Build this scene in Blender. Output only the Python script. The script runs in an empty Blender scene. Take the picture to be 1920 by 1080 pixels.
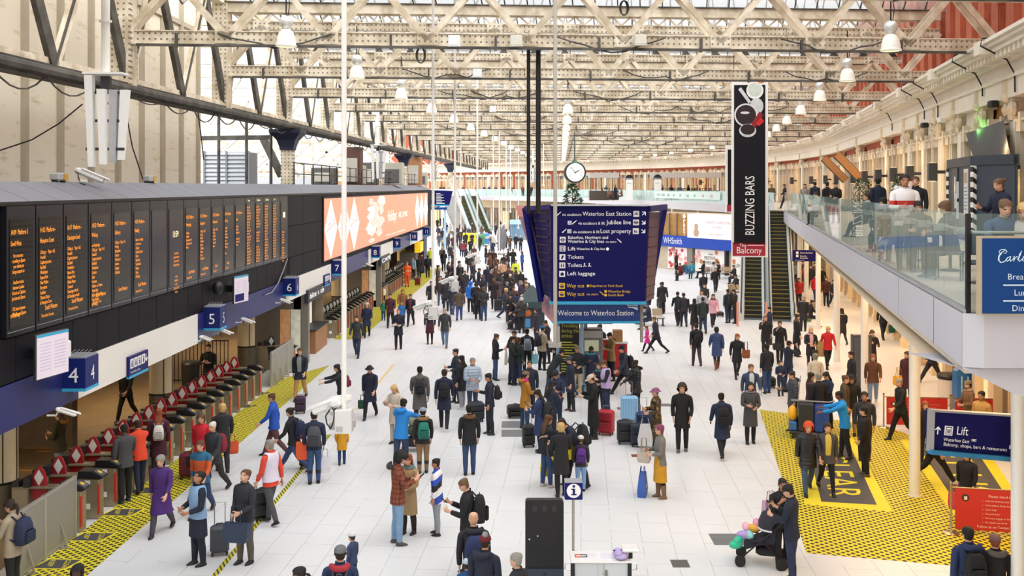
import bpy,math,random
import numpy as np
from mathutils import Vector,Matrix
D=bpy.data
SC=bpy.context.scene
COL=SC.collection
F,HZ,H=1850.0,350.0,7.2
PI=math.pi
R=math.radians
random.seed(7)
# ---------------------------------------------------------------- camera, sky, exposure
cam=D.cameras.new('camera')
cam.sensor_width=36.0
cam.lens=F/1920.0*36.0
cam.shift_y=-(540.0-HZ)/1920.0
cam.clip_end=600
cam.clip_start=0.2
camo=D.objects.new('camera',cam)
camo.location=(0,0,H)
camo.rotation_euler=(PI/2,0,0)
COL.objects.link(camo)
SC.camera=camo
SC.view_settings.view_transform='Standard'
SC.view_settings.look='None'
SC.view_settings.gamma=1.0
SC.view_settings.exposure=0.54
SC.view_settings.use_curve_mapping=False
try:
 SC.cycles.max_bounces=6
 SC.cycles.diffuse_bounces=4
 SC.cycles.glossy_bounces=2
 SC.cycles.transmission_bounces=3
 SC.cycles.transparent_max_bounces=12
 SC.cycles.sample_clamp_indirect=4.0
 SC.cycles.caustics_reflective=False
 SC.cycles.caustics_refractive=False
except Exception:
 pass
w=D.worlds.new('overcast_sky')
SC.world=w
w.use_nodes=True
wn=w.node_tree
wn.nodes.clear()
wo=wn.nodes.new('ShaderNodeOutputWorld')
wb=wn.nodes.new('ShaderNodeBackground')
wg=wn.nodes.new('ShaderNodeTexGradient')
wt=wn.nodes.new('ShaderNodeTexCoord')
wm=wn.nodes.new('ShaderNodeMapping')
wm.inputs['Rotation'].default_value=(0,R(-90),0)
wr=wn.nodes.new('ShaderNodeValToRGB')
wr.color_ramp.elements[0].position=0.0
wr.color_ramp.elements[0].color=(0.80,0.84,0.90,1)
wr.color_ramp.elements[1].position=0.8
wr.color_ramp.elements[1].color=(1.0,0.985,0.96,1)
wn.links.new(wt.outputs['Generated'],wm.inputs['Vector'])
wn.links.new(wm.outputs['Vector'],wg.inputs['Vector'])
wn.links.new(wg.outputs['Fac'],wr.inputs['Fac'])
wn.links.new(wr.outputs['Color'],wb.inputs['Color'])
wb.inputs['Strength'].default_value=0.95
wn.links.new(wb.outputs['Background'],wo.inputs['Surface'])
for dx,en in((-.78,5.4),(.75,3.0)):  # added broad fills that brighten the left wall and the right facade
 sky_fill=D.lights.new('sky_fill','SUN')
 sky_fill.energy=en
 sky_fill.angle=R(95)
 sky_fill.color=(1.0,0.985,0.965)
 so=D.objects.new('sky_fill',sky_fill)
 so.rotation_euler=Vector((dx,.38,-.52)).to_track_quat('-Z','Y').to_euler()
 so.location=(-40*dx,-10,60)
 COL.objects.link(so)
def area_lamp(name,loc,sx,sy,power,color,rot=(0,0,0)):
 l=D.lights.new(name,'AREA')
 l.shape='RECTANGLE'
 l.size,l.size_y=sx,sy
 l.energy=power
 l.color=color
 o=D.objects.new(name,l)
 o.location=loc
 o.rotation_euler=rot
 COL.objects.link(o)
 return o
 # the concourse's own lighting under the balcony and over the platform barriers
EDGE=lambda y:2.72+0.2316*y
WALL=lambda y:8.0+0.217*y
FAS=lambda y:-9.4+0.025*y
GIR=lambda y:-12.37+0.049*y
for yy in(18,26,34,42,50,58,68):
 area_lamp('balcony_downlight',((EDGE(yy)+WALL(yy))/2,yy,4.62),2.4,5.0,150,(1.0,0.66,0.38),(0,0,R(-12.5)))
for yy in(20,32,44,56,68,80):
 area_lamp('platform_light',(FAS(yy)-4.0,yy,3.25),1.2,6.0,170,(1.0,0.74,0.42))
 # ---------------------------------------------------------------- small tools
def fl(px,py,z=0.0):
 Y=(H-z)*F/(py-HZ)
 return(px-960.0)/F*Y,Y
def at(px,py,Y):
 return(px-960.0)/F*Y,Y,H-(py-HZ)/F*Y
def lin(c):
 if isinstance(c,str):
  c=[int(c[i:i+2],16)/255.0 for i in(0,2,4)]
 return tuple((x/12.92 if x<=0.04045 else((x+0.055)/1.055)**2.4)for x in c)+(1.0,)
MATS={}
def N(nt,t,**kw):
 n=nt.nodes.new(t)
 for k,v in kw.items():
  setattr(n,k,v)
 return n
def mat(col,rough=0.6,metal=0.0,var=0.12,scale=6.0,bump=0.0,bscale=40.0,emit=0.0,kind='',spec=0.5,alpha=1.0):
 """procedural principled material: noise varies the colour, optional bump / emission"""
 key=(col,rough,metal,var,scale,bump,bscale,emit,kind,spec)
 if key in MATS:
  return MATS[key]
 m=D.materials.new('m_'+(kind or 'plain')+'_'+(col if isinstance(col,str)else 'c'))
 m.use_nodes=True
 nt=m.node_tree
 L=nt.links.new
 b=nt.nodes['Principled BSDF']
 b.inputs['Roughness'].default_value=rough
 b.inputs['Metallic'].default_value=metal
 b.inputs['Specular IOR Level'].default_value=spec
 c=lin(col)
 tc=N(nt,'ShaderNodeTexCoord')
 nz=N(nt,'ShaderNodeTexNoise')
 nz.inputs['Scale'].default_value=scale
 nz.inputs['Detail'].default_value=4
 L(tc.outputs['Object'],nz.inputs['Vector'])
 mx=N(nt,'ShaderNodeMix',data_type='RGBA')
 mx.inputs[6].default_value=tuple(x*(1-var)for x in c[:3])+(1,)
 mx.inputs[7].default_value=tuple(min(1,x*(1+var))for x in c[:3])+(1,)
 L(nz.outputs['Fac'],mx.inputs[0])
 L(mx.outputs[2],b.inputs['Base Color'])
 if emit:
  L(mx.outputs[2],b.inputs['Emission Color'])
  b.inputs['Emission Strength'].default_value=emit
 if bump:
  bt=N(nt,'ShaderNodeBump')
  bt.inputs['Strength'].default_value=bump
  bt.inputs['Distance'].default_value=0.02
  if kind=='puffer':
   wv=N(nt,'ShaderNodeTexWave',wave_type='BANDS',bands_direction='Z',wave_profile='SIN')
   wv.inputs['Scale'].default_value=3.6
   wv.inputs['Distortion'].default_value=1.0
   L(tc.outputs['Object'],wv.inputs['Vector'])
   L(wv.outputs['Fac'],bt.inputs['Height'])
  else:
   n2=N(nt,'ShaderNodeTexNoise')
   n2.inputs['Scale'].default_value=bscale
   L(tc.outputs['Object'],n2.inputs['Vector'])
   L(n2.outputs['Fac'],bt.inputs['Height'])
  L(bt.outputs['Normal'],b.inputs['Normal'])
 MATS[key]=m
 return m
def shader(name,fn):
 if name in MATS:
  return MATS[name]
 m=D.materials.new(name)
 m.use_nodes=True
 fn(m.node_tree,m.node_tree.nodes['Principled BSDF'],m.node_tree.links.new)
 MATS[name]=m
 return m
def coords(nt,L,src='Object',rot=0.0,scale=(1,1,1),loc=(0,0,0)):
 tc=N(nt,'ShaderNodeTexCoord')
 mp=N(nt,'ShaderNodeMapping')
 mp.inputs['Rotation'].default_value=(0,0,rot)
 mp.inputs['Scale'].default_value=scale
 mp.inputs['Location'].default_value=loc
 L(tc.outputs[src],mp.inputs['Vector'])
 return mp.outputs['Vector']
def math_n(nt,L,op,a,b=None,c=None):
 n=N(nt,'ShaderNodeMath',operation=op)
 for i,x in enumerate((a,b,c)):
  if x is None:
   continue
  if isinstance(x,(int,float)):
   n.inputs[i].default_value=x
  else:
   L(x,n.inputs[i])
 return n.outputs[0]
def mixc(nt,L,fac,a,b):
 n=N(nt,'ShaderNodeMix',data_type='RGBA')
 if isinstance(fac,(int,float)):
  n.inputs[0].default_value=fac
 else:
  L(fac,n.inputs[0])
 for i,x in((6,a),(7,b)):
  if isinstance(x,tuple):
   n.inputs[i].default_value=x
  else:
   L(x,n.inputs[i])
 return n.outputs[2]
def glass_mat(name,tint,dens,rough=0.02,spec=1.0):
 """clear architectural glass: mostly transparent, partly a glossy tinted surface"""
 if name in MATS:
  return MATS[name]
 m=D.materials.new(name)
 m.use_nodes=True
 nt=m.node_tree
 L=nt.links.new
 b=nt.nodes['Principled BSDF']
 b.inputs['Base Color'].default_value=lin(tint)
 b.inputs['Roughness'].default_value=rough
 b.inputs['Specular IOR Level'].default_value=spec
 t=N(nt,'ShaderNodeBsdfTransparent')
 t.inputs['Color'].default_value=tuple(0.75+0.25*x for x in lin(tint)[:3])+(1,)
 s=N(nt,'ShaderNodeMixShader')
 fr=N(nt,'ShaderNodeLayerWeight')
 fr.inputs['Blend'].default_value=0.25
 nz=N(nt,'ShaderNodeTexNoise')
 nz.inputs['Scale'].default_value=0.6
 f=math_n(nt,L,'MULTIPLY_ADD',fr.outputs['Fresnel'],0.8 if rough<.1 else 0.2,dens)
 f=math_n(nt,L,'MULTIPLY_ADD',nz.outputs['Fac'],0.05,f)
 L(f,s.inputs[0])
 L(t.outputs[0],s.inputs[1])
 L(b.outputs[0],s.inputs[2])
 L(s.outputs[0],nt.nodes['Material Output'].inputs['Surface'])
 MATS[name]=m
 return m
FONT_CACHE={}
def text_geo(s,align='LEFT'):
 k=(s,align)
 if k not in FONT_CACHE:
  c=D.curves.new('t','FONT')
  c.body=s
  c.size=1.0
  c.align_x=align
  c.resolution_u=2
  o=D.objects.new('t',c)
  me=o.to_mesh()
  vs=[tuple(v.co)for v in me.vertices]
  fs=[tuple(p.vertices)for p in me.polygons]
  o.to_mesh_clear()
  D.objects.remove(o)
  D.curves.remove(c)
  FONT_CACHE[k]=(vs,fs)
 return FONT_CACHE[k]
class MB:
 """collects shapes; build() links them as ONE mesh object"""
 def __init__(self,T=None):
  self.v,self.f,self.mi,self.T=[],[],[],T
 def add(self,vs,fs,mi=0,T=None):
  o=len(self.v)
  for p in vs:
   p=Vector(p)
   if T is not None:
    p=T@p
   if self.T is not None:
    p=self.T@p
   self.v.append((p.x,p.y,p.z))
  for q in fs:
   self.f.append(tuple(i+o for i in q))
   self.mi.append(mi)
  return self
 def box(self,x0,x1,y0,y1,z0,z1,mi=0,T=None):
  return self.add([(x0,y0,z0),(x1,y0,z0),(x1,y1,z0),(x0,y1,z0),(x0,y0,z1),(x1,y0,z1),(x1,y1,z1),(x0,y1,z1)],[(3,2,1,0),(4,5,6,7),(0,1,5,4),(1,2,6,5),(2,3,7,6),(3,0,4,7)],mi,T)
 def rbox(self,x0,x1,y0,y1,z0,z1,r=0.02,mi=0,T=None):
  """box with bevelled edges"""
  r=min(r,(x1-x0)*.45,(y1-y0)*.45,(z1-z0)*.45)
  rings=[]
  for z,d in((z0,r),(z0+r,0),(z1-r,0),(z1,r)):
   a,b,c,e=x0+d,x1-d,y0+d,y1-d
   q=r*.7
   rings.append([(a+q,c,z),(b-q,c,z),(b,c+q,z),(b,e-q,z),(b-q,e,z),(a+q,e,z),(a,e-q,z),(a,c+q,z)])
  return self.loft(rings,True,mi,T)
 def loft(self,rings,caps=True,mi=0,T=None,closed=True):
  n=len(rings[0])
  vs=[p for r in rings for p in r]
  fs=[]
  for j in range(len(rings)-1):
   for i in range(n if closed else n-1):
    k=(i+1)%n
    fs.append((j*n+i,j*n+k,(j+1)*n+k,(j+1)*n+i))
  if caps:
   fs.append(tuple(range(n-1,-1,-1)))
   fs.append(tuple((len(rings)-1)*n+i for i in range(n)))
  return self.add(vs,fs,mi,T)
 def cyl(self,p,q,r0,r1=None,n=12,mi=0,caps=True,T=None):
  p,q=Vector(p),Vector(q)
  r1=r0 if r1 is None else r1
  d=(q-p).normalized()
  u=d.orthogonal().normalized()
  v=d.cross(u)
  rg=[]
  for c,r in((p,r0),(q,r1)):
   rg.append([tuple(c+u*r*math.cos(2*PI*i/n)+v*r*math.sin(2*PI*i/n))for i in range(n)])
  return self.loft(rg,caps,mi,T)
 def tube(self,pts,r,n=8,mi=0,T=None):
  pts=[Vector(p)for p in pts]
  rg=[]
  u=None
  for i,p in enumerate(pts):
   d=(pts[min(i+1,len(pts)-1)]-pts[max(i-1,0)]).normalized()
   if u is None:
    u=d.orthogonal().normalized()
   else:
    u=(u-d*u.dot(d)).normalized()
   v=d.cross(u)
   rr=r[i]if isinstance(r,(list,tuple))else r
   rg.append([tuple(p+u*rr*math.cos(2*PI*k/n)+v*rr*math.sin(2*PI*k/n))for k in range(n)])
  return self.loft(rg,True,mi,T)
 def bar(self,p,q,w,h,mi=0,up=(0,0,1),T=None):
  """rectangular bar from p to q, w across (sideways) and h along up"""
  p,q=Vector(p),Vector(q)
  d=(q-p).normalized()
  up=Vector(up)
  s=d.cross(up)
  if s.length<1e-4:
   s=d.cross(Vector((1,0,0)))
  s.normalize()
  t=s.cross(d).normalized()
  rg=[]
  for c in(p,q):
   rg.append([tuple(c+s*a*w/2+t*b*h/2)for a,b in((1,-1),(1,1),(-1,1),(-1,-1))])
  return self.loft(rg,True,mi,T)
 def lathe(self,prof,c=(0,0,0),n=20,mi=0,caps=True,T=None):
  rg=[[(c[0]+r*math.cos(2*PI*i/n),c[1]+r*math.sin(2*PI*i/n),c[2]+z)for i in range(n)]for r,z in prof]
  return self.loft(rg,caps,mi,T)
 def sph(self,c,r,n=12,m=8,mi=0,T=None):
  rx,ry,rz=r if isinstance(r,(tuple,list))else(r,r,r)
  rg=[]
  for j in range(m+1):
   a=-PI/2+PI*j/m
   k=max(math.cos(a),0.03)
   rg.append([(c[0]+rx*k*math.cos(2*PI*i/n),c[1]+ry*k*math.sin(2*PI*i/n),c[2]+rz*math.sin(a))for i in range(n)])
  return self.loft(rg,True,mi,T)
 def prism(self,poly,z0,z1,mi=0,T=None):
  n=len(poly)
  return self.loft([[(x,y,z0)for x,y in poly],[(x,y,z1)for x,y in poly]],True,mi,T)
 def text(self,s,size,T,mi=0,align='LEFT',sx=1.0):
  vs,fs=text_geo(s,align)
  return self.add([(x*size*sx,y*size,0)for x,y,z in vs],fs,mi,T)
 def build(self,name,mats,parent=None,smooth=False,bevel=0.0,loc=None,rz=0.0):
  me=D.meshes.new(name)
  me.from_pydata(self.v,[],self.f)
  for m in(mats if isinstance(mats,(list,tuple))else[mats]):
   me.materials.append(m)
  me.polygons.foreach_set('material_index',self.mi)
  if smooth:
   me.polygons.foreach_set('use_smooth',[True]*len(self.f))
  me.update()
  o=D.objects.new(name,me)
  COL.objects.link(o)
  if parent:
   o.parent=parent
  if loc:
   o.location=loc
  if rz:
   o.rotation_euler=(0,0,rz)
  if smooth=='auto':
   me.set_sharp_from_angle(angle=R(40))
  if bevel:
   b=o.modifiers.new('bevel','BEVEL')
   b.width=bevel
   b.segments=2
   b.limit_method='ANGLE'
  return o
def tag(o,label=None,cat=None,group=None,kind=None):
 if label:
  o['label']=label
 if cat:
  o['category']=cat
 if group:
  o['group']=group
 if kind:
  o['kind']=kind
 return o
def thing(name,label,cat,loc=(0,0,0),rz=0.0,group=None):
 o=D.objects.new(name,None)
 o.empty_display_size=0.2
 COL.objects.link(o)
 o.location=loc
 o.rotation_euler=(0,0,rz)
 return tag(o,label,cat,group)
def struct(o):
 o['kind']='structure'
 return o
def copy_tree(o,parent=None):
 c=o.copy()
 COL.objects.link(c)
 c.parent=parent
 for ch in[x for x in D.objects if x.parent==o]:
  copy_tree(ch,c)
 return c
def frame(px,py,pz,ax,up=(0,0,1)):
 """matrix whose local X runs along ax and local Y along up (for lettering on a vertical face)"""
 x=Vector(ax).normalized()
 y=Vector(up).normalized()
 z=x.cross(y).normalized()
 y=z.cross(x)
 M=Matrix((x,y,z)).transposed().to_4x4()
 M.translation=Vector((px,py,pz))
 return M
 # ---------------------------------------------------------------- setting: materials
def _terrazzo(nt,b,L):
 v=coords(nt,L,'Object',rot=R(4))
 br=N(nt,'ShaderNodeTexBrick')
 br.offset=0.5
 br.inputs['Scale'].default_value=1.0
 br.inputs['Brick Width'].default_value=1.15
 br.inputs['Row Height'].default_value=0.62
 br.inputs['Mortar Size'].default_value=0.006
 br.inputs['Mortar Smooth'].default_value=0.0
 br.inputs['Color1'].default_value=lin('e9e8e2')
 br.inputs['Color2'].default_value=lin('e3e2dc')
 br.inputs['Mortar'].default_value=lin('a5a39b')
 vm=N(nt,'ShaderNodeMapping')
 vm.inputs['Rotation'].default_value=(0,0,R(90))
 L(v,vm.inputs['Vector'])
 L(vm.outputs[0],br.inputs['Vector'])
 n1=N(nt,'ShaderNodeTexNoise')
 n1.inputs['Scale'].default_value=0.55
 n1.inputs['Detail'].default_value=6
 L(v,n1.inputs['Vector'])
 n2=N(nt,'ShaderNodeTexNoise')
 n2.inputs['Scale'].default_value=45
 L(v,n2.inputs['Vector'])
 base=mixc(nt,L,n1.outputs['Fac'],lin('d6d9dc'),lin('e9ecef'))
 base=mixc(nt,L,math_n(nt,L,'MULTIPLY',n2.outputs['Fac'],0.25),base,lin('cfcdc6'))
 # joints only show in patches, as worn and dirty lines
 g=math_n(nt,L,'GREATER_THAN',n1.outputs['Fac'],0.43)
 k=math_n(nt,L,'MULTIPLY',br.outputs['Fac'],math_n(nt,L,'MULTIPLY_ADD',g,0.42,0.06))
 L(mixc(nt,L,k,base,lin('76746f')),b.inputs['Base Color'])
 b.inputs['Roughness'].default_value=0.38
 b.inputs['Specular IOR Level'].default_value=0.35
def _brick(nt,b,L):
 v=coords(nt,L,'Object')
 br=N(nt,'ShaderNodeTexBrick')
 br.inputs['Scale'].default_value=1.0
 br.inputs['Brick Width'].default_value=0.24
 br.inputs['Row Height'].default_value=0.08
 br.inputs['Mortar Size'].default_value=0.006
 br.inputs['Color1'].default_value=lin('bb6242')
 br.inputs['Color2'].default_value=lin('ab5236')
 br.inputs['Mortar'].default_value=lin('a06a52')
 mp=N(nt,'ShaderNodeMapping')
 mp.inputs['Rotation'].default_value=(R(90),0,R(90))
 L(v,mp.inputs['Vector'])
 L(mp.outputs[0],br.inputs['Vector'])
 n=N(nt,'ShaderNodeTexNoise')
 n.inputs['Scale'].default_value=0.8
 L(v,n.inputs['Vector'])
 L(mixc(nt,L,math_n(nt,L,'MULTIPLY',n.outputs['Fac'],0.3),br.outputs['Color'],lin('8c3d28')),b.inputs['Base Color'])
 b.inputs['Roughness'].default_value=0.85
def _steel(nt,b,L,c0='eadfca',c1='c0b095',rv=True):
 v=coords(nt,L,'Object')
 n=N(nt,'ShaderNodeTexNoise')
 n.inputs['Scale'].default_value=2.2
 n.inputs['Detail'].default_value=7
 L(v,n.inputs['Vector'])
 r=N(nt,'ShaderNodeValToRGB')
 r.color_ramp.elements[0].position=0.36
 r.color_ramp.elements[0].color=lin(c1)
 r.color_ramp.elements[1].position=0.62
 r.color_ramp.elements[1].color=lin(c0)
 L(n.outputs['Fac'],r.inputs['Fac'])
 col=r.outputs['Color']
 if rv:
  s=N(nt,'ShaderNodeSeparateXYZ')
  L(v,s.inputs[0])
  fx=math_n(nt,L,'SUBTRACT',math_n(nt,L,'FRACT',math_n(nt,L,'MULTIPLY',s.outputs['X'],6.2)),0.5)
  fz=math_n(nt,L,'SUBTRACT',math_n(nt,L,'FRACT',math_n(nt,L,'MULTIPLY',s.outputs['Z'],6.2)),0.5)
  d=math_n(nt,L,'ADD',math_n(nt,L,'MULTIPLY',fx,fx),math_n(nt,L,'MULTIPLY',fz,fz))
  dot=math_n(nt,L,'LESS_THAN',d,0.040)
  col=mixc(nt,L,math_n(nt,L,'MULTIPLY',dot,0.75),col,lin('4d463b'))
 L(col,b.inputs['Base Color'])
 b.inputs['Roughness'].default_value=0.6
def _cream_panel(nt,b,L):
 v=coords(nt,L,'Object')
 n=N(nt,'ShaderNodeTexNoise')
 n.inputs['Scale'].default_value=0.5
 n.inputs['Detail'].default_value=5
 L(v,n.inputs['Vector'])
 s=N(nt,'ShaderNodeMapping')
 s.inputs['Scale'].default_value=(1,1.2,6.0)
 L(v,s.inputs['Vector'])
 n2=N(nt,'ShaderNodeTexNoise')
 n2.inputs['Scale'].default_value=0.9
 n2.inputs['Detail'].default_value=3
 L(s.outputs[0],n2.inputs['Vector'])
 st=N(nt,'ShaderNodeValToRGB')
 st.color_ramp.elements[0].position=0.58
 st.color_ramp.elements[0].color=(0,0,0,1)
 st.color_ramp.elements[1].position=0.72
 st.color_ramp.elements[1].color=(0.6,0.6,0.6,1)
 L(n2.outputs['Fac'],st.inputs['Fac'])
 base=mixc(nt,L,n.outputs['Fac'],lin('e6d9c0'),lin('f1e8d8'))
 L(mixc(nt,L,st.outputs['Color'],base,lin('c4aa84')),b.inputs['Base Color'])
 b.inputs['Roughness'].default_value=0.75
def _panel_dark(nt,b,L,c='1a191e',sz=1.4):
 v=coords(nt,L,'Object')
 n=N(nt,'ShaderNodeTexNoise')
 n.inputs['Scale'].default_value=0.7
 L(v,n.inputs['Vector'])
 c0=lin(c)
 L(mixc(nt,L,n.outputs['Fac'],tuple(x*.85 for x in c0[:3])+(1,),tuple(x*1.2 for x in c0[:3])+(1,)),b.inputs['Base Color'])
 b.inputs['Roughness'].default_value=0.55
 b.inputs['Specular IOR Level'].default_value=0.15
TERRAZZO=shader('terrazzo_floor',_terrazzo)
BRICK=shader('red_brick',_brick)
STEEL=shader('riveted_cream_steel',_steel)
STEELP=shader('plain_cream_steel',lambda nt,b,L:_steel(nt,b,L,rv=False))
DARK_STEEL=shader('dark_and_backlit_steel',lambda nt,b,L:_steel(nt,b,L,'5b564f','3a3631',rv=False))  # dark fittings; on the girder diagonals this colour stands for backlit shade
CREAM=shader('stained_cream_panel',_cream_panel)
BLACKP=shader('black_cladding',_panel_dark)
STONE=mat('e6ddcd',0.8,var=0.10,scale=1.2,bump=0.15,bscale=12)
STONE2=mat('d9cbb4',0.8,var=0.12,scale=2.0,bump=0.25,bscale=20)
CAPGREY=mat('7f8089',0.45,var=0.06,scale=1.0)
WHITEP=mat('eceae6',0.45,var=0.03,scale=0.8)
NAVY=mat('181c66',0.45,var=0.08,scale=1.5,spec=.2)
NAVYS=mat('15155a',0.5,var=0.05,scale=1.0,spec=.15)
CYAN=mat('37a9d6',0.4,var=0.04)
WTXT=mat('f6f6f4',0.5,var=0.02)
YTXT=mat('f4c530',0.5,var=0.02)
BLK=mat('17171a',0.45,var=0.10)
DARK=mat('2c2d31',0.5,var=0.10)
INOX=mat('b3aea2',0.32,metal=0.85,var=0.08,scale=3)
CHROME=mat('cfcfcf',0.2,metal=1.0,var=0.04)
WHITEM=mat('e9e9e7',0.35,var=0.03)
RAILG=glass_mat('balustrade_glass','b9d3cd',0.10)
ROOFG=glass_mat('roof_glass','fbfcfb',0.05,rough=0.5,spec=0.05)
WINDARK=mat('2b2a29',0.25,var=0.25,scale=1.2,spec=0.25)
# ---------------------------------------------------------------- building line (curves round at the far end)
PP=[(WALL(6),6),(WALL(34),34),(WALL(62),62),(25.0,80),(26.6,98),(25.4,116),(21,132),(13.5,147),(2,163),(-8,174.5),(-16,183),(-24,190)]
def spline(pts,step=0.5):
 out=[]
 P=[Vector((p[0],p[1]))for p in pts]
 for i in range(len(P)-1):
  p0,p1,p2,p3=P[max(i-1,0)],P[i],P[i+1],P[min(i+2,len(P)-1)]
  if i==0:
   p0=p1*2-p2
  if i==len(P)-2:
   p3=p2*2-p1
  n=max(2,int((p2-p1).length/step))
  for k in range(n):
   t=k/n
   out.append(0.5*((2*p1)+(p2-p0)*t+(2*p0-5*p1+4*p2-p3)*t*t+(3*p1-p0-3*p2+p3)*t**3))
 out.append(P[-1])
 return out
class Path:
 def __init__(self,pts):
  self.p=spline(pts)
  self.s=[0.0]
  for a,b in zip(self.p,self.p[1:]):
   self.s.append(self.s[-1]+(b-a).length)
  self.L=self.s[-1]
 def at(self,s):
  s=min(max(s,0.0),self.L-1e-6)
  lo,hi=0,len(self.s)-1
  while hi-lo>1:
   m=(lo+hi)//2
   if self.s[m]<=s:
    lo=m
   else:
    hi=m
  t=(s-self.s[lo])/(self.s[hi]-self.s[lo])
  p=self.p[lo].lerp(self.p[hi],t)
  d=(self.p[hi]-self.p[lo]).normalized()
  return p,d
 def M(self,s):
  """local frame: X along the path, Y away from the concourse, Z up"""
  p,d=self.at(s)
  return Matrix(((d.x,d.y,0,p.x),(d.y,-d.x,0,p.y),(0,0,1,0),(0,0,0,1)))
 def s_at_y(self,y):
  for q,s in zip(self.p,self.s):
   if q.y>=y:
    return s
  return self.L
 def strip(self,mb,s0,s1,d0,d1,z0,z1,mi=0,step=2.0):
  """a long box following the path between offsets d0..d1 (positive = away from the concourse)"""
  n=max(1,int((s1-s0)/step))
  rg=[]
  for i in range(n+1):
   p,d=self.at(s0+(s1-s0)*i/n)
   nrm=Vector((d.y,-d.x))
   a,b=p+nrm*d0,p+nrm*d1
   rg.append([(a.x,a.y,z0),(b.x,b.y,z0),(b.x,b.y,z1),(a.x,a.y,z1)])
  mb.loft(rg,True,mi)
BLD=Path(PP)
def wall_x(y):
 best=None
 for q in BLD.p:
  if q.y>=y:
   return q.x
 return BLD.p[-1].x
 # ---------------------------------------------------------------- floors
mb=MB()
mb.add([(-9.6,-3,0),(60,-3,0),(60,215,0),(-40,215,0),(-9.6,90,0)],[(0,1,2,3,4)])
struct(mb.build('floor',TERRAZZO))
mb=MB()
mb.add([(-45,2,-0.004),(-9.6,2,-0.004),(-9.6,90,-0.004),(-40,215,-0.004),(-90,215,-0.004)],[(0,1,2,3,4)])
struct(mb.build('floor_platform',mat('7a654b',0.75,var=0.25,scale=1.3,bump=0.1)))
rr=random.Random(2)
mb=MB()
for px,py,wd in((118,846,.12),(60,882,.1),(190,838,.1),(340,690,.1),(215,872,.1),(90,840,.12)):
 X,Y=fl(px,py)
 mb.box(X-.7,X+.7,Y-wd/2,Y+wd/2,0.0,0.004,T=None)
struct(mb.build('floor_marking',mat('c98a3a',0.8,var=0.3,scale=3)))
def _hatch(nt,b,L,rot,su,sv,du,dv,shear,yel='e6d92e',blk='2a2822',base=None):
 v=coords(nt,L,'Object',rot=rot)
 s=N(nt,'ShaderNodeSeparateXYZ')
 L(v,s.inputs[0])
 u=math_n(nt,L,'MULTIPLY',math_n(nt,L,'MULTIPLY_ADD',s.outputs['Y'],shear,s.outputs['X']),su)
 w_=math_n(nt,L,'MULTIPLY',math_n(nt,L,'MULTIPLY_ADD',s.outputs['Y'],-shear,s.outputs['X']),sv)
 fu=math_n(nt,L,'GREATER_THAN',math_n(nt,L,'FRACT',u),du)
 fv=math_n(nt,L,'GREATER_THAN',math_n(nt,L,'FRACT',w_),dv)
 k=math_n(nt,L,'MULTIPLY',fu,fv)
 n=N(nt,'ShaderNodeTexNoise')
 n.inputs['Scale'].default_value=3.0
 L(v,n.inputs['Vector'])
 ye=mixc(nt,L,n.outputs['Fac'],lin(yel),tuple(x*0.86 for x in lin(yel)[:3])+(1,))
 L(mixc(nt,L,k,ye,lin(blk)),b.inputs['Base Color'])
 b.inputs['Roughness'].default_value=0.6
HATCH_L=shader('hatched_floor_vinyl_gates',lambda nt,b,L:_hatch(nt,b,L,R(-4),5.6,5.6,0.34,0.40,1.0))
HATCH_R=shader('hatched_floor_vinyl_escalator',lambda nt,b,L:_hatch(nt,b,L,R(13),5.4,5.4,0.38,0.38,1.0,yel='f0dc28'))
YEL=mat('eadb30',0.6,var=0.06,scale=2)
CHAR=mat('4a4a4c',0.6,var=0.10,scale=2)
def vinyl(name,poly,m,label,z=0.004):
 mb=MB()
 n=len(poly)
 mb.add([(x,y,z)for x,y in poly]+[(x,y,0.0005)for x,y in poly],[tuple(range(n))]+[((i+1)%n,i,i+n,(i+1)%n+n)for i in range(n)])
 o=mb.build(name,m)
 return tag(o,label,'floor marking')
GX=lambda y:-9.42+0.022*y
vinyl('floor_hatching',[(GX(15),15),(-7.95,15),(-7.35,39.8),(GX(37),37)],HATCH_L,'yellow and black hatched floor strip beside the nearest row of ticket gates')
vinyl('floor_hatching',[(GX(46),46.5),(-7.2,46.5),(-6.0,88),(GX(86),86)],HATCH_L,'yellow hatched floor strip by the far rows of ticket gates')
zone=[fl(1424,768),fl(1660,800),(wall_x(27.5)-2.2,27.8),(wall_x(18)-.2,18.0),fl(1800,1062),fl(1512,1037)]
vinyl('floor_hatching',zone,HATCH_R,'large yellow and black hatched floor area under the right balcony')
def sq(p):
 return[fl(*q)for q in p]
vinyl('warning_panel',sq([(1508,946),(1674,960),(1598,818),(1497,818)]),YEL,'yellow bordered floor panel reading clear under the two walking women',0.006)
vinyl('warning_panel',sq([(1788,966),(1945,985),(1838,826),(1688,824)]),YEL,'yellow bordered floor panel beside the white column and red barrier',0.006)
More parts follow.
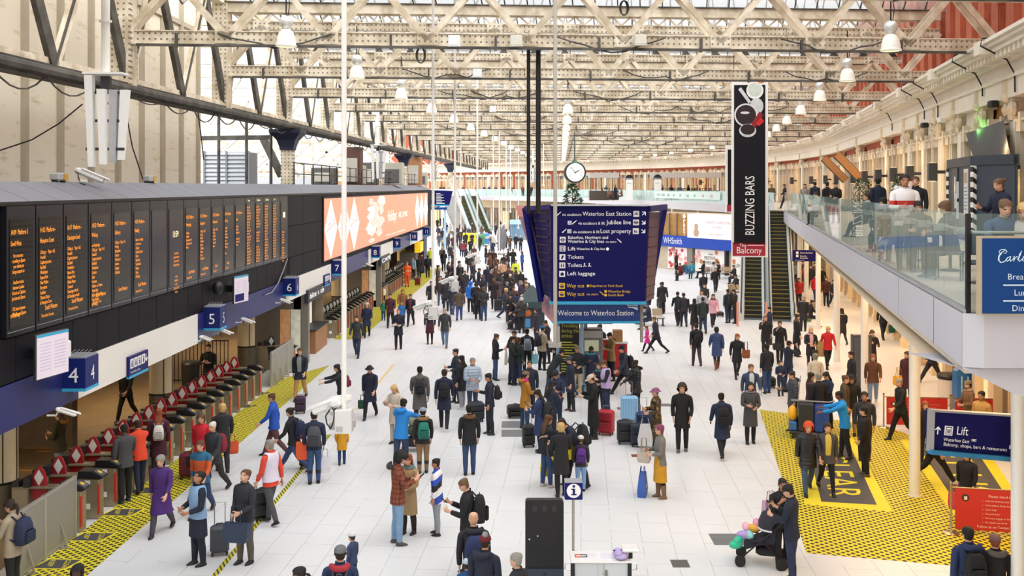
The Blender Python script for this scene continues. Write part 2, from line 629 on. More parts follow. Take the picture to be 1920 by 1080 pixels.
def floor_sign(name,poly,parts,label):
 r=thing(name,label,'floor marking',(0,0,0))
 mb=MB()
 P=[fl(*q)for q in poly]
 mb.add([(x,y,0.009)for x,y in P]+[(x,y,0.001)for x,y in P],[(0,1,2,3),(1,0,4,5),(2,1,5,6),(3,2,6,7),(0,3,7,4)])
 mb.build('panel',CHAR,r)
 mb=MB()
 a,b,c,d=[Vector((x,y,0.011))for x,y in P]
 along=(d-a)
 # the lettering is read from the right-hand side: its baseline runs along the long edge
 for s,t0,t1,hgt in parts:
  vs,fs=text_geo(s,'LEFT')
  x1=max(v[0]for v in vs)
  x0=min(v[0]for v in vs)
  y1=max(v[1]for v in vs)
  out=[]
  for x,y,z in vs:
   t=t1+(t0-t1)*(x-x0)/(x1-x0)
   q=0.5-hgt/2+hgt*(y/y1)
   l=a.lerp(d,t)
   rr_=b.lerp(c,t)
   pnt=l.lerp(rr_,q)
   out.append(tuple(pnt))
  mb.add(out,fs)
 mb.build('lettering',YEL,r)
floor_sign('floor_sign',[(1540,941),(1644,947),(1590,828),(1512,828)],[('KEEP',.80,1.0,.62),('CLEAR',.08,.74,.62)],'dark grey floor panel with large yellow word clear under right balcony')
floor_sign('floor_sign',[(1800,955),(1910,966),(1822,832),(1718,832)],[('LET US',.22,.98,.62)],'dark grey floor panel with yellow letters behind the red barrier')
# small keep-clear lozenges in the left-hand strip
for px,py in((107,1058),(173,1007),(230,961),(275,920),(420,798),(462,762),(487,738)):
 X,Y=fl(px,py)
 r=thing('floor_lozenge','black lozenge reading keep clear in the hatched gate strip','floor marking',(X,Y,0),R(-2),'keep clear lozenges in the gate strip')
 mb=MB()
 mb.prism([(-.42,-.26),(.30,-.26),(.42,.26),(-.30,.26)],0.0045,0.007,1)
 mb.prism([(-.36,-.22),(.26,-.22),(.36,.22),(-.26,.22)],0.007,0.0085,0)
 for i,s in enumerate(('KEEP','CLEAR')):
  M=Matrix(((0.26,1,0,-.22+i*.30),(-1,0.0,0,.20),(0,0,1,0.0095),(0,0,0,1)))
  mb.text(s,0.15,M,1)
 mb.build('panel',[CHAR,YEL],r)
 # tape line along the concourse
mb=MB()
t0,t1,t2,t3=fl(402,1080),fl(545,905),fl(618,815),fl(738,683)
for(xa,ya),(xb,yb),wd,mi in((t0,t1,.11,0),(t1,t2,.11,0),(fl(668,768),t3,.10,1)):
 mb.bar((xa,ya,0.003),(xb,yb,0.003),wd,0.004,mi)
tag(mb.build('floor_tape',[shader('hazard_tape',lambda nt,b,L:_hatch(nt,b,L,R(20),9,0.01,0.55,-1,1.0,yel='d7d13a',blk='55532e')),mat('dcc48c',0.7,var=0.2,scale=4)]),'narrow yellow and black tape line running along the white floor','floor tape')
# steel covers let into the floor
for px0,px1,py0,py1,c,lab in((1340,1394,1001,1022,'7d7f80','grey metal access cover in floor near the pushchair'),(1262,1288,1050,1064,'6a6a66','small dark access cover in floor right of the info counter'),(1185,1206,852,857,'9a5a44','reddish brown floor plate behind the woman in yellow skirt'),(940,984,790,802,'8a8c8d','grey floor grille left of the black suitcase'),(940,980,806,819,'8a8c8d','grey floor grille nearer the camera left of the black suitcase'),(1158,1170,764,768,'a8705c','tiny reddish floor plate by the pale blue suitcase'),(1240,1256,757,762,'7d7f80','small grey access cover behind the woman in camouflage coat')):
 (xa,ya),(xb,yb)=fl(px0,py1),fl(px1,py0)
 mb=MB()
 mb.box(xa,xb,ya,yb,0.0,0.006,0)
 for i in range(8):
  y=ya+(yb-ya)*(i+.5)/8
  mb.box(xa+.02,xb-.02,y-(yb-ya)/40,y+(yb-ya)/40,0.006,0.008,0)
 tag(mb.build('floor_cover',mat(c,0.5,metal=0.3,var=0.2,scale=20)),lab,'floor cover')
 # ---------------------------------------------------------------- roof: trusses and ridge-and-furrow glazing
TY=[28.7+8.1*k for k in range(-2,17)]
RY=[28.7+8.1*k for k in(-4,-3)]+TY
TILT=0.068
def truss_ends(y):
 xl=GIR(y)
 # the truss line is y + TILT*(x - xm)
 xr=wall_x(min(y+1.0,160))+(0.1 if y<90 else 0)
 return xl,min(xr,27)
for k,y in enumerate(RY,-2):
 xl,xr=truss_ends(y)
 y0=y+TILT*xl
 Lx=(xr-xl)/math.cos(TILT)
 far=y>95
 mb=MB()
 zb,zt,zg=11.22,12.95,13.55
 # bottom chord: two webs with flange plates, top chord, gutter beam
 mb.box(0,Lx,-.16,.16,zb+.03,zb+.37,0)
 mb.box(0,Lx,-.21,.21,zb+.37,zb+.40,1)
 mb.box(0,Lx,-.21,.21,zb,zb+.03,1)
 mb.box(0,Lx,-.14,.14,zt,zt+.26,0)
 mb.box(0,Lx,-.2,.2,zt+.26,zt+.29,1)
 mb.box(0,Lx,-.26,.26,zg,zg+.34,1)
 mb.box(0,Lx,-.34,.34,zg+.34,zg+.38,2)
 # conduit rail slung under the front of the bottom chord
 mb.box(0.4,Lx-.8,-.34,-.24,zb-.07,zb+.0,2)
 hp=1.41
 n=int(Lx/hp)
 hp=Lx/n
 for i in range(n):
  x0,x1=i*hp,(i+1)*hp
  up=(i%2==0)
  p,q=((x0,0,zb+.2),(x1,0,zt+.1))if up else((x0,0,zt+.1),(x1,0,zb+.2))
  for d in((-.2,.2)if not far else(-.1,)):
   a=(p[0],d,p[2])
   c=(q[0],d,q[2])
   mb.bar(a,c,.05,.17,1,up=(0,1,0)if False else(0,0,1))
  if not far:
   xm=x0 if up else x0
   zc=zb+.2 if up else zt+.12
   mb.box(xm-.3,xm+.3,-.225,-.19,zc-.16,zc+.18,0)
   # spacers between top chord and gutter beam
 if k%3==0:
  m2=int(Lx/.7)
  for i in range(m2):
   x=i*.7
   mb.bar((x,-.1,zt+.29),(x+.35,-.1,zg),.06,.06,1)
   mb.bar((x+.35,-.1,zg),(x+.7,-.1,zt+.29),.06,.06,1)
 else:
  for i in range(int(Lx/1.4)+1):
   x=i*1.4
   mb.loft([[(x-.2,-.16,zt+.29),(x+.2,-.16,zt+.29),(x+.2,.16,zt+.29),(x-.2,.16,zt+.29)],[(x-.08,-.12,(zt+.29+zg)/2),(x+.08,-.12,(zt+.29+zg)/2),(x+.08,.12,(zt+.29+zg)/2),(x-.08,.12,(zt+.29+zg)/2)],[(x-.2,-.16,zg),(x+.2,-.16,zg),(x+.2,.16,zg),(x-.2,.16,zg)]],True,2)
   # hangers from the rail and a slack cable
 for i in range(int(Lx/3)):
  x=1.5+3*i
  mb.box(x-.03,x+.03,-.36,-.22,zb-.1,zb+.3,2)
 if not far:
  rr=random.Random(k)
  for j in range(3):
   x=rr.uniform(2,Lx-6)
   pts=[(x+t*3.2/8,-.28,zb+.32-.35*(1-((t-4)/4)**2)*rr.uniform(.6,1.3))for t in range(9)]
   mb.tube(pts,.025,5,2)
 o=mb.build('roof_truss_beam',[STEEL,STEELP,DARK_STEEL],loc=(xl,y0,0),rz=TILT)
 struct(o)
for k in range(len(RY)-1):
 y,y2=RY[k],RY[k+1]
 xl,xr=truss_ends(y)
 xl2,xr2=truss_ends(y2)
 yl,yr=y+TILT*xl,y+TILT*xr
 zl,zr=13.93,15.9
 mb=MB()
 A,B=Vector((xl-1.5,yl,zl)),Vector((xr+.3,yr,zl))
 C,Dd=Vector((xl2-1.5,y2+TILT*xl2,zl)),Vector((xr2+.3,y2+TILT*xr2,zl))
 M1,M2=(A+C)/2,(B+Dd)/2
 M1.z=M2.z=zr
 mb.add([A,B,M2,M1],[(0,1,2,3)],0)
 mb.add([M1,M2,Dd,C],[(0,1,2,3)],0)
 n=int((B-A).length/(.8 if y<60 else 1.6))
 bw=.04 if y<60 else .07
 for i in range(n+1):
  t=i/n
  mb.bar(A.lerp(B,t)-Vector((0,0,.04)),M1.lerp(M2,t)-Vector((0,0,.04)),bw,.05,1)
  mb.bar(M1.lerp(M2,t)-Vector((0,0,.04)),C.lerp(Dd,t)-Vector((0,0,.04)),bw,.05,1)
 for t in(0.5,):
  mb.bar(A.lerp(M1,t)-Vector((0,0,.12)),B.lerp(M2,t)-Vector((0,0,.12)),.1,.12,1)
  mb.bar(M1.lerp(C,t)-Vector((0,0,.12)),M2.lerp(Dd,t)-Vector((0,0,.12)),.1,.12,1)
 mb.bar(M1,M2,.22,.22,2)
 struct(mb.build('ceiling_glazing',[ROOFG,DARK_STEEL,STEELP]))
mb=MB()
mb.box(-16,22,-3.4,-3,0,17.5)
struct(mb.build('wall_back',STONE))
# ---------------------------------------------------------------- left-hand lattice girder, its columns, cream screen wall
mb=MB()
ya,yb=8.0,150.0
mb.bar((GIR(ya),ya,9.95),(GIR(yb),yb,9.95),.5,.34,2)
mb.tube([(GIR(ya)+.34,ya,9.92),(GIR(yb)+.34,yb,9.92)],.13,8,2)
mb.bar((GIR(ya)-.02,ya,10.2),(GIR(yb)-.02,yb,10.2),.3,.2,1)
mb.bar((GIR(ya),ya,14.05),(GIR(yb),yb,14.05),.4,.4,1)
rr=random.Random(5)
for i in range(34):
 y=14+i*2.3
 x=GIR(y)+.3
 dz=rr.uniform(.15,.4)
 mb.tube([(x,y+t*.4,9.78-dz*(1-((t-3)/3)**2))for t in range(7)],.022,4,2)
for y in TY:
 yy=y+TILT*GIR(y)
 x=GIR(yy)
 mb.box(x-.28,x+.28,yy-.30,yy+.30,9.8,14.0,0)
 mb.box(x-.34,x+.34,yy-.10,yy+.10,9.8,14.0,1)
 for t in range(4):
  y0,y1=yy+8.1*t/4,yy+8.1*(t+1)/4
  up=t%2==0
  a,c=((GIR(y0),y0,10.1),(GIR(y1),y1,13.9))if up else((GIR(y0),y0,13.9),(GIR(y1),y1,10.1))
  mb.bar((a[0]+.12,a[1],a[2]),(c[0]+.12,c[1],c[2]),.14,.34 if not up else .26,1 if up else 2)  # alternate diagonals coloured dark as if backlit
  if up:
   mb.bar((a[0]+.2,a[1]-.12,a[2]),(c[0]+.2,c[1]-.12,c[2]),.05,.06,2)  # dark strip paints the shaded inside of the cream member
struct(mb.build('roof_girder_beam',[STEEL,STEELP,DARK_STEEL]))
for y in(44.8,78.0,111.0):
 x=GIR(y)
 mb=MB()
 mb.box(x-.26,x+.26,y-.26,y+.26,7.2,8.95,0)
 mb.loft([[(x+a*s,y+b*s,z)for a,b in((-1,-1),(1,-1),(1,1),(-1,1))]for z,s in((8.85,.3),(9.0,.32),(9.3,.42),(9.55,.62),(9.62,.70),(9.78,.70))],True,1)
 struct(mb.build('column',[STEEL,mat('25273f',0.5,var=0.15)]))
 # cream panelled screen
mb=MB()
mb.box(-13.35,-13.2,10,41.4,6.8,17,0)
for i in range(16):
 y=41.3-2.1*i
 mb.box(-13.2,-13.06,y-.10,y+.10,6.8,17,1)
mb.box(-13.2,-13.1,10,41.4,13.6,13.8,1)
struct(mb.build('wall_left',[CREAM,mat('b5aa96',0.7,var=0.15,scale=3)]))
# loose cables on the screen
for pts,lab in(([at(0,282,24),at(60,262,24.1),at(110,232,24.2),at(155,195,24.3)],'thin black cable sagging across the cream wall panels'),([at(228,176,26),at(238,220,26),at(248,275,26),at(268,336,26)],'thin black cable hanging beside the speaker cluster'),([at(371,210,30),at(377,255,30),at(382,300,30)],'thin dark cable near the end of the cream wall')):
 mb=MB()
 mb.tube(pts,.018,5)
 tag(mb.build('hanging_cable',BLK),lab,'cable')
 # train shed seen over the bulkhead, beyond the cream screen
WLAT=mat('dedad0',0.6,var=0.1,scale=2)
for j,yv in enumerate((66,84,102,120)):
 mb=MB()
 xa,xb=-60,GIR(yv)-1.5
 n=14
 for i in range(n):
  x0,x1=xa+(xb-xa)*i/n,xa+(xb-xa)*(i+1)/n
  mb.bar((x0,yv,8.0),(x1,yv,11.0),.14,.14)
  mb.bar((x0,yv,11.0),(x1,yv,8.0),.14,.14)
  mb.bar((x0,yv,8.0),(x0,yv,11.0),.12,.12)
 mb.bar((xa,yv,8.0),(xb,yv,8.0),.2,.24)
 mb.bar((xa,yv,11.0),(xb,yv,11.0),.2,.24)
 for i in range(10):
  x0=xa+(xb-xa)*i/10
  mb.bar((x0,yv,11.0),(x0+2.4,yv,14.5),.16,.16)
  mb.bar((x0+2.4,yv,14.5),(x0+4.8,yv,11.0),.16,.16)
 struct(mb.build('train_shed_beam',[STEELP if j%2 else WLAT]))
mb=MB()
for i in range(14):
 mb.box(-70,-13.5,44+i*7,44.2+i*7,14.4,14.6,1)
mb.box(-70,-16,128,128.3,6,9.2,0)
mb.box(-70,-14.5,72,72.3,6.6,7.9,2)
struct(mb.build('train_shed_roof',[mat('b98d62',0.8,var=0.2,scale=1),STEELP,mat('cfd2d6',0.6,var=.1)]))
# ---------------------------------------------------------------- bulkhead over the platform barriers
def fbox(mb,y0,y1,d0,d1,z0,z1,mi=0):
 """box along the bulkhead line: d = offset towards the concourse"""
 vs=[]
 for z in(z0,z1):
  vs+=[(FAS(y0)+d0,y0,z),(FAS(y0)+d1,y0,z),(FAS(y1)+d1,y1,z),(FAS(y1)+d0,y1,z)]
 mb.add(vs,[(3,2,1,0),(4,5,6,7),(0,1,5,4),(1,2,6,5),(2,3,7,6),(3,0,4,7)],mi)
def YF(px,d=0.0):
 """Y on the bulkhead face seen at column px"""
 return(9.4-d)/((960-px)/F+0.025)
BE=YF(808)
mb=MB()
fbox(mb,8,BE,-3.6,-0.06,3.0,6.93,0)
# sloping capping
ys=[8]+[YF(p)for p in(-40,54,109,155,200,240,282,305,338,367,390,433)]+[36+2.6*i for i in range(30)]
ys=[y for y in ys if y<BE]+[BE]
for y0,y1 in zip(ys,ys[1:]):
 e=0.012
 a,b=y0+e,y1-e
 mb.add([(FAS(a)+.02,a,6.93),(FAS(b)+.02,b,6.93),(FAS(b)-.85,b,7.30),(FAS(a)-.85,a,7.30),(FAS(a)+.0,a,6.90),(FAS(b)+.0,b,6.90),(FAS(b)-.87,b,7.25),(FAS(a)-.87,a,7.25)],[(0,1,2,3),(7,6,5,4),(4,5,1,0),(5,6,2,1),(6,7,3,2),(7,4,0,3)],1)
fbox(mb,8,BE,-3.6,-.80,6.9,7.27,2)
fbox(mb,8,BE,-.06,.03,6.86,6.93,2)
struct(mb.build('wall_bulkhead',[BLACKP,CAPGREY,BLK]))
# black cladding panels (surface pattern of the bulkhead face)
mb=MB()
zr=[(3.69,4.50),(4.50,5.70),(5.70,6.86)]
y=YF(-30)
pw=1.1
yb0=YF(537)+.05
k=0
yy=14.5
while yy<yb0:
 fbox(mb,yy+.01,yy+pw-.01,-.06,0.0,3.70,4.49)
 yy+=pw
sy0,sy1=YF(603.5),YF(801.5)
yy=yb0
while yy<BE-1:
 y2=min(yy+2.6,BE)
 for z0,z1 in zr:
  fbox(mb,yy+.012,y2-.012,-.06,0.0,z0+.01,z1-.01)
 yy=y2
struct(mb.build('wall_bulkhead_panel',BLACKP))
# blue / white fascia under it, one length per platform
sig=[19.9,27.8,36.5,45.2,55.9,64.6,73.5,82.0]
WFAS=mat('e9e7e1',0.4,var=0.04,scale=.7)
BFAS=mat('262a66',0.3,var=0.15,scale=.6)
bounds=[12,20.2,27.3,36.9,45.0,55.0,64.4,73.2,81.0,BE]
for i,(a,b)in enumerate(zip(bounds,bounds[1:])):
 mb=MB()
 fbox(mb,a,b,-.30,.02,2.86,3.68,0)
 struct(mb.build('trim_fascia',BFAS if i%2==0 else WFAS))
mb=MB()
fbox(mb,8,BE,-3.6,-.3,2.95,3.05)
fbox(mb,8,BE,-14,-3.6,3.4,3.5)
struct(mb.build('ceiling_platform',mat('4a4137',0.8,var=0.15)))
mb=MB()
fbox(mb,8,42,-13.0,-12.8,0,3.4)
fbox(mb,36.5,36.8,-12.6,-5.6,0,2.1,1)
fbox(mb,50,BE,-9.5,-9.2,0,3.4)
fbox(mb,27.2,27.5,-6.8,-3.4,0,1.5,1)
fbox(mb,BE-.3,BE,-10,-.35,0,3.0)
struct(mb.build('wall_platform',[mat('3a2f24',0.9,var=0.3),mat('6b5d4a',0.8,var=.15)]))
# end wall of the bulkhead
for i,y in enumerate((20.9,29.8,38.6,47.4,56.2,65.0,73.8,82.6)):
 x=FAS(y)-1.95
 mb=MB()
 mb.cyl((x,y,0),(x,y,.95),.345,.345,24,1)
 mb.cyl((x,y,.95),(x,y,1.0),.352,.352,24,2)
 mb.cyl((x,y,1.0),(x,y,3.0),.335,.335,24,0)
 mb.box(x+.325,x+.345,y-.012,y+.012,1.0,2.95,2)
 mb.bar((x+.19,y-.29,1.0),(x+.19,y-.29,2.95),.02,.02,2)
 struct(mb.build('column',[mat('efe2bd',0.35,var=0.05),mat('7c7464',0.35,metal=.4,var=.2),BLK],smooth='auto'))
 # ---------------------------------------------------------------- departure boards
edges=[6,62,114,161,205,243,277,310,341,368,392,415,436,457,475,491,507,522,537]
AMB=mat('ff9a2e',0.5,var=0.05,emit=0.62)
AMB2=mat('ffe9b0',0.5,var=0.03,emit=0.8)
def _led(nt,b,L):
 v=coords(nt,L,'Object')
 s=N(nt,'ShaderNodeSeparateXYZ')
 L(v,s.inputs[0])
 ln=math_n(nt,L,'LESS_THAN',math_n(nt,L,'FRACT',math_n(nt,L,'MULTIPLY',s.outputs['Z'],10.5)),0.14)
 L(mixc(nt,L,ln,lin('2e2c24'),lin('0e0e0e')),b.inputs['Base Color'])
 b.inputs['Roughness'].default_value=0.18
 b.inputs['Specular IOR Level'].default_value=0.3
LED=shader('led_matrix',_led)
SW='South Western'
boards=[('14:09  Platform 5','Ewell West','     For customers\n   travelling to Epsom\n     your tickets are\n   being accepted on\n\n    -Southern trains\n    between London\n  Victoria or Clapham\n  Junction and Epsom.\n\n  -TFL buses between\n  Waterloo and Epsom',('rn Railway','')),('14:12  Platform -','Hampton Court','Calling at:    Page 1 of 2\nVauxhall\nClapham Junction\nEarlsfield\nWimbledon\nRaynes Park\nNew Malden\nBerrylands\nSurbiton\nThames Ditton\n& Hampton Court',(SW,'This train has 10 coaches')),('14:17  Platform -','Chessington South','Calling at:    Page 1 of 2\nVauxhall\nClapham Junction\nEarlsfield\nWimbledon\nRaynes Park\nMotspur Park\nMalden Manor\nTolworth\nChessington North\n& Chessington South',(SW,'This train has 10 cars')),('14:20  Platform -','Woking','via Weybridge\nCalling at:    Page 1 of 2\nVauxhall\nClapham Junction\nEarlsfield\nWimbledon\nSurbiton\nEsher\nHersham\nWalton on Thames\nWeybridge\nByfleet & New Haw\nWest Byfleet\n& Woking',(SW,'This train has 10 cars')),('14:20  Platform -','Salisbury','Calling at:   Page 1 of 2\nWoking\nBasingstoke\nOverton\nWhitchurch\nAndover\nGrateley\n& Salisbury',(SW,'')),('14:20  Platform -','Reading','   Due to a shortage\n   of train crew\n   calling at\n   Clapham Junction\n   Putney\n   Richmond\n   Twickenham\n   Feltham\n   Staines\n   & Reading',(SW,'This train has 10 cars')),('','','',('','')),('','','',('','')),('14:22  Platform -','Weybridge','Calling at:\nVauxhall\nQueenstown Rd\nClapham Junction\nBarnes',(SW,'This train has 10 cars')),('14:22  Platform -','Shepperton','Calling at:   Page 1\nVauxhall\nEarlsfield\nWimbledon\nKingston\nTeddington\nHampton\nSunbury\n& Shepperton',(SW,'This train has 8 cars')),('14:23  Platform -','Portsmouth','Calling at:   Page 1\nWoking\nGuildford\nHaslemere\nPetersfield\nHavant',('South','This train has 10')),('14:24  Platform -','Dorking','Calling at:\nVauxhall\nEarlsfield\nWimbledon\nEpsom\nLeatherhead\n& Dorking\n\nEwell',('South','This train has 10')),('14:27  Platform -','Poole','Calling at:\nWoking\nSouthampton\n\nBrockenhurst\nBournemouth\n& Poole',('','')),]
lst=['Addlestone  14:33','Aldershot  14:23','Alton  14:23','Andover  14:20','Ascot  14:50','Ash Vale  14:23','Barnes  14:28','Basingstoke  14:35','Bracknell  14:50','Brentford  14:33','Chertsey  14:33','Chiswick  14:33','Cobham  14:27','Egham  14:50','Epsom  14:24','Esher  14:20','Ewell  14:24','Exeter  15:20','Farnham  14:23','Feltham  14:28','Fleet  14:42','Fulwell  14:31']
hd=['Fastest','Departures','Departures','more']
for i in range(18):
 y0,y1=YF(edges[i]),YF(edges[i+1])
 wdt=y1-y0
 ym=(y0+y1)/2
 first=boards[i][1]if i<13 else ''
 if i in(6,7):
  lab=('unlit dark display panel with blank rows, seventh from left in departure board','dark notice panel showing bright clock digits in the departure board')[i-6]
 elif i<13:
  words=first.split()
  lab=f'amber departure panel for the {boards[i][0][:5]} to {first}'+(', no platform' if i else ', platform five')
 elif i<17:
  lab=('first','second','third','last')[i-13]+' of the four amber station list panels on departure board'
 else:
  lab='end panel of departure board with small lit clock above amber notice'
 r=thing('departure_board',lab,'departure board',(FAS(ym),ym,0),0,'departure board panels')
 r.rotation_euler=(0,0,-math.atan(0.025))
 hw=wdt/2-.02
 mb=MB()
 mb.box(-.05,.05,-hw,hw,4.52,6.85,0)
 mb.box(.05,.058,-hw+.03,hw-.03,4.60,4.612,1)
 mb.build('housing',[mat('17171d',0.3,var=.1),mat('8a8a90',.4)],r)
 mb=MB()
 mb.box(.048,.062,-hw+.09,hw-.09,4.66,6.62 if i<13 else 6.66,0)
 scr_=mb.build('screen',LED,r)
 mb=MB()
 x=.066
 tw=2*hw-.2
 if i<13 and i not in(6,7):
  a,bname,body,(op,op2)=boards[i]
  mb.text(a,.128,frame(x,-hw+.11,6.34,(0,1,0)),0,sx=.72*tw/.86)
  mb.text(bname,.128,frame(x,-hw+.11,6.14,(0,1,0)),0,sx=.66*tw/.86 if len(bname)<15 else .58*tw/.86)
  for j,lnn in enumerate(body.split('\n')):
   if lnn.strip():
    mb.text(lnn,.098,frame(x,-hw+.12,5.93-.0952*j,(0,1,0)),0,sx=.62*tw/.86)
  if op:
   mb.text(op,.13,frame(x,-hw+(.30 if i else .10),4.86,(0,1,0)),0,sx=.6 if len(op)>8 else .8)
  if op2:
   mb.text(op2,.085,frame(x,-hw+.16,4.73,(0,1,0)),0,sx=.55)
 elif i==7:
  mb.text('13:59',.22,frame(x,-.26,5.90,(0,1,0)),1,sx=.85)
  for j,t in enumerate(('For the latest','travel information','on your mobile','download the app','','','or visit','nationalrail','or ask a','member of staff','for help')):
   if t:
    mb.text(t,.09,frame(x,0,5.45-.1*j,(0,1,0)),0,'CENTER',.62)
 elif 13<=i<17:
  mb.text(hd[i-13],.10,frame(x,-.3,6.72,(0,1,0)),1,sx=.8)
  for j in range(20):
   if j in(8,13)and i==14:
    continue
   mb.text(lst[(j*3+i*5)%22],.10,frame(x,-hw+.11,6.5-.0955*j,(0,1,0)),0,sx=.62)
 elif i==17:
  mb.box(x-.004,x,-.14,.14,6.06,6.26,1)
  for j in range(12):
   if j!=5:
    mb.text(('Due to strike','action some','trains will','not run today','please check')[j%5],.10,frame(x,-.3,5.5-.0955*j,(0,1,0)),0,sx=.6)
 if mb.v:
  mb.build('lettering',[AMB,AMB2],scr_)
  # ---------------------------------------------------------------- long advertising screen
CORAL=mat('f0967c',0.6,var=0.03,scale=.5,emit=0.45,spec=.1)
LEDW=mat('fff4f0',0.5,var=0.02,emit=0.45)
LEDR=mat('dc6f74',0.5,var=0.02,emit=0.12)
LEDP=mat('f9c9bd',0.5,var=0.06,scale=2,emit=0.35)
yA,yB=YF(605),YF(800)
zA,zB=3.93,6.67
ymid=(yA+yB)/2
r=thing('advertising_screen','very long coral advertising screen with white diamonds on the black bulkhead','screen',(FAS(ymid),ymid,0),-math.atan(0.025))
Lh=(yB-yA)/2
mb=MB()
mb.box(-.05,.06,-Lh-.06,Lh+.06,zA-.06,zB+.06)
mb.build('housing',BLK,r)
mb=MB()
mb.box(.05,.08,-Lh,Lh,zA,zB)
mb.build('display',CORAL,r)
def sy(px):
 return YF(px)-ymid
mb=MB()
zc=(zA+zB)/2
for cx,w2 in((617,12.0),(642,11.2),(661,10.0)):
 a,c,e=sy(cx-w2),sy(cx),sy(cx+w2)
 m2=MB().add([(.083,a,zc),(.083,c,zA+.02),(.083,e,zc),(.083,c,zB-.02)],[(0,1,2,3)],0)
 m2.text('Coca-Cola',.72,frame(.087,a+(e-a)*.12,zc-.15,(0,1,.16)),1,sx=(e-a)*.76/(.72*4.6))
 m2.build('diamond',[LEDW,LEDR],r)
for cx,w2 in((780.5,4.4),(788.5,4.0),(796.5,3.9)):
 a,c,e=sy(cx-w2),sy(cx),sy(cx+w2)
 m2=MB().add([(.083,a,zc),(.083,c,zA+.02),(.083,e,zc),(.083,c,zB-.02)],[(0,1,2,3)],0)
 m2.text('Coca-Cola',.72,frame(.087,a+(e-a)*.12,zc-.15,(0,1,.16)),1,sx=(e-a)*.76/(.72*4.6))
 m2.build('diamond',[LEDW,LEDR],r)
mb.text('Holidays',1.0,frame(.086,sy(724.5),zc-.28,(0,1,0)),0,sx=(sy(744)-sy(724.5))/4.1)
mb.text('ARE COMING',.55,frame(.086,sy(745),zc-.2,(0,1,0)),0,sx=(sy(763)-sy(745))/(.55*6.6))
mb.text('Please enjoy responsibly',.16,frame(.086,sy(722),zA+.2,(0,1,0)),0,sx=(sy(762)-sy(722))/(.16*11.5))
# soft pale snowdrift shapes in the middle of the picture
rr=random.Random(11)
for k in range(26):
 py_=sy(rr.uniform(691,713))
 pz=rr.uniform(zA+.2,zB-.3)
 rx,rz_=rr.uniform(.5,1.5),rr.uniform(.12,.45)
 n=14
 mb.add([(.082+k*.0001,py_+rx*math.cos(2*PI*t/n)*(1+.25*math.sin(3*t)),min(zB-.03,max(zA+.03,pz+rz_*math.sin(2*PI*t/n))))for t in range(n)],[tuple(range(n))],2 if k%3 else 0)
mb.build('artwork',[LEDW,LEDR,LEDP],r)
# ---------------------------------------------------------------- projecting platform-number signs
SIGNB=mat('152468',0.4,var=0.06,spec=.25)
for n,y in zip((4,5,6,7,8,9,10,11),(19.5,27.8,36.5,45.2,55.9,64.6,73.5,82.0)):
 r=thing('platform_sign',f'navy box sign with white platform number {n} and cyan lower edge','sign',(FAS(y)+.02,y,0),0,'platform number signs')
 mb=MB()
 mb.add([(-.02,0,3.15),(.46,0,3.15),(.46,.62,3.15),(-.02,.62,3.15),(-.02,0,3.80),(.46,0,3.80),(.46,.62,3.80),(-.02,.62,3.80)],[(3,2,1,0),(4,5,6,7),(0,1,5,4),(1,2,6,5),(2,3,7,6),(3,0,4,7)],0)
 bx_=mb.build('box',SIGNB,r)
 mb=MB()
 mb.box(-.02,.465,-.006,.625,3.15,3.21)
 mb.build('cyan_edge',CYAN,r)
 mb=MB()
 wn_=.34 if n<10 else .26
 mb.text(str(n),.42,frame(.23,-.008,3.33,(1,0,0)),0,'CENTER',sx=1.0 if n<10 else .75)
 mb.text(str(n),.42,frame(.468,.33,3.33,(0,1,0)),0,'CENTER',sx=.8)
 mb.build('lettering',WTXT,bx_)
 mb=MB()
 mb.box(.0,.44,.02,.60,3.80,3.83)
 for q in range(5):
  mb.bar((.08*q+.05,.1,3.83),(.08*q+.05,.5,3.9),.008,.008)
 mb.build('top_cover',mat('a9abb0',.5,metal=.4),r)
 # accessible-gate sign under the white fascia
for px0,px1,lab,tx in((235,271,'navy wide gate sign with four white pictograms under white fascia',True),(605,615,'small navy pictogram sign on white fascia near platform seven',False)):
 ya,yb=YF(px0),YF(px1)
 ym=(ya+yb)/2
 r=thing('gate_sign',lab,'sign',(FAS(ym)+.05,ym,0),-math.atan(.025))
 hw=(yb-ya)/2
 mb=MB()
 mb.box(-.02,.04,-hw,hw,2.83,3.30)
 mb.build('panel',NAVY,r)
 mb=MB()
 mb.box(-.025,.045,-hw,hw,2.80,2.86)
 mb.build('cyan_edge',CYAN,r)
 mb=MB()
 for k in range(4):
  a=-hw+hw*2*(k+.25)/5.0
  mb.box(.04,.044,a,a+hw*2/6.2,3.02,3.24,0)
  mb.lathe([(.001,0),(.03,.0)],(0,0,0),6,1,T=frame(.046,a+hw/6.2,3.18,(0,1,0)))
  mb.box(.044,.047,a+hw/9,a+hw/4.6,3.05,3.15,1)
 a=hw*.72
 mb.bar((.045,a,3.05),(.045,a,3.22),.03,.006,0)
 mb.bar((.045,a,3.05),(.045,a-.07,3.13),.03,.006,0)
 mb.bar((.045,a,3.05),(.045,a+.07,3.13),.03,.006,0)
 mb.text('Wide Platform Gate',.075,frame(.046,-hw+.06,2.91,(0,1,0)),0,sx=.9)
 mb.build('lettering',[WTXT,NAVY],r)
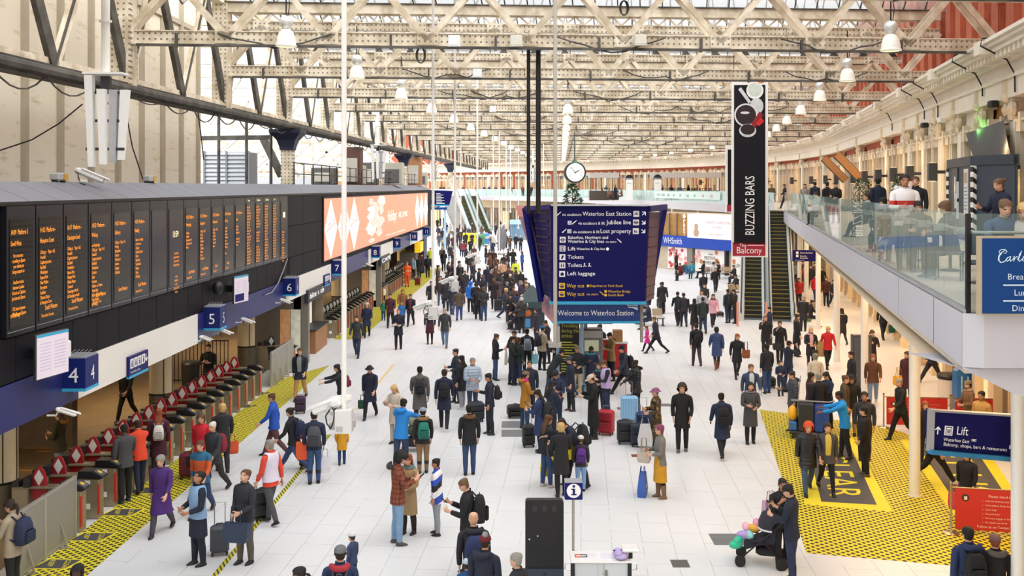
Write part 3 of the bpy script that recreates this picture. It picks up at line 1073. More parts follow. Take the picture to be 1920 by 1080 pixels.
 # information screens hung on the bulkhead
for px0,px1,yt,yb_,lab,mi in((73,134,617,695,'slim white information screen hung on the bulkhead above platform four sign',0),(440,468,513,557,'white notice screen hung on the bulkhead below the departure board end',1)):
 Y=YF((px0+px1)/2,.45)
 c=at((px0+px1)/2,(yt+yb_)/2+6,Y)
 r=thing('information_screen',lab,'screen',(FAS(Y),Y,c[2]),R(-12))
 mb=MB()
 mb.box(.0,.42,-.06,.06,-.10,.1,0)
 mb.box(.30,.36,-.02,.02,-.2,.2,0)
 mb.build('bracket',BLK,r)
 hw=.46
 mb=MB()
 mb.rbox(.40,.46,-hw,hw,-.42,.42,.02,0)
 mb.build('case',DARK,r)
 mb=MB()
 mb.box(.46,.468,-hw+.02,hw-.02,-.40,.40,0)
 mb.box(.468,.471,-hw+.02,hw-.02,.35,.40,1)
 for k in range(9):
  mb.box(.468,.470,-hw+.1,-.06,.22-k*.06,.235-k*.06,2)
  mb.box(.468,.470,.04,hw-.1,.22-k*.06,.235-k*.06,2)
 if mi:
  mb.box(.468,.472,-hw+.06,hw-.3,-.36,-.14,3)
 mb.build('display',[mat('e0d6e4',.4,var=.03,emit=.08),CYAN,mat('c8bfd8',.5),NAVY],r)
 mb=MB()
 mb.rbox(.30,.40,hw+.02,hw+.16,-.16,.16,.02)
 mb.build('junction_box',WHITEM,r)
def cctv(name,loc,aim,label,s=1.0,mount='arm',group=None,boxed=False):
 """a white camera in a sunshield housing on a bracket; aim = heading angle, tilted down"""
 r=thing(name,label,'camera',loc,0,group)
 M=Matrix.Rotation(aim,4,'Z')@Matrix.Rotation(R(-24),4,'X')
 mb=MB(T=M)
 mb.rbox(-.085*s,.085*s,-.1*s,.62*s,-.08*s,.08*s,.05*s)
 mb.rbox(-.10*s,.10*s,.02*s,.74*s,.05*s,.11*s,.03*s)
 mb.build('housing',WHITEM,r,smooth='auto')
 mb=MB(T=M)
 mb.box(-.06*s,.06*s,.62*s,.626*s,-.06*s,.05*s)
 mb.build('lens_window',BLK,r)
 mb=MB()
 mb.tube([(0,0,-.06*s),(0,0,-.20*s),(.10*s,-.1*s,-.26*s),(.24*s,-.1*s,-.26*s)]if mount=='arm' else[(0,0,-.06*s),(-.1*s,0,-.2*s),(-.4*s,0,-.2*s)],.035*s,8)
 mb.build('bracket',WHITEM,r)
 mb=MB()
 mb.tube([(0,-.05,-.05),(.05*s,-.14*s,-.16*s),(0.1*s,-.1*s,-.32*s),(.2*s,-.1*s,-.34*s)],.014*s,6)
 mb.build('cable',BLK,r)
 return r
for px,py,aim,lab in((110,768,R(-60),'white surveillance camera under blue fascia above hooded woman'),(378,632,R(-30),'small white camera at the start of platform five fascia'),(412,618,R(-75),'white camera below the platform five sign'),(455,598,R(-75),'white camera right of the platform five sign'),(528,562,R(-70),'white camera below the platform six sign'),(688,495,R(-70),'white camera below the platform eight fascia')):
 Y=YF(px,.35)
 c=at(px,py,Y)
 r=cctv('surveillance_camera',(FAS(Y)+.35,Y,c[2]),aim,lab,.55,'side')
 # camera and lights on top of the bulkhead
for px,py,lab in((148,320,'long white surveillance camera on top of the bulkhead capping'),):
 Y=YF(px,-.85)
 cctv('surveillance_camera',(FAS(Y)-.85,Y,7.55),R(-60),lab,.9)
for px,lab in((110,'small floodlight with amber side on top of bulkhead near white camera'),(280,'small floodlight with amber side on bulkhead above departure board middle')):
 Y=YF(px,-.9)
 r=thing('floodlight',lab,'light',(FAS(Y)-.9,Y,7.28))
 mb=MB()
 mb.rbox(-.1,.1,-.22,.22,.05,.22,.03)
 mb.build('body',mat('a9aaac',.5),r)
 mb=MB()
 mb.box(.1,.12,.02,.2,.06,.2)
 mb.build('amber_panel',mat('c79a3e',.4,var=.2),r)
 mb=MB()
 mb.box(-.06,.06,-.2,-.16,0,.06)
 mb.box(-.06,.06,.16,.2,0,.06)
 mb.build('foot',BLK,r)
 # speaker dome on black panel
c=at(408,540,YF(408,.2))
tag(MB().sph((0,0,0),(.16,.16,.2),14,8).box(-.3,0,-.05,.05,-.03,.05).build('ceiling_speaker',BLK,None,smooth='auto',loc=c),'round black speaker on the bulkhead left of the notice screen','speaker')
mb=MB()
mb.tube([(FAS(YF(537))+.04,YF(537),4.5),at(532,505,YF(532,.06)),at(522,530,YF(522,.07)),at(510,548,YF(510,.07)),at(497,553,YF(497,.07))],.022,6)
tag(mb.build('drooping_cable',mat('8a8a8e',.5)),'grey cable drooping from the end of the departure board','cable')
# railing and plant behind the bulkhead, past the cream screen
mb=MB()
yy=42.0
while yy<84:
 mb.box(FAS(yy)-.95,FAS(yy)-.91,yy-.02,yy+.02,7.25,8.25)
 yy+=1.8
for z in(7.75,8.22):
 mb.bar((FAS(42)-.93,42,z),(FAS(84)-.93,84,z),.045,.045)
tag(mb.build('guard_rail',BLK),'black guard rail along the top of the bulkhead','railing')
for px0,px1,yt,Y,lab in((383,466,283,46.0,'pale grey louvred plant enclosure above the bulkhead'),):
 (xa,_,z1),(xb,_,_)=at(px0,yt,Y),at(px1,yt,Y)
 r=thing('plant_enclosure',lab,'enclosure',((xa+xb)/2,Y,7.0))
 hw=(xb-xa)/2
 zt=z1-7.0
 mb=MB()
 mb.box(-hw,hw,.05,1.6,0,zt-.05)
 mb.build('casing',mat('9aa0a8',.5),r)
 mb=MB()
 for k in range(9):
  z=.12+k*(zt-.1)/9
  mb.add([(-hw,.0,z),(hw,.0,z),(hw,.06,z+.14),(-hw,.06,z+.14),(-hw,.02,z-.012),(hw,.02,z-.012)],[(0,1,2,3),(5,4,0,1)][:1]+[(0,4,5,1)],0)
 mb.build('louvres',mat('c6cbd2',.45),r)
 mb=MB()
 for x in(-hw,0,hw):
  mb.box(x-.04,x+.04,-.03,.02,0,zt)
 mb.build('frame',mat('8b9198',.5),r)
Yp=45
for px,lab in((410,'left black post behind the bulkhead capping'),(462,'black post at right of the louvred enclosure'),(508,'dark post left of the navy column capital')):
 x=at(px,0,Yp)[0]
 tag(MB().cyl((x,Yp,7.3),(x,Yp,10.4),.07,.07,10).build('service_post',DARK_STEEL),lab,'post')
tag(MB().bar((-15,Yp,9.4),(-11,Yp,9.45),.12,.2).build('service_beam',DARK_STEEL),'dark horizontal beam above the louvred enclosure','beam')
tag(MB().bar(at(493,258,50),at(528,330,50),.3,.35).build('service_brace',DARK_STEEL),'thick dark slanting brace left of the navy column capital','brace')
tag(MB().bar(at(500,255,52),at(560,330,52),.12,.14).build('service_brace',WLAT),'thin white slanting brace behind the navy column capital','brace')
PB=[mat('5d5a57',.6,var=.2),mat('5a3a32',.6),mat('b9b3a6',.5),mat('a9774f',.7)]
for px,Y,w_,h_,mi,lab in((605,58,1.4,1.0,0,'grey plant box behind the railing above coral screen'),(660,60,1.0,2.3,1,'tall dark brown plant box beside nearest pole'),(668,61,.9,1.2,2,'pale plant box beside the dark brown box'),(690,66,1.2,1.5,0,'grey plant box left of the distant speaker cluster'),(735,70,1.5,1.6,2,'pale plant box right of the distant speaker cluster'),(775,84,1.3,2.4,3,'tan plant box at the far end of bulkhead'),(790,89,1,1.2,2,'last pale plant box on the bulkhead')):
 x=at(px,0,Y)[0]
 r=thing('plant_box',lab,'plant equipment',(x,Y,7.32))
 MB().rbox(-w_/2,w_/2,0,1.2,0,h_,.05).build('case',PB[mi],r)
 MB().rbox(-w_/3,w_/3,-.08,.02,.15,h_*.7,.03).build('access_panel',PB[2 if mi!=2 else 0],r)
 # ---------------------------------------------------------------- ticket gates
GATE_BODY=mat('a59a82',0.4,metal=0.55,var=0.15,scale=4)
RED=mat('b3202c',0.4,var=0.08)
PADY=mat('e8b93c',0.4,var=.05)
def make_gate(first,y):
 r=thing('ticket_gate','x','ticket gate',(GX(y),y,0),0)
 mb=MB()
 mb.rbox(-.62,0,-.14,.14,0,.88,.02,0)
 mb.rbox(-1.45,-.6,-.11,.11,0,.34,.02,0)
 mb.rbox(-1.45,-1.1,-.13,.13,.3,.92,.02,0)
 mb.rbox(-1.45,-.4,-.13,.13,.90,.95,.02,0)
 cab_=mb.build('cabinet',GATE_BODY,r)
 mb=MB()
 mb.loft([[(-.44,yy,.90),(.02,yy,.86),(.10,yy,.90),(-.16,yy,1.04),(-.44,yy,1.04)]for yy in(-.15,.15)],True,0)
 head_=mb.build('reader_head',BLK,r)
 mb=MB()
 mb.add([(-.13,-.10,1.038),(.06,-.10,.936),(.06,.10,.936),(-.13,.10,1.038),(-.13,-.10,1.03),(.06,-.10,.92),(.06,.10,.92),(-.13,.10,1.03)],[(0,1,2,3),(7,6,5,4),(0,4,5,1),(1,5,6,2),(2,6,7,3),(3,7,4,0)],0)
 mb.lathe([(.055,0),(.055,.006)],(0,0,0),14,1,T=Matrix.Translation((-.03,0,.988))@Matrix.Rotation(R(28),4,'Y'))
 mb.build('card_reader',[mat('565c66',.3),PADY],head_)
 mb=MB()
 n=12
 mb.loft([[(-.92+.16*math.cos(2*PI*t/n),dy,.92+.42*math.sin(2*PI*t/n))for t in range(n)]for dy in(-.03,.03)],True,0)
 flap=mb.build('flap',RED,r)
 mb=MB()
 for q,dz in((1,0),(-1,0)):
  mb.prism([(-.10,0),(0,-.17),(.10,0),(0,.17)],0,.006,T=frame(-.92,-.032 if q==1 else .032,1.12,(q,0,0)))
 mb.build('diamond',WTXT,flap)
 MB().box(-1.2,-1.06,-.14,.14,.94,1.14).build('display_unit',DARK,r)
 MB().box(-1.44,-1.3,-.12,.12,.94,1.06).build('display_unit',DARK,r)
 for a,b in((.72,.84),(.22,.34)):
  MB().box(-.30,-.18,-.146,-.14,a,b).build('sticker',WTXT,cab_)
 mb=MB()
 mb.box(-.0,.006,-.13,-.06,.12,.76)
 mb.box(-.02,.004,-.146,-.139,.10,.76)
 mb.build('red_strip',mat('c4302f',.45),cab_)
 return r
gp=make_gate(True,20.6)
gy=[20.65+.84*i for i in range(17)]
gys=[(y,'nearest row')for y in gy]+[(38.9,'pair')]+[(47.0+.84*i,'second row')for i in range(14)]+[(64.6+.84*i,'third row')for i in range(9)]+[(73.6+.84*i,'far row')for i in range(6)]
ordn=['first','second','third','fourth','fifth','sixth','seventh','eighth','ninth','tenth','eleventh','twelfth','thirteenth','fourteenth','fifteenth','sixteenth','seventeenth']
cnt={}
for i,(y,row)in enumerate(gys):
 g=gp if i==0 else copy_tree(gp)
 g.location=(GX(y),y,0)
 k=cnt.get(row,0)
 cnt[row]=k+1
 if row=='nearest row':
  g['label']=f'{ordn[k]} steel ticket gate from the mesh fence in the nearest row'
 elif row=='pair':
  g['label']='single steel ticket gate between the grey fence and refreshment shop'
 else:
  g['label']=f'steel ticket gate with black reader in the {row} beyond the refreshment shop'
 if row!='nearest row':
  for ch in g.children:
   if ch.name.startswith('flap'):
    ch.material_slots[0].link='OBJECT'
    ch.material_slots[0].material=DARK
 g['group']='ticket gates, '+row
 # mesh fence panels beside the gates
MESH=mat('9c9a92',0.5,metal=.3,var=.1,scale=60,bump=.3,bscale=200)
def fence_panel(y0,y1,label,grp):
 r=thing('fence_panel',label,'fence',(GX(y0),y0,0),0,grp)
 L_=y1-y0
 dx=GX(y1)-GX(y0)
 mb=MB()
 mb.add([(-.02,.03,.1),(.02,.03,.1),(dx+.02,L_-.03,.1),(dx-.02,L_-.03,.1),(-.02,.03,1.22),(.02,.03,1.22),(dx+.02,L_-.03,1.22),(dx-.02,L_-.03,1.22)],[(3,2,1,0),(4,5,6,7),(0,1,5,4),(1,2,6,5),(2,3,7,6),(3,0,4,7)])
 mb.build('mesh_panel',MESH,r)
 mb=MB()
 mb.bar((0,0,1.24),(dx,L_,1.24),.05,.05)
 mb.bar((0,0,.08),(dx,L_,.08),.04,.04)
 mb.box(-.03,.03,-.03,.03,0,1.27)
 mb.box(dx-.03,dx+.03,L_-.03,L_+.03,0,1.27)
 mb.box(-.18,.18,L_*.5-.04,L_*.5+.04,0,.02)
 mb.bar((.16,L_*.5,.02),(.02,L_*.5,.5),.03,.03)
 mb.build('frame',mat('b5b3ac',.4,metal=.5),r)
 mb=MB()
 mb.bar((.03,L_*.75,1.1),(.03,L_*.9,1.1),.02,.05)
 mb.build('latch',CHROME,r)
 return r
fence_panel(19.0,20.25,'grey perforated fence panel next to the first ticket gate','fence panels')
fence_panel(17.7,18.97,'grey perforated fence panel nearest the camera','fence panels')
for k in range(4):
 fence_panel(35.4+.8*k,36.17+.8*k,f'{ordn[k]} narrow grey fence panel beyond the nearest row of gates','narrow fence panels')
 # near gate end at the bottom-left corner
g=copy_tree(gp)
g.location=(GX(16.6)-.2,16.7,0)
g['label']='steel ticket gate at the bottom left corner beside backpack woman'
g['group']='ticket gates, corner'
# black railings and people-side fittings beyond the gates
mb=MB()
for k in range(18):
 y=36.2
 x=-12.8+k*.14
 mb.box(x-.012,x+.012,y-.012,y+.012,0,1.6)
mb.bar((-12.8,36.2,1.55),(-10.4,36.2,1.55),.04,.04)
mb.bar((-12.8,36.2,.1),(-10.4,36.2,.1),.04,.04)
tag(mb.build('platform_railing',BLK),'black upright railings on the platform side behind the gates','railing')
tag(MB().lathe([(.28,0),(.3,.05),(.33,.8),(.35,.82),(.3,.9)],(0,0,0),14).build('litter_bin',DARK,loc=(-11.6,35.6,0),smooth='auto'),'round dark bin beside the black platform railings','bin')
# refreshment shops between the gate rows
WARM=mat('ffe2b4',.6,var=.25,scale=3,emit=.55)
def shop(y0,y1,sign,label,cat,cols,depth=2.6):
 r=thing('kiosk_shop',label,cat,(FAS(y0),y0,0),0)
 L_=y1-y0
 mb=MB()
 mb.box(-depth,-.25,L_-.1,L_,0,2.9,0)
 mb.box(-depth,-depth+.1,0,L_,0,2.9,0)
 mb.box(-depth,-.2,0,.25,0,2.9,1)
 mb.box(-.5,.1,.0,.25,0,2.9,1)
 mb.build('walls',[mat('8e7f6e',.6,var=.15),mat('8f8a83',.4,metal=.4)],r)
 mb=MB()
 mb.box(-.05,.12,-.1,L_,2.45,2.98)
 mb.build('sign_board',mat('35333b',.4),r)
 mb=MB()
 mb.text(sign,.34,frame(.125,.15,2.6,(0,1,0)),sx=(L_-.4)/(.34*len(sign)*.56))
 mb.build('lettering',mat('fffdf5',.5,emit=.5),r)
 mb=MB()
 for k,c in enumerate(cols):
  a=.35+(L_-.6)*k/len(cols)
  b_=.35+(L_-.6)*(k+1)/len(cols)-.1
  mb.box(-.75,-.7,a,b_,.95,2.35,k)
 mb.build('display_panel',[mat(c,.5,var=.35,scale=4,emit=.42)for c in cols],r)
 for a,c in((-1.05,'d9a070'),(-.62,'efe0c8')):
  MB().box(a,a+.4,-.03,0,.4,2.2).build('display_panel',mat(c,.5,var=.5,scale=4,emit=.12),r)
 mb=MB()
 mb.rbox(-.65,-.05,L_*.45,L_-.1,0,1.0,.02,0)
 mb.box(-.7,0,L_*.43,L_-.08,1.0,1.05,1)
 mb.build('counter',[mat('9a6a42',.5,var=.2,scale=3),DARK],r)
 return r
shop(40.2,45.2,'delices  o  cafe','refreshment kiosk with white lit sign and bright posters near platform six','shop',['f3d9b0','ffe9c6','e8dccb'])
shop(59.0,63.6,'CAFE','small bright food kiosk with glowing display near platform eight','shop',['ffd08a','ffb070','fff2e0'])
r=thing('kiosk_shop','yellow fronted ticket kiosk beneath platform ten and eleven signs','shop',(FAS(79),79.2,0))
mb=MB()
mb.box(-.4,.08,0,2.6,1.9,2.7)
mb.build('sign_board',mat('f6c52c',.4,emit=.35),r)
mb=MB()
mb.box(-1.6,-.3,0,2.6,0,1.9)
mb.build('walls',mat('6d6a63',.5),r)
mb=MB()
fbox(mb,82,84,-.3,.04,0,2.86)
struct(mb.build('wall_end',mat('252a63',.4,var=.1)))
# ---------------------------------------------------------------- brick and stone building behind the balcony
ZB=5.65
# ground-floor shop fronts under the balcony
s0,s1=0.0,BLD.L
mb=MB()
BLD.strip(mb,s0,s1,.25,.6,0,ZB-.6,0)
struct(mb.build('wall_right_shopfront',mat('d9c09c',.6,var=.12,scale=1)))
SHOPG=mat('5b4a38',0.12,var=.35,scale=1.5,spec=.8)
SHOPL=mat('f5d9a8',.5,var=.35,scale=2.5,emit=.35)
mbp,mbg=MB(),MB()
s=4.0
k=0
while s<BLD.L-3:
 M=BLD.M(s)
 mbp.box(-.22,.22,-.12,.3,0,3.6,0,M)
 mbp.box(-.30,.30,-.16,.3,0,.35,0,M)
 mbg.box(.25,1.95,.12,.26,.1,3.1,0 if(k%3)else 1,M)
 mbg.box(.2,2.0,.02,.26,3.1,3.5,2,M)
 mbp.box(1.05,1.13,.05,.28,0,3.1,0,M)
 s+=2.2
 k+=1
BLD.strip(mbp,0,BLD.L,-.05,.3,3.6,ZB-.7,0)
struct(mbp.build('trim_shopfront_piers',mat('e2cba8',.55,var=.08,scale=1)))
struct(mbg.build('window_shopfront',[SHOPG,SHOPL,mat('8d7355',.5,var=.2)]))
# balcony storey: stone piers, windows, brick band, entablature
SN=BLD.s_at_y(72)
mb=MB()
BLD.strip(mb,0,BLD.L,.5,.9,ZB-.7,9.75,0)
struct(mb.build('wall_right',BRICK))
mb=MB()
BLD.strip(mb,0,BLD.L,.0,.9,9.72,10.25,0)
BLD.strip(mb,0,BLD.L,-.08,.9,10.25,10.36,0)
BLD.strip(mb,0,BLD.L,.02,.9,10.36,10.72,0)
BLD.strip(mb,0,BLD.L,-.20,.9,10.70,10.80,0)
BLD.strip(mb,0,BLD.L,-.62,.9,10.92,11.06,0)
BLD.strip(mb,0,BLD.L,-.74,.9,11.06,11.16,0)
BLD.strip(mb,0,BLD.L,-.84,.9,11.16,11.26,0)
s=6.0
while s<BLD.L-2:
 mb.box(-.09,.09,-.55,0,10.74,10.93,0,BLD.M(s))
 s+=.42 if s<SN else .6
s=BLD.s_at_y(21)
while s<BLD.L:
 mb.box(-.30,.30,-.92,0,10.9,11.27,0,BLD.M(s))
 s+=6.6
struct(mb.build('trim_cornice',STONE))
# attic storey
mb=MB()
BLD.strip(mb,0,BLD.L,.5,.9,11.2,17.5,0)
s=2.0
while s<BLD.L-2:
 M=BLD.M(s)
 mb.box(-.38,.38,.28,.6,11.2,17.5,0,M)
 s+=1.65
struct(mb.build('wall_right_attic',BRICK))
mb=MB()
s=BLD.s_at_y(22)+.8
k=0
while s<BLD.L-2:
 M=BLD.M(s)
 if k%5 in(2,3):
  mb.box(-.38,.38,.40,.55,11.6,14.6,1,M)
  for a in(-.46,.40):
   mb.box(a,a+.1,.34,.6,11.4,14.8,0,M)
  mb.box(-.5,.5,.30,.6,14.6,15.0,0,M)
 elif k%5==0:
  mb.cyl(M@Vector((-.2,.40,11.3)),M@Vector((-.2,.40,17)),.05,n=8,mi=2)
 s+=1.65
struct(mb.build('window_attic',[STONE,WINDARK,mat('4d4038',.5)]))
# bays
CAPL=[]
mbw,mbf,mbs,mbb=MB(),MB(),MB(),MB()
s=BLD.s_at_y(21.5)
k=0
nwin=0
bay=3.3
LIT=mat('b08f62',.3,var=.7,scale=1.6,emit=.16)
while s<BLD.L-4:
 M=BLD.M(s)
 # pilaster with plinth at the bay line
 if BLD.at(s)[0].y<47 or k%3==0:
  mbs.box(-.34,.34,.12,.55,ZB,ZB+.55,0,M)
  mbs.box(-.27,.27,.16,.55,ZB+.55,9.2,0,M)
 if BLD.at(s)[0].y<47 or k%3==0:
  CAPL.append((s,k))
  # windows either side of the middle pier
 for a in(.48,1.88):
  kind=(k*2+(a>1))%7
  wz1=8.75 if s<SN else 8.9
  sw=.14 if 31<BLD.at(s)[0].y<47 else .09
  mbf.box(a-sw,a,.22,.6,ZB,wz1+.0,0,M)
  mbf.box(a+.94,a+.94+sw,.22,.6,ZB,wz1,0,M)
  mbf.box(a-.12,a+1.06,.16,.6,wz1,wz1+.28,0,M)
  mbf.box(a+.36,a+.58,.08,.6,wz1-.02,wz1+.52,0,M)
  mbf.box(a-.16,a+1.1,.10,.6,wz1+.28,wz1+.34,0,M)
  lit=s>SN+2 or kind in(1,4)
  mbw.box(a,a+.94,.42,.52,ZB+.05,wz1-.55,1 if lit else 0,M)
  mbw.box(a,a+.94,.40,.52,wz1-.55,wz1,2,M)
  mbw.box(a+.45,a+.49,.38,.5,ZB+.05,wz1,3,M)
  mbw.box(a,a+.94,.37,.5,wz1-.60,wz1-.52,3,M)
  pass
 if 31<BLD.at(s)[0].y<47:
  mbs.box(.27,.36,.3,.6,ZB,9.72,0,M)
  mbs.box(1.54,1.76,.3,.6,ZB,9.72,0,M)
  mbs.box(.27,3.1,.3,.6,9.16,9.72,0,M)
  mbs.box(2.94,3.1,.3,.6,ZB,9.72,0,M)
 s+=bay
 k+=1
struct(mbs.build('trim_pilasters',STONE))
struct(mbf.build('trim_window_surrounds',STONE2))
struct(mbw.build('window_1',[WINDARK,LIT,mat('6a6866',.3,var=.2),mat('cfc4b2',.5)]))
def capital(M,sc=1.0):
 mb=MB(T=M)
 mb.box(-.36,.36,.06,.5,9.62,9.72)
 for x in(-.30,.30):
  for r_,d in((.19,0),(.13,-.03),(.07,-.06)):
   mb.lathe([(r_,0),(r_,.12)],(0,0,0),14,0,T=Matrix.Translation((x,.14+d,9.42))@Matrix.Rotation(R(90),4,'X'))
 mb.box(-.3,.3,.08,.4,9.40,9.62)
 mb.loft([[(-.22,.1,9.1),(.22,.1,9.1),(.22,.4,9.1),(-.22,.4,9.1)],[(-.28,.06,9.40),(.28,.06,9.40),(.28,.4,9.40),(-.28,.4,9.40)]])
 mb.box(-.10,.10,-.10,.14,9.72,10.2)
 mb.sph((0,-.02,9.75),(.16,.14,.16),10,6)
 return mb
mbc=MB()
for s,k in CAPL:
 if s<BLD.s_at_y(100):
  c=capital(BLD.M(s))
  mbc.add(c.v,c.f)
struct(mbc.build('trim_capitals',STONE2,smooth='auto'))
# up-and-down wall lamps on the pilasters
SC_M=mat('4b4a4d',.45,metal=.3,var=.1)
GLOW=mat('ffcf8a',.5,var=.02,emit=3.0)
lampy=[27.3,36.7,41.5,45.7,50.4,55,60,69,75.5,83,92,102,113,123]
first=None
for i,y in enumerate(lampy):
 s=BLD.s_at_y(y)
 M=BLD.M(s)
 p,d=BLD.at(s)
 if first is None:
  r=first=thing('wall_lamp','','lamp')
  mb=MB()
  mb.rbox(-.17,.17,.10,.40,-.34,.34,.02,0)
  mb.build('shade',SC_M,r)
  mb=MB()
  mb.box(-.05,.05,-.2,.12,-.06,.06,0)
  mb.build('bracket',SC_M,r)
  mb=MB()
  mb.box(-.12,.12,.14,.36,.335,.345,0)
  mb.box(-.12,.12,.14,.36,-.345,-.335,0)
  mb.build('bulb',GLOW,r)
 else:
  r=copy_tree(first)
 r['label']='dark box shaped wall lamp shining up and down on stone pilaster above balcony'
 r['category']='lamp'
 r['group']='wall lamps along the balcony wall'
 r.location=(p.x,p.y,7.75)
 r.rotation_euler=(0,0,math.atan2(d.y,d.x))
 n=Vector((d.y,-d.x))
 l=D.lights.new('wall_lamp_light','POINT')
 l.energy=14
 l.color=(1.0,.68,.35)
 l.shadow_soft_size=.1
 for z in(8.35,7.15):
  o=D.objects.new('wall_lamp_light',l)
  o.location=(p.x-n.x*.3,p.y-n.y*.3,z)
  COL.objects.link(o)
for y,z in((21.7,7.4),(34.9,6.4),(31.0,9.0)):
 s=BLD.s_at_y(y)
 p,d=BLD.at(s)
 n=Vector((d.y,-d.x))
 l=D.lights.new('green_spot','POINT')
 l.energy=7
 l.color=(.25,1.0,.2)
 o=D.objects.new('green_festive_light',l)
 o.location=(p.x-n.x*.15,p.y-n.y*.15,z)
 COL.objects.link(o)
 # downpipe-like cables over the cornice and small floodlights
for i,(px,py)in enumerate(((1862,185),(1770,218),(1800,212))):
 s=BLD.s_at_y((28.5,38.5,35.0)[i])
 M=BLD.M(s)
 r=thing('floodlight',('small dark floodlight on the stone band at far right','small dark floodlight below cornice left of the big capital','white floodlight and bracket beside the big stone capital')[i],'light',tuple(M@Vector((0,-.25,9.6))))
 MB().rbox(-.12,.12,-.16,.1,-.1,.1,.03).build('body',(BLK,BLK,WHITEM)[i],r)
 MB().box(-.03,.03,.08,.3,-.02,.02).build('bracket',BLK,r)
for i,(y,z0,z1,off)in enumerate(((26.8,11.2,9.8,-.9),(30.5,11.2,10.0,-.9),(36.5,11.2,9.6,-.9),(39.5,11.2,9.9,-.9),(47,11.2,9.9,-.9))):
 M=BLD.M(BLD.s_at_y(y))
 mb=MB()
 mb.tube([M@Vector(q)for q in((0,.2,11.30),(0,-.9,11.3),(.02,-.93,11.1),(.0,-.6,10.9),(.03,-.25,10.7),(0,-.06,10.3),(.02,-.05,z1))],.025,6)
 tag(mb.build('wall_cable',BLK),f'{ordn[i]} black cable looping over the stone cornice counting from the right','cable')
 # wall cartouche relief
M=BLD.M(BLD.s_at_y(38.2))
mb=MB(T=M)
rr=random.Random(4)
mb.box(-.8,.8,.1,.5,9.0,9.15)
for q in range(26):
 mb.sph((rr.uniform(-.7,.7),.12,rr.uniform(9.2,9.68)),(rr.uniform(.06,.16),.08,rr.uniform(.05,.12)),8,5)
struct(mb.build('trim_relief',STONE2,smooth=True))
# ---------------------------------------------------------------- balcony slab, fascia and glass
NEAR_Y=12.1
END_Y=62.3
LILAC=mat('c3c2cb',0.42,var=0.04,scale=.6)
mb=MB()
poly_near=[(EDGE(NEAR_Y),NEAR_Y),(20,NEAR_Y),(WALL(NEAR_Y)+8,20)]
mb.add([(EDGE(NEAR_Y)+.05,NEAR_Y+.05,ZB),(30,NEAR_Y+.05,ZB),(WALL(END_Y)+1,END_Y,ZB),(EDGE(END_Y)+.05,END_Y,ZB),(EDGE(NEAR_Y)+.05,NEAR_Y+.05,ZB-.75),(30,NEAR_Y+.05,ZB-.75),(WALL(END_Y)+1,END_Y,ZB-.75),(EDGE(END_Y)+.05,END_Y,ZB-.75)],[(0,1,2,3),(7,6,5,4),(2,6,7,3),(0,3,7,4),(1,0,4,5)])
# far deck beyond the escalators, following the curve
DECK=Path([(17.2,64.4),(19.0,76),(18.9,87),(16.5,100),(14.5,115),(11,135),(3.6,155),(-5.4,168),(-14,177),(-20,183)])
n=60
vs=[]
for i in range(n+1):
 p,d=DECK.at(DECK.L*i/n)
 q,e=BLD.at(BLD.s_at_y(END_Y)+(BLD.L-BLD.s_at_y(END_Y))*i/n)
 vs+=[(p.x,p.y,ZB),(q.x,q.y,ZB),(p.x,p.y,ZB-.7),(q.x,q.y,ZB-.7)]
fs=[]
for i in range(n):
 a,b=i*4,i*4+4
 fs+=[(a,a+1,b+1,b),(a+2,b+2,b+3,a+3)]
mb.add(vs,fs)
mb.add([(EDGE(END_Y),END_Y,ZB),(WALL(END_Y)+1,END_Y,ZB),(WALL(66)+1,66,ZB),(17.2,64.4,ZB),(EDGE(END_Y),END_Y,ZB-.7),(WALL(END_Y)+1,END_Y,ZB-.7),(WALL(66)+1,66,ZB-.7),(17.2,64.4,ZB-.7)],[(0,1,2,3),(7,6,5,4)])
struct(mb.build('floor_balcony',[mat('d8cbb8',.5,var=.08,scale=1)]))
mb=MB()
ys=[NEAR_Y,13.9,17.0,20.5,24.5,29,34,39.5,45,51,57,END_Y]
e=.012
for y0,y1 in zip(ys,ys[1:]):
 a,b=y0+e,y1-e
 mb.add([(EDGE(a),a,ZB-.66),(EDGE(b),b,ZB-.66),(EDGE(b),b,ZB),(EDGE(a),a,ZB),(EDGE(a)+.5,a,ZB-.86),(EDGE(b)+.5,b,ZB-.86)],[(1,0,3,2),(0,1,5,4)])
mb.add([(EDGE(NEAR_Y),NEAR_Y,ZB-.66),(EDGE(NEAR_Y)+.22,NEAR_Y-.1,ZB-.66),(30,NEAR_Y-.1,ZB-.66),(EDGE(NEAR_Y),NEAR_Y,ZB),(EDGE(NEAR_Y)+.22,NEAR_Y-.1,ZB),(30,NEAR_Y-.1,ZB)],[(0,1,4,3),(1,2,5,4)])
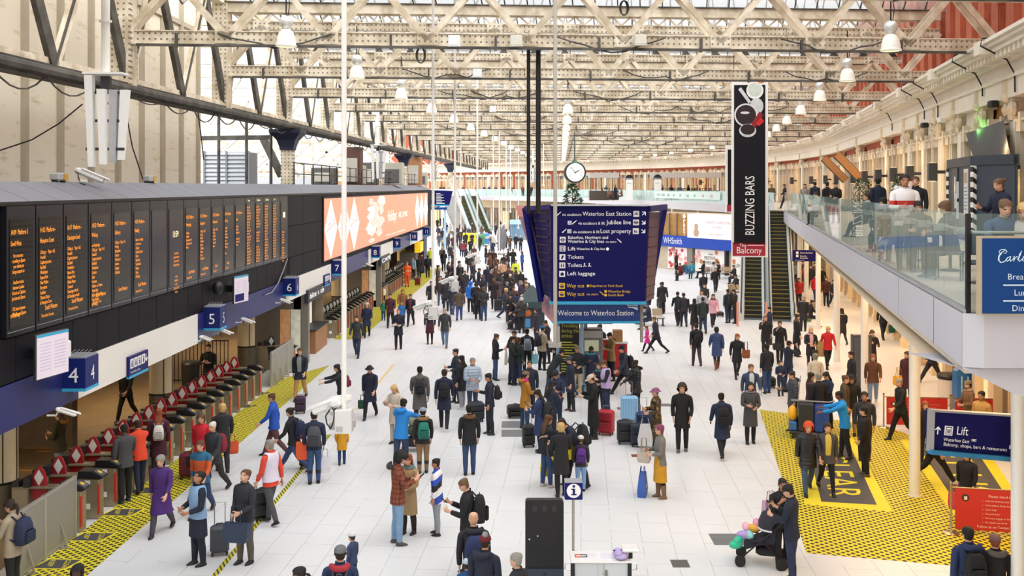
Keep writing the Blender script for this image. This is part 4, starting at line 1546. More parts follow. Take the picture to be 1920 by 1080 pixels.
# rounded soffit of the near end
prof=[(0.0,ZB-.68),(.25,ZB-.80),(.6,ZB-.98),(1.1,ZB-1.10),(2.2,ZB-1.16),(12,ZB-1.16)]
mb.add([(EDGE(NEAR_Y)+x,NEAR_Y-.02,z)for x,z in prof]+[(EDGE(NEAR_Y)+x+.2,NEAR_Y+2.2,ZB-.86)for x,z in prof]+[(EDGE(NEAR_Y),NEAR_Y,ZB-.66),(30,NEAR_Y-.02,ZB-.66)],[(i,i+1,7+i,6+i)for i in range(5)]+[(12,13,5,4,3,2,1,0)])
mb.add([(EDGE(NEAR_Y)+.04,NEAR_Y,ZB-.66),(EDGE(END_Y)+.04,END_Y,ZB-.66),(EDGE(END_Y)+.04,END_Y,ZB-.02),(EDGE(NEAR_Y)+.04,NEAR_Y,ZB-.02)],[(0,1,2,3)])
mb.add([(EDGE(END_Y),END_Y,ZB-.7),(EDGE(END_Y)+2,END_Y+.05,ZB-.7),(EDGE(END_Y)+2,END_Y+.05,ZB),(EDGE(END_Y),END_Y,ZB)],[(3,2,1,0)])
struct(mb.build('trim_balcony_fascia',LILAC))
mb=MB()
DECK.strip(mb,0,DECK.L,-.05,.08,ZB-.72,ZB+.02,0)
struct(mb.build('trim_far_balcony_fascia',mat('cfcbd0',.5,var=.04)))
mb=MB()
mb.add([(EDGE(NEAR_Y)+.3,NEAR_Y+1.8,ZB-.87),(30,NEAR_Y+1.8,ZB-.87),(WALL(END_Y)+.5,END_Y,ZB-.87),(EDGE(END_Y)+.3,END_Y,ZB-.87)],[(3,2,1,0)])
struct(mb.build('ceiling_balcony',mat('d8c6ac',.6,var=.05)))
# glass balustrade: one pane per bay
r=thing('glass_balustrade','long frameless glass balustrade along the right-hand balcony edge','balustrade',(0,0,0))
y=NEAR_Y+.05
i=0
while y<END_Y-.3:
 y2=min(y+1.32,END_Y-.1)
 mb=MB()
 a,b=y+.012,y2-.012
 mb.add([(EDGE(a)+.06,a,ZB+.01),(EDGE(b)+.06,b,ZB+.01),(EDGE(b)+.06,b,ZB+1.22),(EDGE(a)+.06,a,ZB+1.22)],[(1,0,3,2)])
 mb.build('glass_pane',RAILG,r)
 y=y2
 i+=1
mb=MB()
mb.add([(EDGE(NEAR_Y)+.10,NEAR_Y-.04,ZB+.01),(30,NEAR_Y-.04,ZB+.01),(30,NEAR_Y-.04,ZB+1.22),(EDGE(NEAR_Y)+.10,NEAR_Y-.04,ZB+1.22)],[(0,1,2,3)])
mb.build('glass_pane',RAILG,r)
mb=MB()
mb.bar((EDGE(NEAR_Y)+.07,NEAR_Y,ZB+.0),(EDGE(NEAR_Y)+.07,NEAR_Y,ZB+1.22),.05,.05)
mb.build('corner_post',BLK,r)
mb=MB()
mb.tube([(EDGE(40)+.22,40,ZB+.98),(EDGE(NEAR_Y+.3)+.22,NEAR_Y+.3,ZB+.98),(EDGE(NEAR_Y)+.4,NEAR_Y+.12,ZB+.98),(12,NEAR_Y+.12,ZB+.98)],.02,8)
yy=NEAR_Y+.7
while yy<40:
 mb.box(EDGE(yy)+.06,EDGE(yy)+.24,yy-.03,yy+.03,ZB+.92,ZB+1.02)
 yy+=1.32
mb.box(EDGE(NEAR_Y)+.93,EDGE(NEAR_Y)+1.06,NEAR_Y-.02,NEAR_Y+.14,ZB+.9,ZB+1.04)
mb.build('handrail',mat('b9c2bd',.3,metal=.6),r)
mb=MB()
mb.bar((EDGE(NEAR_Y)+.06,NEAR_Y,ZB+.02),(EDGE(END_Y)+.06,END_Y,ZB+.02),.09,.05)
mb.build('base_channel',mat('b7b8bd',.35,metal=.5),r)
# far balustrade
r=thing('glass_balustrade','curved glass balustrade on the far balcony in front of the shops','balustrade',(0,0,0))
s=1.0
while s<DECK.L-2:
 mb=MB()
 p,d=DECK.at(s+.04)
 q,e2=DECK.at(s+1.96)
 mb.add([(p.x,p.y,ZB),(q.x,q.y,ZB),(q.x,q.y,ZB+1.15),(p.x,p.y,ZB+1.15)],[(0,1,2,3)])
 mb.build('glass_pane',RAILG,r)
 s+=2.0
mb=MB()
DECK.strip(mb,0,DECK.L,.1,.15,ZB+1.05,ZB+1.1)
mb.build('handrail',mat('b9c2bd',.3,metal=.6),r)
# round white columns carrying the balcony
for px,py,rad in((1715,930,.125),(1621,737,.125),(1569,677,.125),(1534,617,.125),(1512,585,.125),(1499,560,.13)):
 x,y=fl(px,py)
 mb=MB()
 mb.cyl((x,y,0),(x,y,ZB-.8),rad,rad,24)
 mb.cyl((x,y,0),(x,y,.03),rad+.02,rad+.02,24)
 mb.box(x-.2,x+.2,y-.2,y+.2,ZB-.9,ZB-.85)
 struct(mb.build('column',mat('f0ede4',.35,var=.02),smooth='auto'))
x,y=7.92,15.45
mb=MB()
mb.cyl((x,y,0),(x,y,ZB-.8),.10,.10,24)
mb.cyl((x,y,0),(x,y,.03),.12,.12,24)
struct(mb.build('column',mat('f0ede4',.35,var=.02),smooth='auto'))
s=8
while s<DECK.L-4:
 p,d=DECK.at(s)
 n=Vector((d.y,-d.x))
 mb=MB()
 q=p+n*1.0
 mb.cyl((q.x,q.y,0),(q.x,q.y,ZB-.7),.16,.16,14)
 struct(mb.build('column',mat('f0e6d2',.4,var=.04),smooth='auto'))
 s+=8.0
 # ---------------------------------------------------------------- escalators
STEP=mat('3b3d3d',.5,metal=.4,var=.15,scale=10)
SKIRT=mat('d8d9da',.35,metal=.3,var=.04)
def escalator(base,top,width,label,cat='escalator',nst=None,stair=False,grp=None):
 bx,by=base
 tx,ty=top
 dx,dy=tx-bx,ty-by
 run=math.hypot(dx,dy)
 ang=math.atan2(dy,dx)
 r=thing('escalator' if not stair else 'staircase',label,cat,(bx,by,0),ang-PI/2,grp)
 mbs=MB()
 n=nst or 28
 rise=ZB/n
 tr=(run-1.6)/n if not stair else run/n
 st0=.8 if not stair else 0
 hw=width/2
 for k in range(n):
  y0=st0+k*tr
  mbs.box(-hw,hw,y0,y0+tr+.03,max(0,(k+1)*rise-.5),(k+1)*rise-.012,0)
  mbs.box(-hw,hw,y0-.015,y0+.025,(k+1)*rise-.03,(k+1)*rise,1)
 if not stair:
  mbs.box(-hw,hw,0,st0,.0,.02,2)
  mbs.box(-hw,hw,run-.8,run,ZB-.05,ZB+.01,2)
 mbs.build('steps',[STEP if not stair else mat('a9a7a4',.6,var=.1),mat('b3a03a',.5)if not stair else mat('dcdad4',.5),mat('8f9091',.4,metal=.6)],r)
 for sgn in(-1,1):
  x0,x1=sorted((sgn*(hw+.02),sgn*(hw+.30)))
  prof=[(-.6,0.0),(-.6,.30),(st0*.7,.34),(run-.7,ZB+.34),(run+.4,ZB+.34),(run+.4,ZB-.3),(run-.5,ZB-.6),(st0+.9,0.0)]
  mb=MB()
  mb.loft([[(x0,y,z)for y,z in prof],[(x1,y,z)for y,z in prof]],True)
  mb.build('side_skirt',SKIRT,r)
  xm=(x0+x1)/2
  mb=MB()
  g=[(-.45,.34),(-.62,.7),(-.45,.96),(st0*.7,1.0),(run-.7,ZB+1.0),(run+.3,ZB+1.0),(run+.4,ZB+.34),(run-.7,ZB+.34),(st0*.7,.34)]
  mb.loft([[(xm-.012,y,z)for y,z in g],[(xm+.012,y,z)for y,z in g]],True)
  mb.build('glass_side',RAILG if not stair else SKIRT,r)
  mb=MB()
  mb.tube([(xm,y,z)for y,z in((-.3,.42),(-.62,.55),(-.66,.8),(-.45,1.0),(st0*.7,1.05),(run-.7,ZB+1.05),(run+.35,ZB+1.05))],.042,8)
  mb.build('handrail',mat('2b2b2d' if not stair else 'c9c9c6',.45),r)
 return r
b1,t1=fl(1466,603),at(1457,394,64.6)
escalator((b1[0],b1[1]),(t1[0],t1[1]),.93,'right escalator of the pair rising to balcony beside the grey fascia',grp='escalators to the right balcony')
b2=fl(1412,600)
escalator((b2[0],b2[1]),(b2[0]+t1[0]-b1[0],b2[1]+t1[1]-b1[1]),.93,'left escalator of the pair, below the tall black hanging banner',grp='escalators to the right balcony')
mb=MB()
for px,lab in((1383,'slim salmon post left of the two escalators'),(1437,'slim salmon post between the two escalators')):
 x,y=fl(px,612)
 tag(MB().cyl((x,y,0),(x,y,1.25),.06,.06,10).build('escalator_bollard',mat('d9907a',.5,var=.1)),lab,'post')
 # far escalators and stair
fx,fy=fl(914,436)
escalator((fx,fy),(fx-3.0,fy+11.5),1.0,'far right escalator of the distant pair left of the blue totem',grp='distant escalators')
escalator((fx-1.9,fy-.5),(fx-4.9,fy+11.0),1.0,'far left escalator of the distant pair beside the grey stairs',grp='distant escalators')
escalator((fx-4.2,fy+1.0),(fx-7.4,fy+12.0),2.6,'distant wide grey staircase beside the far escalators','stairs',32,True)
# ---------------------------------------------------------------- shop block below the far balcony (newsagent and sandwich bar)
p0,p1=Vector(fl(1236,503)),Vector(fl(1392,520))
dv=(p1-p0).normalized()
nv=Vector((dv.y,-dv.x))
def SP(px):
 t=((px-960)/F*p0.y-p0.x)/(dv.x-(px-960)/F*dv.y)
 return t
BM=Matrix(((dv.x,-nv.x,0,p0.x),(dv.y,-nv.y,0,p0.y),(0,0,1,0),(0,0,0,1)))
ex=Vector(fl(1130,492))
r=thing('shop_front','newsagent shop front with blue fascia and poster windows under the far balcony','shop',(0,0,0))
Lb=SP(1392)
mb=MB(T=BM)
mb.box(-14,Lb+3,.3,.6,0,5.0,0)
mb.build('wall',mat('cdbfa6',.6,var=.1),r)
mb=MB(T=BM)
mb.box(-14,Lb+3,-.12,.3,2.02,2.98,0)
mb.build('fascia',mat('1c49b4',.35,var=.05),r)
mb=MB(T=BM)
a,b=SP(1246),SP(1280)
mb.text('WHSmith',.80,frame(a,-.13,2.26,(1,0,0)),0,sx=(b-a)/(.8*3.95))
mb.build('lettering',WTXT,r)
mb=MB(T=BM)
for k,(q0,q1,mi)in enumerate(((1249,1259,0),(1262,1288,1),(1300,1358,2),(1368,1392,2))):
 mb.box(SP(q0),SP(q1),.2,.3,.1,1.95,mi)
mb.box(SP(1359),SP(1362),-.05,.3,0,2.0,3)
mb.box(SP(1288),SP(1298),.0,.3,0,2.0,4)
rr=random.Random(8)
for k in range(30):
 x=rr.uniform(SP(1250),SP(1287))
 z=rr.uniform(.2,1.8)
 mb.box(x-.15,x+.15,.17,.2,z-.12,z+.12,5 if k%2 else 6)
for k in range(12):
 x=rr.choice((rr.uniform(SP(1302),SP(1312)),rr.uniform(SP(1338),SP(1356)),rr.uniform(SP(1370),SP(1390))))
 z=rr.uniform(.6,1.8)
 mb.lathe([(.05,0),(.2,.01)],(0,0,0),9,7 if k%2 else 6,T=frame(x,.18,z,(1,0,0)))
mb.text('Happy',.22,frame(SP(1330),.17,1.55,(1,.0,.05)),8,'CENTER')
mb.text('FESTIVE',.40,frame(SP(1328),.17,1.13,(1,0,0)),8,'CENTER')
mb.text('CLEMENTINE',.40,frame(SP(1328),.17,.74,(1,0,0)),8,'CENTER')
mb.text('gifts and treats',.14,frame(SP(1326),.17,.5,(1,0,0)),8,'CENTER')
mb.text('CLEM',.40,frame(SP(1370),.17,.74,(1,0,0)),8)
mb.build('window_poster',[mat('f2eee8',.4,var=.1,scale=2,emit=.15),mat('efe0dc',.4,var=.1,emit=.15),mat('e8e4dc',.4,var=.06,emit=.12),DARK,mat('8d8478',.5),mat('d64a4e',.5),mat('f1b9b4',.5),mat('d98b5a',.5),mat('4a4a48',.5)],r)
r=thing('shop_front','sandwich bar upper front with warm window and pale festive billboard','shop',(0,0,0))
mb=MB(T=BM)
mb.box(SP(1292),SP(1384),-.2,.3,2.9,4.9,0)
mb.build('billboard',mat('f3e6ea',.4,var=.02,emit=.18),r)
mb=MB(T=BM)
mb.text('MERRY CHRISTMAS',.30,frame(SP(1328),-.21,4.15,(1,0,0)),0,sx=1.1)
mb.text('from PRET',.26,frame(SP(1339),-.21,3.78,(1,0,0)),0)
mb.text('JUST A MINUTE',.2,frame(SP(1334),-.21,3.2,(1,0,0)),0,sx=1.1)
mb.lathe([(.02,0),(.34,.01)],(0,0,0),14,1,T=Matrix.Translation((SP(1309),-.21,3.35))@Matrix.Rotation(R(90),4,'X'))
mb.lathe([(.02,0),(.25,.01)],(0,0,0),14,1,T=Matrix.Translation((SP(1309),-.21,3.85))@Matrix.Rotation(R(90),4,'X'))
mb.build('lettering',[mat('b9a3a8',.5),mat('c9a98f',.5,var=.2)],r)
mb=MB(T=BM)
mb.box(SP(1239),SP(1290),.1,.3,2.98,4.85,0)
for px in(1240,1254,1268,1290):
 mb.box(SP(px)-.06,SP(px)+.06,-.05,.2,2.98,4.9,1)
mb.build('window',[mat('9c7440',.2,var=.6,scale=1.2,emit=.25),mat('8d7d66',.5)],r)
mb=MB(T=BM)
for k,ch in enumerate('PRET'):
 mb.text(ch,.44,frame(SP(1284),-.07,4.12-k*.36,(1,0,0)),0,'CENTER')
mb.lathe([(.02,0),(.2,.01)],(0,0,0),5,0,T=frame(SP(1284),-.07,4.68,(1,0,0)))
mb.build('hanging_lettering',mat('fffaf0',.5,emit=.5),r)
# warm shops further left under the far balcony
mb=MB()
DECK.strip(mb,30,DECK.L,3.0,3.3,0,ZB-.7,0)
struct(mb.build('wall_far_shops',mat('8f7860',.6,var=.2,scale=.6)))
mb=MB()
s=34
k=0
while s<DECK.L-4:
 mb.box(0,2.4,-3.05+0,-2.9,.2,3.2,k%3,Matrix(DECK.M(s))@Matrix.Scale(-1,4,(0,1,0)))
 s+=3.3
 k+=1
struct(mb.build('window_far_shops',[mat('d9bd88',.5,var=.5,scale=1.5,emit=.2),mat('c9a470',.5,var=.5,scale=1,emit=.12),mat('5f4c3b',.3,var=.4)]))
# sandwich-bar style counter building on the far balcony
Yd=112
for px0,px1,lab,q in((1106,1160,'white pillar sign and low bar counter at left on the far balcony',0),(1225,1350,'grey roofed open bar on the far balcony above the newsagent',1)):
 (xa,_,_),(xb,_,_)=at(px0,0,Yd),at(px1,0,Yd)
 r=thing('balcony_bar',lab,'bar',((xa+xb)/2,Yd,ZB))
 hw=(xb-xa)/2
 mb=MB()
 mb.box(-hw,hw,0,1.2,0,1.1,0)
 mb.build('counter',mat('4a3f38',.5,var=.2),r)
 mb=MB()
 mb.box(-hw,hw,-.4,3,2.55,3.15,0)
 for k in range(6):
  mb.bar((-hw+.1+k*(2*hw-.2)/5,0,1.1),(-hw+.1+k*(2*hw-.2)/5,0,2.55),.08,.08,1)
 mb.build('canopy',[mat('b9b2ac',.5,var=.08),DARK],r)
for px,Yd,lab in((1180,111,'left black round sign on white pillar on the far balcony'),(1233,108,'right black round sign on white pillar on the far balcony')):
 x=at(px,0,Yd)[0]
 r=thing('pillar_sign',lab,'sign',(x,Yd,ZB),0,None)
 MB().box(-.38,.38,-.1,.1,0,2.35).box(-.39,.39,-.105,.105,1.75,1.80).build('pillar',WHITEM,r)
 mb=MB()
 mb.lathe([(.44,-.08),(.44,.08)],(0,0,0),28,0,T=Matrix.Translation((0,0,2.45))@Matrix.Rotation(R(90),4,'X'))
 mb.build('disc',BLK,r)
 mb=MB()
 mb.text('BENUGO',.18,frame(0,-.085,2.39,(1,0,0)),0,'CENTER')
 mb.text('BENUGO',.12,frame(0,-.11,1.9,(1,0,0)),1,'CENTER')
 mb.build('lettering',[WTXT,BLK],r)
x0,x1=at(1226,0,92)[0],at(1356,0,92)[0]
# menu banner on the far glass
pts=[s for s in range(0,int(DECK.L),1)]
sa=min(pts,key=lambda s:abs(DECK.at(s)[0].x/DECK.at(s)[0].y*F+960-1356)+(0 if DECK.at(s)[0].y>84 else 900))
sb=min(pts,key=lambda s:abs(DECK.at(s)[0].x/DECK.at(s)[0].y*F+960-1228)+(0 if DECK.at(s)[0].y>84 else 900))
sa,sb=min(sa,sb),max(sa,sb)
r=thing('menu_banner','long pale banner with grey menu words on the far balcony glass','banner',(0,0,0))
mb=MB()
DECK.strip(mb,sa,sb,-.14,-.12,ZB+.35,ZB+1.05)
mb.build('cloth',mat('d9ece6',.5,var=.03),r)
pa,pb=DECK.at(sb)[0],DECK.at(sa)[0]
ax=(pb-pa)
mb=MB()
nn=Vector((ax.y,-ax.x)).normalized()*.28
words='OPEN FROM 7AM  SANDWICHES  BAGUETTES  WRAPS  CAKES  SALADS  BEER  WINE  COFFEE'.split('  ')
for k,wd in enumerate(words):
 s=sb-1.0-(sb-sa-1.5)*k/len(words)
 p,d=DECK.at(s)
 nrm=Vector((d.y,-d.x))*-.17
 mb.text(wd,.34,frame(p.x+nrm.x,p.y+nrm.y,ZB+.57,(-d.x,-d.y,0)),0 if k<7 else 1,sx=.55)
mb.build('lettering',[mat('6e7876',.5),mat('d65560',.5)],r)
# ---------------------------------------------------------------- hanging bell lamps
LAMPG=mat('dfe0dd',.25,metal=.35,var=.06)
FROST=mat('e9e6da',.3,var=.05,emit=.12)
def bell_proto():
 r=thing('bell_lamp','','lamp')
 mb=MB()
 mb.lathe([(.06,.50),(.10,.52),(.17,.60),(.20,.70),(.17,.80),(.08,.86)],n=18)
 for k in range(9):
  a=2*PI*k/9
  mb.bar((.19*math.cos(a),.19*math.sin(a),.66),(.10*math.cos(a),.10*math.sin(a),.86),.02,.03)
 mb.build('ballast_housing',LAMPG,r,smooth='auto')
 mb=MB()
 mb.lathe([(.05,.50),(.12,.48),(.20,.40),(.25,.26),(.275,.06),(.30,.04),(.30,.01),(.26,.0)],n=22,caps=False)
 mb.build('bell_shade',FROST,r,smooth='auto')
 mb=MB()
 mb.sph((0,0,.22),(.09,.09,.14),10,6)
 mb.build('bulb',mat('fff3d6',.4,var=.02,emit=2.2),r,smooth=True)
 mb=MB()
 mb.tube([(0,0,.86),(0.0,0,1.9)],.022,6)
 mb.tube([(.05,0,.84),(.10,0,1.2),(.03,0,1.6),(.0,0,1.9)],.014,5)
 mb.build('hanging_cable',BLK,r)
 return r
LP=[]
for k,y in enumerate(TY[2:]):
 t=y-28.7
 LP.append((-6.3+.085*t if k else-6.3,y,'left'))
 LP.append((10.9+.19*t if t<60 else 22.0-.10*(t-60),y-.3,'right'))
 if k>=3:
  LP.append((2.95+.05*(t-24),y,'middle'))
proto=bell_proto()
cnt={}
for i,(x,y,rowname)in enumerate(LP):
 r=proto if i==0 else copy_tree(proto)
 y2=y+TILT*x-.75
 r.location=(x,y2,11.10 if rowname!='right' else 11.10)
 k=cnt.get(rowname,0)
 cnt[rowname]=k+1
 r['label']=f'{ordn[k]} silver bell lamp from the camera in the {rowname} row under the trusses'
 r['group']=f'bell lamps, {rowname} row'
 # ---------------------------------------------------------------- white poles hung from the roof with cameras
cams_y=[(645,16.0),(812,29.6),(853,37.5),(895,51.0),(925,70.0),(949,92.0)]
pole_label=['nearest tall white hanging pole with cameras over the man in yellow coat area','second tall white hanging pole with camera box','third white hanging pole with camera box','fourth white hanging pole above the yellow bins','fifth thin white hanging pole before the far escalators','sixth thin white hanging pole near the blue totem']
ptop=[14.0,13.2,13.2,13.2,13.2,13.2]
CABX=mat('dcdcda',.4,var=.06,scale=3)
for i,(px,Y)in enumerate(cams_y):
 x=(px-960)/F*Y
 r=thing('camera_pole',pole_label[i],'pole',(x,Y,0))
 zb=3.20
 mb=MB()
 mb.cyl((0,0,zb+.3),(0,0,ptop[i]),.043,.043,16)
 mb.cyl((0,0,6.8),(0,0,6.9),.047,.047,16)
 mb.build('pole',mat('f1f0ec',.4,var=.02),r,smooth='auto')
 mb=MB()
 mb.box(-.13,.14,-.13,.14,zb+.02,zb+.40)
 mb.build('equipment_box',CABX,r,bevel=.008)
 mb=MB()
 mb.box(-.11,.0,-.136,-.128,zb+.05,zb+.14)
 mb.box(.14,.18,-.02,.08,zb+.1,zb+.2)
 mb.box(-.24,-.12,-.03,.05,zb+.06,zb+.16)
 mb.build('junction_box',mat('b4b5b5',.4),r)
 M=Matrix.Translation((-.06,-.02,zb+.52))@Matrix.Rotation(R(72),4,'Z')@Matrix.Rotation(R(-22),4,'X')
 mb=MB(T=M)
 mb.rbox(-.075,.075,-.02,.52,-.07,.07,.035)
 mb.rbox(-.09,.09,.1,.60,.02,.10,.03)
 mb.build('camera_housing',WHITEM,r,smooth='auto')
 M2=Matrix.Translation((.06,.05,zb+.56))@Matrix.Rotation(R(70),4,'Z')@Matrix.Rotation(R(-10),4,'X')
 mb=MB(T=M2)
 mb.rbox(-.07,.07,-.05,.34,-.06,.06,.03)
 mb.build('camera_housing',WHITEM,r,smooth='auto')
 mb=MB()
 mb.tube([(-.22,-.06,zb+.48),(-.26,-.06,zb+.36),(-.15,-.02,zb+.30),(-.1,0,zb+.34)],.03,8)
 mb.build('bracket',mat('c9c9c7',.4),r)
 mb=MB()
 mb.tube([(-.18,-.07,zb+.44),(-.13,-.12,zb+.36),(-.15,-.12,zb+.22),(-.2,-.1,zb+.1)],.012,6)
 mb.tube([(-.22,-.08,zb+.40),(-.28,-.1,zb+.30),(-.26,-.1,zb+.18),(-.2,-.1,zb+.1)],.012,6)
 mb.build('cable',BLK,r)
 # plain hung white rods further off
for i,(px,y0,y1,Y)in enumerate(((705,165,270,57),(864,130,430,78),(936,140,470,72),(972,240,425,95),(957,250,395,100),(1013,240,345,85),(1019,250,345,92))):
 a,c=at(px,y0,Y),at(px,y1,Y)
 mb=MB()
 mb.cyl((a[0],Y,11.2),(a[0],Y,c[2]),.045,.045,10)
 mb.box(a[0]-.09,a[0]+.09,Y-.09,Y+.09,c[2]-.2,c[2])
 tag(mb.build('hanging_rod',mat('f1f0ec',.4,var=.02)),f'{ordn[i]} of the thin white rods hanging in the distance counted from left','pole')
 # white column loudspeakers
for i,(x,Y,lab)in enumerate(((-8.65,21.0,'cluster of long white column loudspeakers in front of cream wall'),(-7.75,57.0,'cluster of white column loudspeakers above the long advertising screen'),(-7.3,92,'distant cluster of white column loudspeakers beside second camera pole'),(2.3,108,'distant cluster of white column loudspeakers left of the clock'))):
 r=thing('column_speaker_cluster',lab,'loudspeaker',(x,Y,0))
 mb=MB()
 mb.cyl((0,0,9.62),(0,0,12.3 if i else 13.5),.09,.09,12)
 mb.cyl((0,0,10.7),(0,0,10.74),.13,.13,12)
 mb.box(-.42,.42,-.2,.2,9.58,9.62)
 mb.build('hanger_pole',mat('f1f0ec',.4,var=.02),r)
 for k,(a,d,t)in enumerate(((-.30,-.1,.04),(-.02,-.14,.02),(.18,.0,-.03),(.40,.05,-.10))):
  mb=MB()
  zt=9.56-(k>0)*.30
  mb.loft([[(a-.085,d-.08,zt),(a+.085,d-.08,zt),(a+.085,d+.08,zt),(a-.085,d+.08,zt)],[(a-.05+t,d-.06,7.62+.05*k),(a+.07+t,d-.06,7.62+.05*k),(a+.07+t,d+.06,7.62+.05*k),(a-.05+t,d+.06,7.62+.05*k)]])
  mb.build('speaker_column',WHITEM if k!=2 else mat('a9aaae',.5),r)
 mb=MB()
 for z in(9.2,8.6,8.0):
  mb.bar((-.4,-.05,z),(.4,0,z),.03,.06)
 mb.box(-.09,.09,-.05,.1,9.2,9.55)
 mb.build('bracket',DARK,r)
 # grey pole in front of the blue totem
r=thing('hanging_pole','grey hanging pole with flat end plate in front of the blue totem','pole',(at(1041,0,28.2)[0],28.2,0))
MB().cyl((0,0,2.75),(0,0,13.0),.055,.055,14).build('pole',mat('b9b4ab',.45,var=.05),r,smooth='auto')
MB().box(-.19,.17,-.15,.15,2.62,2.74).box(-.05,.05,-.05,.05,2.74,3.6).box(.06,.13,-.04,.04,2.74,3.2).build('end_plate',mat('a6a39c',.45),r)
# black twin hangers of the totem
r=thing('hanger_frame','pair of black hanger rods with black box fixed to the first truss','hanger',(at(1001,0,29.2)[0],29.2,0))
MB().cyl((-.16,0,6.4),(-.16,0,11.3),.055,.055,10).cyl((.13,0,6.4),(.13,0,11.3),.075,.075,10).build('rod',BLK,r,smooth='auto')
MB().rbox(-.22,.24,-.55,-.15,11.2,11.65,.02).build('box',BLK,r)
# boxes on trusses
for i,(px,py,k,c)in enumerate(((852,77,2,'e6e9ec'),(895,137,3,'e6e9ec'),(924,204,5,'e6e9ec'),(1203,72,2,'d8d5ca'),(968,76,2,'d8d5ca'))):
 Y=TY[k]-.5
 c3=at(px,py,Y)
 tag(MB().rbox(-.17,.17,-.1,.1,-.14,.14,.02).box(-.19,.19,-.12,.12,-.17,-.14).build('junction_box',mat(c,.4),loc=(c3[0],Y+TILT*c3[0],c3[2])),['pale box on the first truss right of the second pole','pale box on the second truss above fourth pole','small pale box on a distant truss','perforated cream box on the first truss right of black box','perforated cream plate left of the black box'][i],'box')
for i,(px,py,k,rr_)in enumerate(((790,105,3,.22),(1172,12,2,.16))):
 Y=TY[k]-.55
 c3=at(px,py,Y)
 mb=MB()
 for q in range(4):
  mb.tube([(rr_*(1-.1*q)*math.cos(t*PI/8)*.8,.02*q,rr_*1.3*math.sin(t*PI/8))for t in range(17)],.02,5)
 tag(mb.build('cable_coil',BLK,loc=(c3[0],Y+TILT*c3[0],c3[2])),['black coil of cable on the second truss','black coil of cable at the top centre of the roof'][i],'cable')
 # ---------------------------------------------------------------- hanging banners
BY=44.4
xa,_,zt=at(1372,142,BY)
xb,_,zb=at(1439,482,BY)
r=thing('hanging_banner','tall black hanging banner with white lettering and red lower panel','banner',((xa+xb)/2,BY,zb),R(-3))
hw,hh=(xb-xa)/2,zt-zb
mb=MB()
mb.box(-hw,hw,-.06,.06,0,hh)
mb.build('frame',WHITEP,r)
mb=MB()
mb.box(-hw+.10,hw-.12,-.075,-.055,.58,hh-.42)
mb.build('print',mat('1c1c22',.6,var=.08,spec=.15),r)
mb=MB()
mb.box(-hw+.04,hw-.12,-.075,-.055,.06,.66)
mb.build('red_panel',mat('a31f39',.45,var=.05),r)
mb=MB()
mb.text('BUZZING BARS',.60,frame(.20,-.08,.98,(0,0,1),(-1,0,0)),0,sx=3.12/(.60*8.05))
mb.text('The',.2,frame(-hw+.33,-.08,.47,(1,0,0)),0)
mb.text('Balcony',.42,frame(-.04,-.08,.17,(1,0,0)),0,'CENTER',sx=.86)
mb.box(-.10,hw-.18,-.08,-.074,.52,.55)
mb.build('lettering',WTXT,r)
mb=MB()
t=hh-.42
for cx,cz,rx,rz_,mi in((.22,t-.25,.38,.38,0),(.22,t-.22,.31,.31,1),(.30,t-.95,.30,.36,2),(-.18,t-1.35,.52,.52,3),(-.18,t-1.35,.45,.45,4),(-.1,t-2.05,.38,.30,2),(-.1,t-2.0,.32,.24,4),(-.22,t-1.25,.2,.06,3)):
 n=28
 mb.add([(cx+rx*math.cos(2*PI*q/n),-.0765-.0006*len(mb.f),cz+rz_*math.sin(2*PI*q/n))for q in range(n)],[tuple(range(n))],mi)
mb.add([(-.52,-.084,t-.2),(-.40,-.084,t-.1),(.05,-.084,t-.75),(-.05,-.084,t-.85)],[(0,1,2,3)],2)
mb.add([(.05,-.0845,t-1.75),(.22,-.0845,t-1.95),(.60,-.0845,t-1.35),(.42,-.0845,t-1.2)],[(0,1,2,3)],5)
mb.add([(.25,-.0846,t-1.75),(.40,-.0846,t-1.85),(.62,-.0846,t-1.65),(.50,-.0846,t-1.45)],[(0,1,2,3)],6)
mb.build('picture',[mat('e9ecec',.4),mat('c9d2c8',.4,var=.2),mat('c8ccd0',.4,var=.2),mat('d8d8da',.4),mat('2a1d24',.4,var=.3),mat('8a2026',.4,var=.3),mat('d0252b',.4)],r)
mb=MB()
mb.text('NetworkRail',.15,frame(.02,-.062,hh-.23,(1,0,0)),0,sx=.9)
mb.bar((.1,-.063,hh-.36),(.62,-.063,hh-.30),.004,.06,1)
mb.build('logo',[mat('2a5f9e',.5),mat('e2703a',.5)],r)
mb=MB()
for x in(-hw+.1,hw-.1):
 mb.cyl((x,0,hh),(x,0,hh+1.1),.015,.015,6)
mb.build('hanger',BLK,r)
Y2=66
xa,_,zt=at(1364,272,Y2)
xb,_,zb=at(1373,398,Y2)
r=thing('hanging_banner','second hanging banner just visible behind left edge of the black banner','banner',((xa+xb)/2+.4,Y2,zb))
MB().box(-.7,.7,-.05,.05,0,zt-zb).build('frame',WHITEP,r)
MB().box(-.55,.6,-.065,-.045,.5,zt-zb-.3).build('print',mat('1c1c22',.6,var=.08,spec=.15),r)
MB().box(-.6,.6,-.066,-.046,.05,.5).build('red_panel',mat('a31f39',.45,var=.05),r)
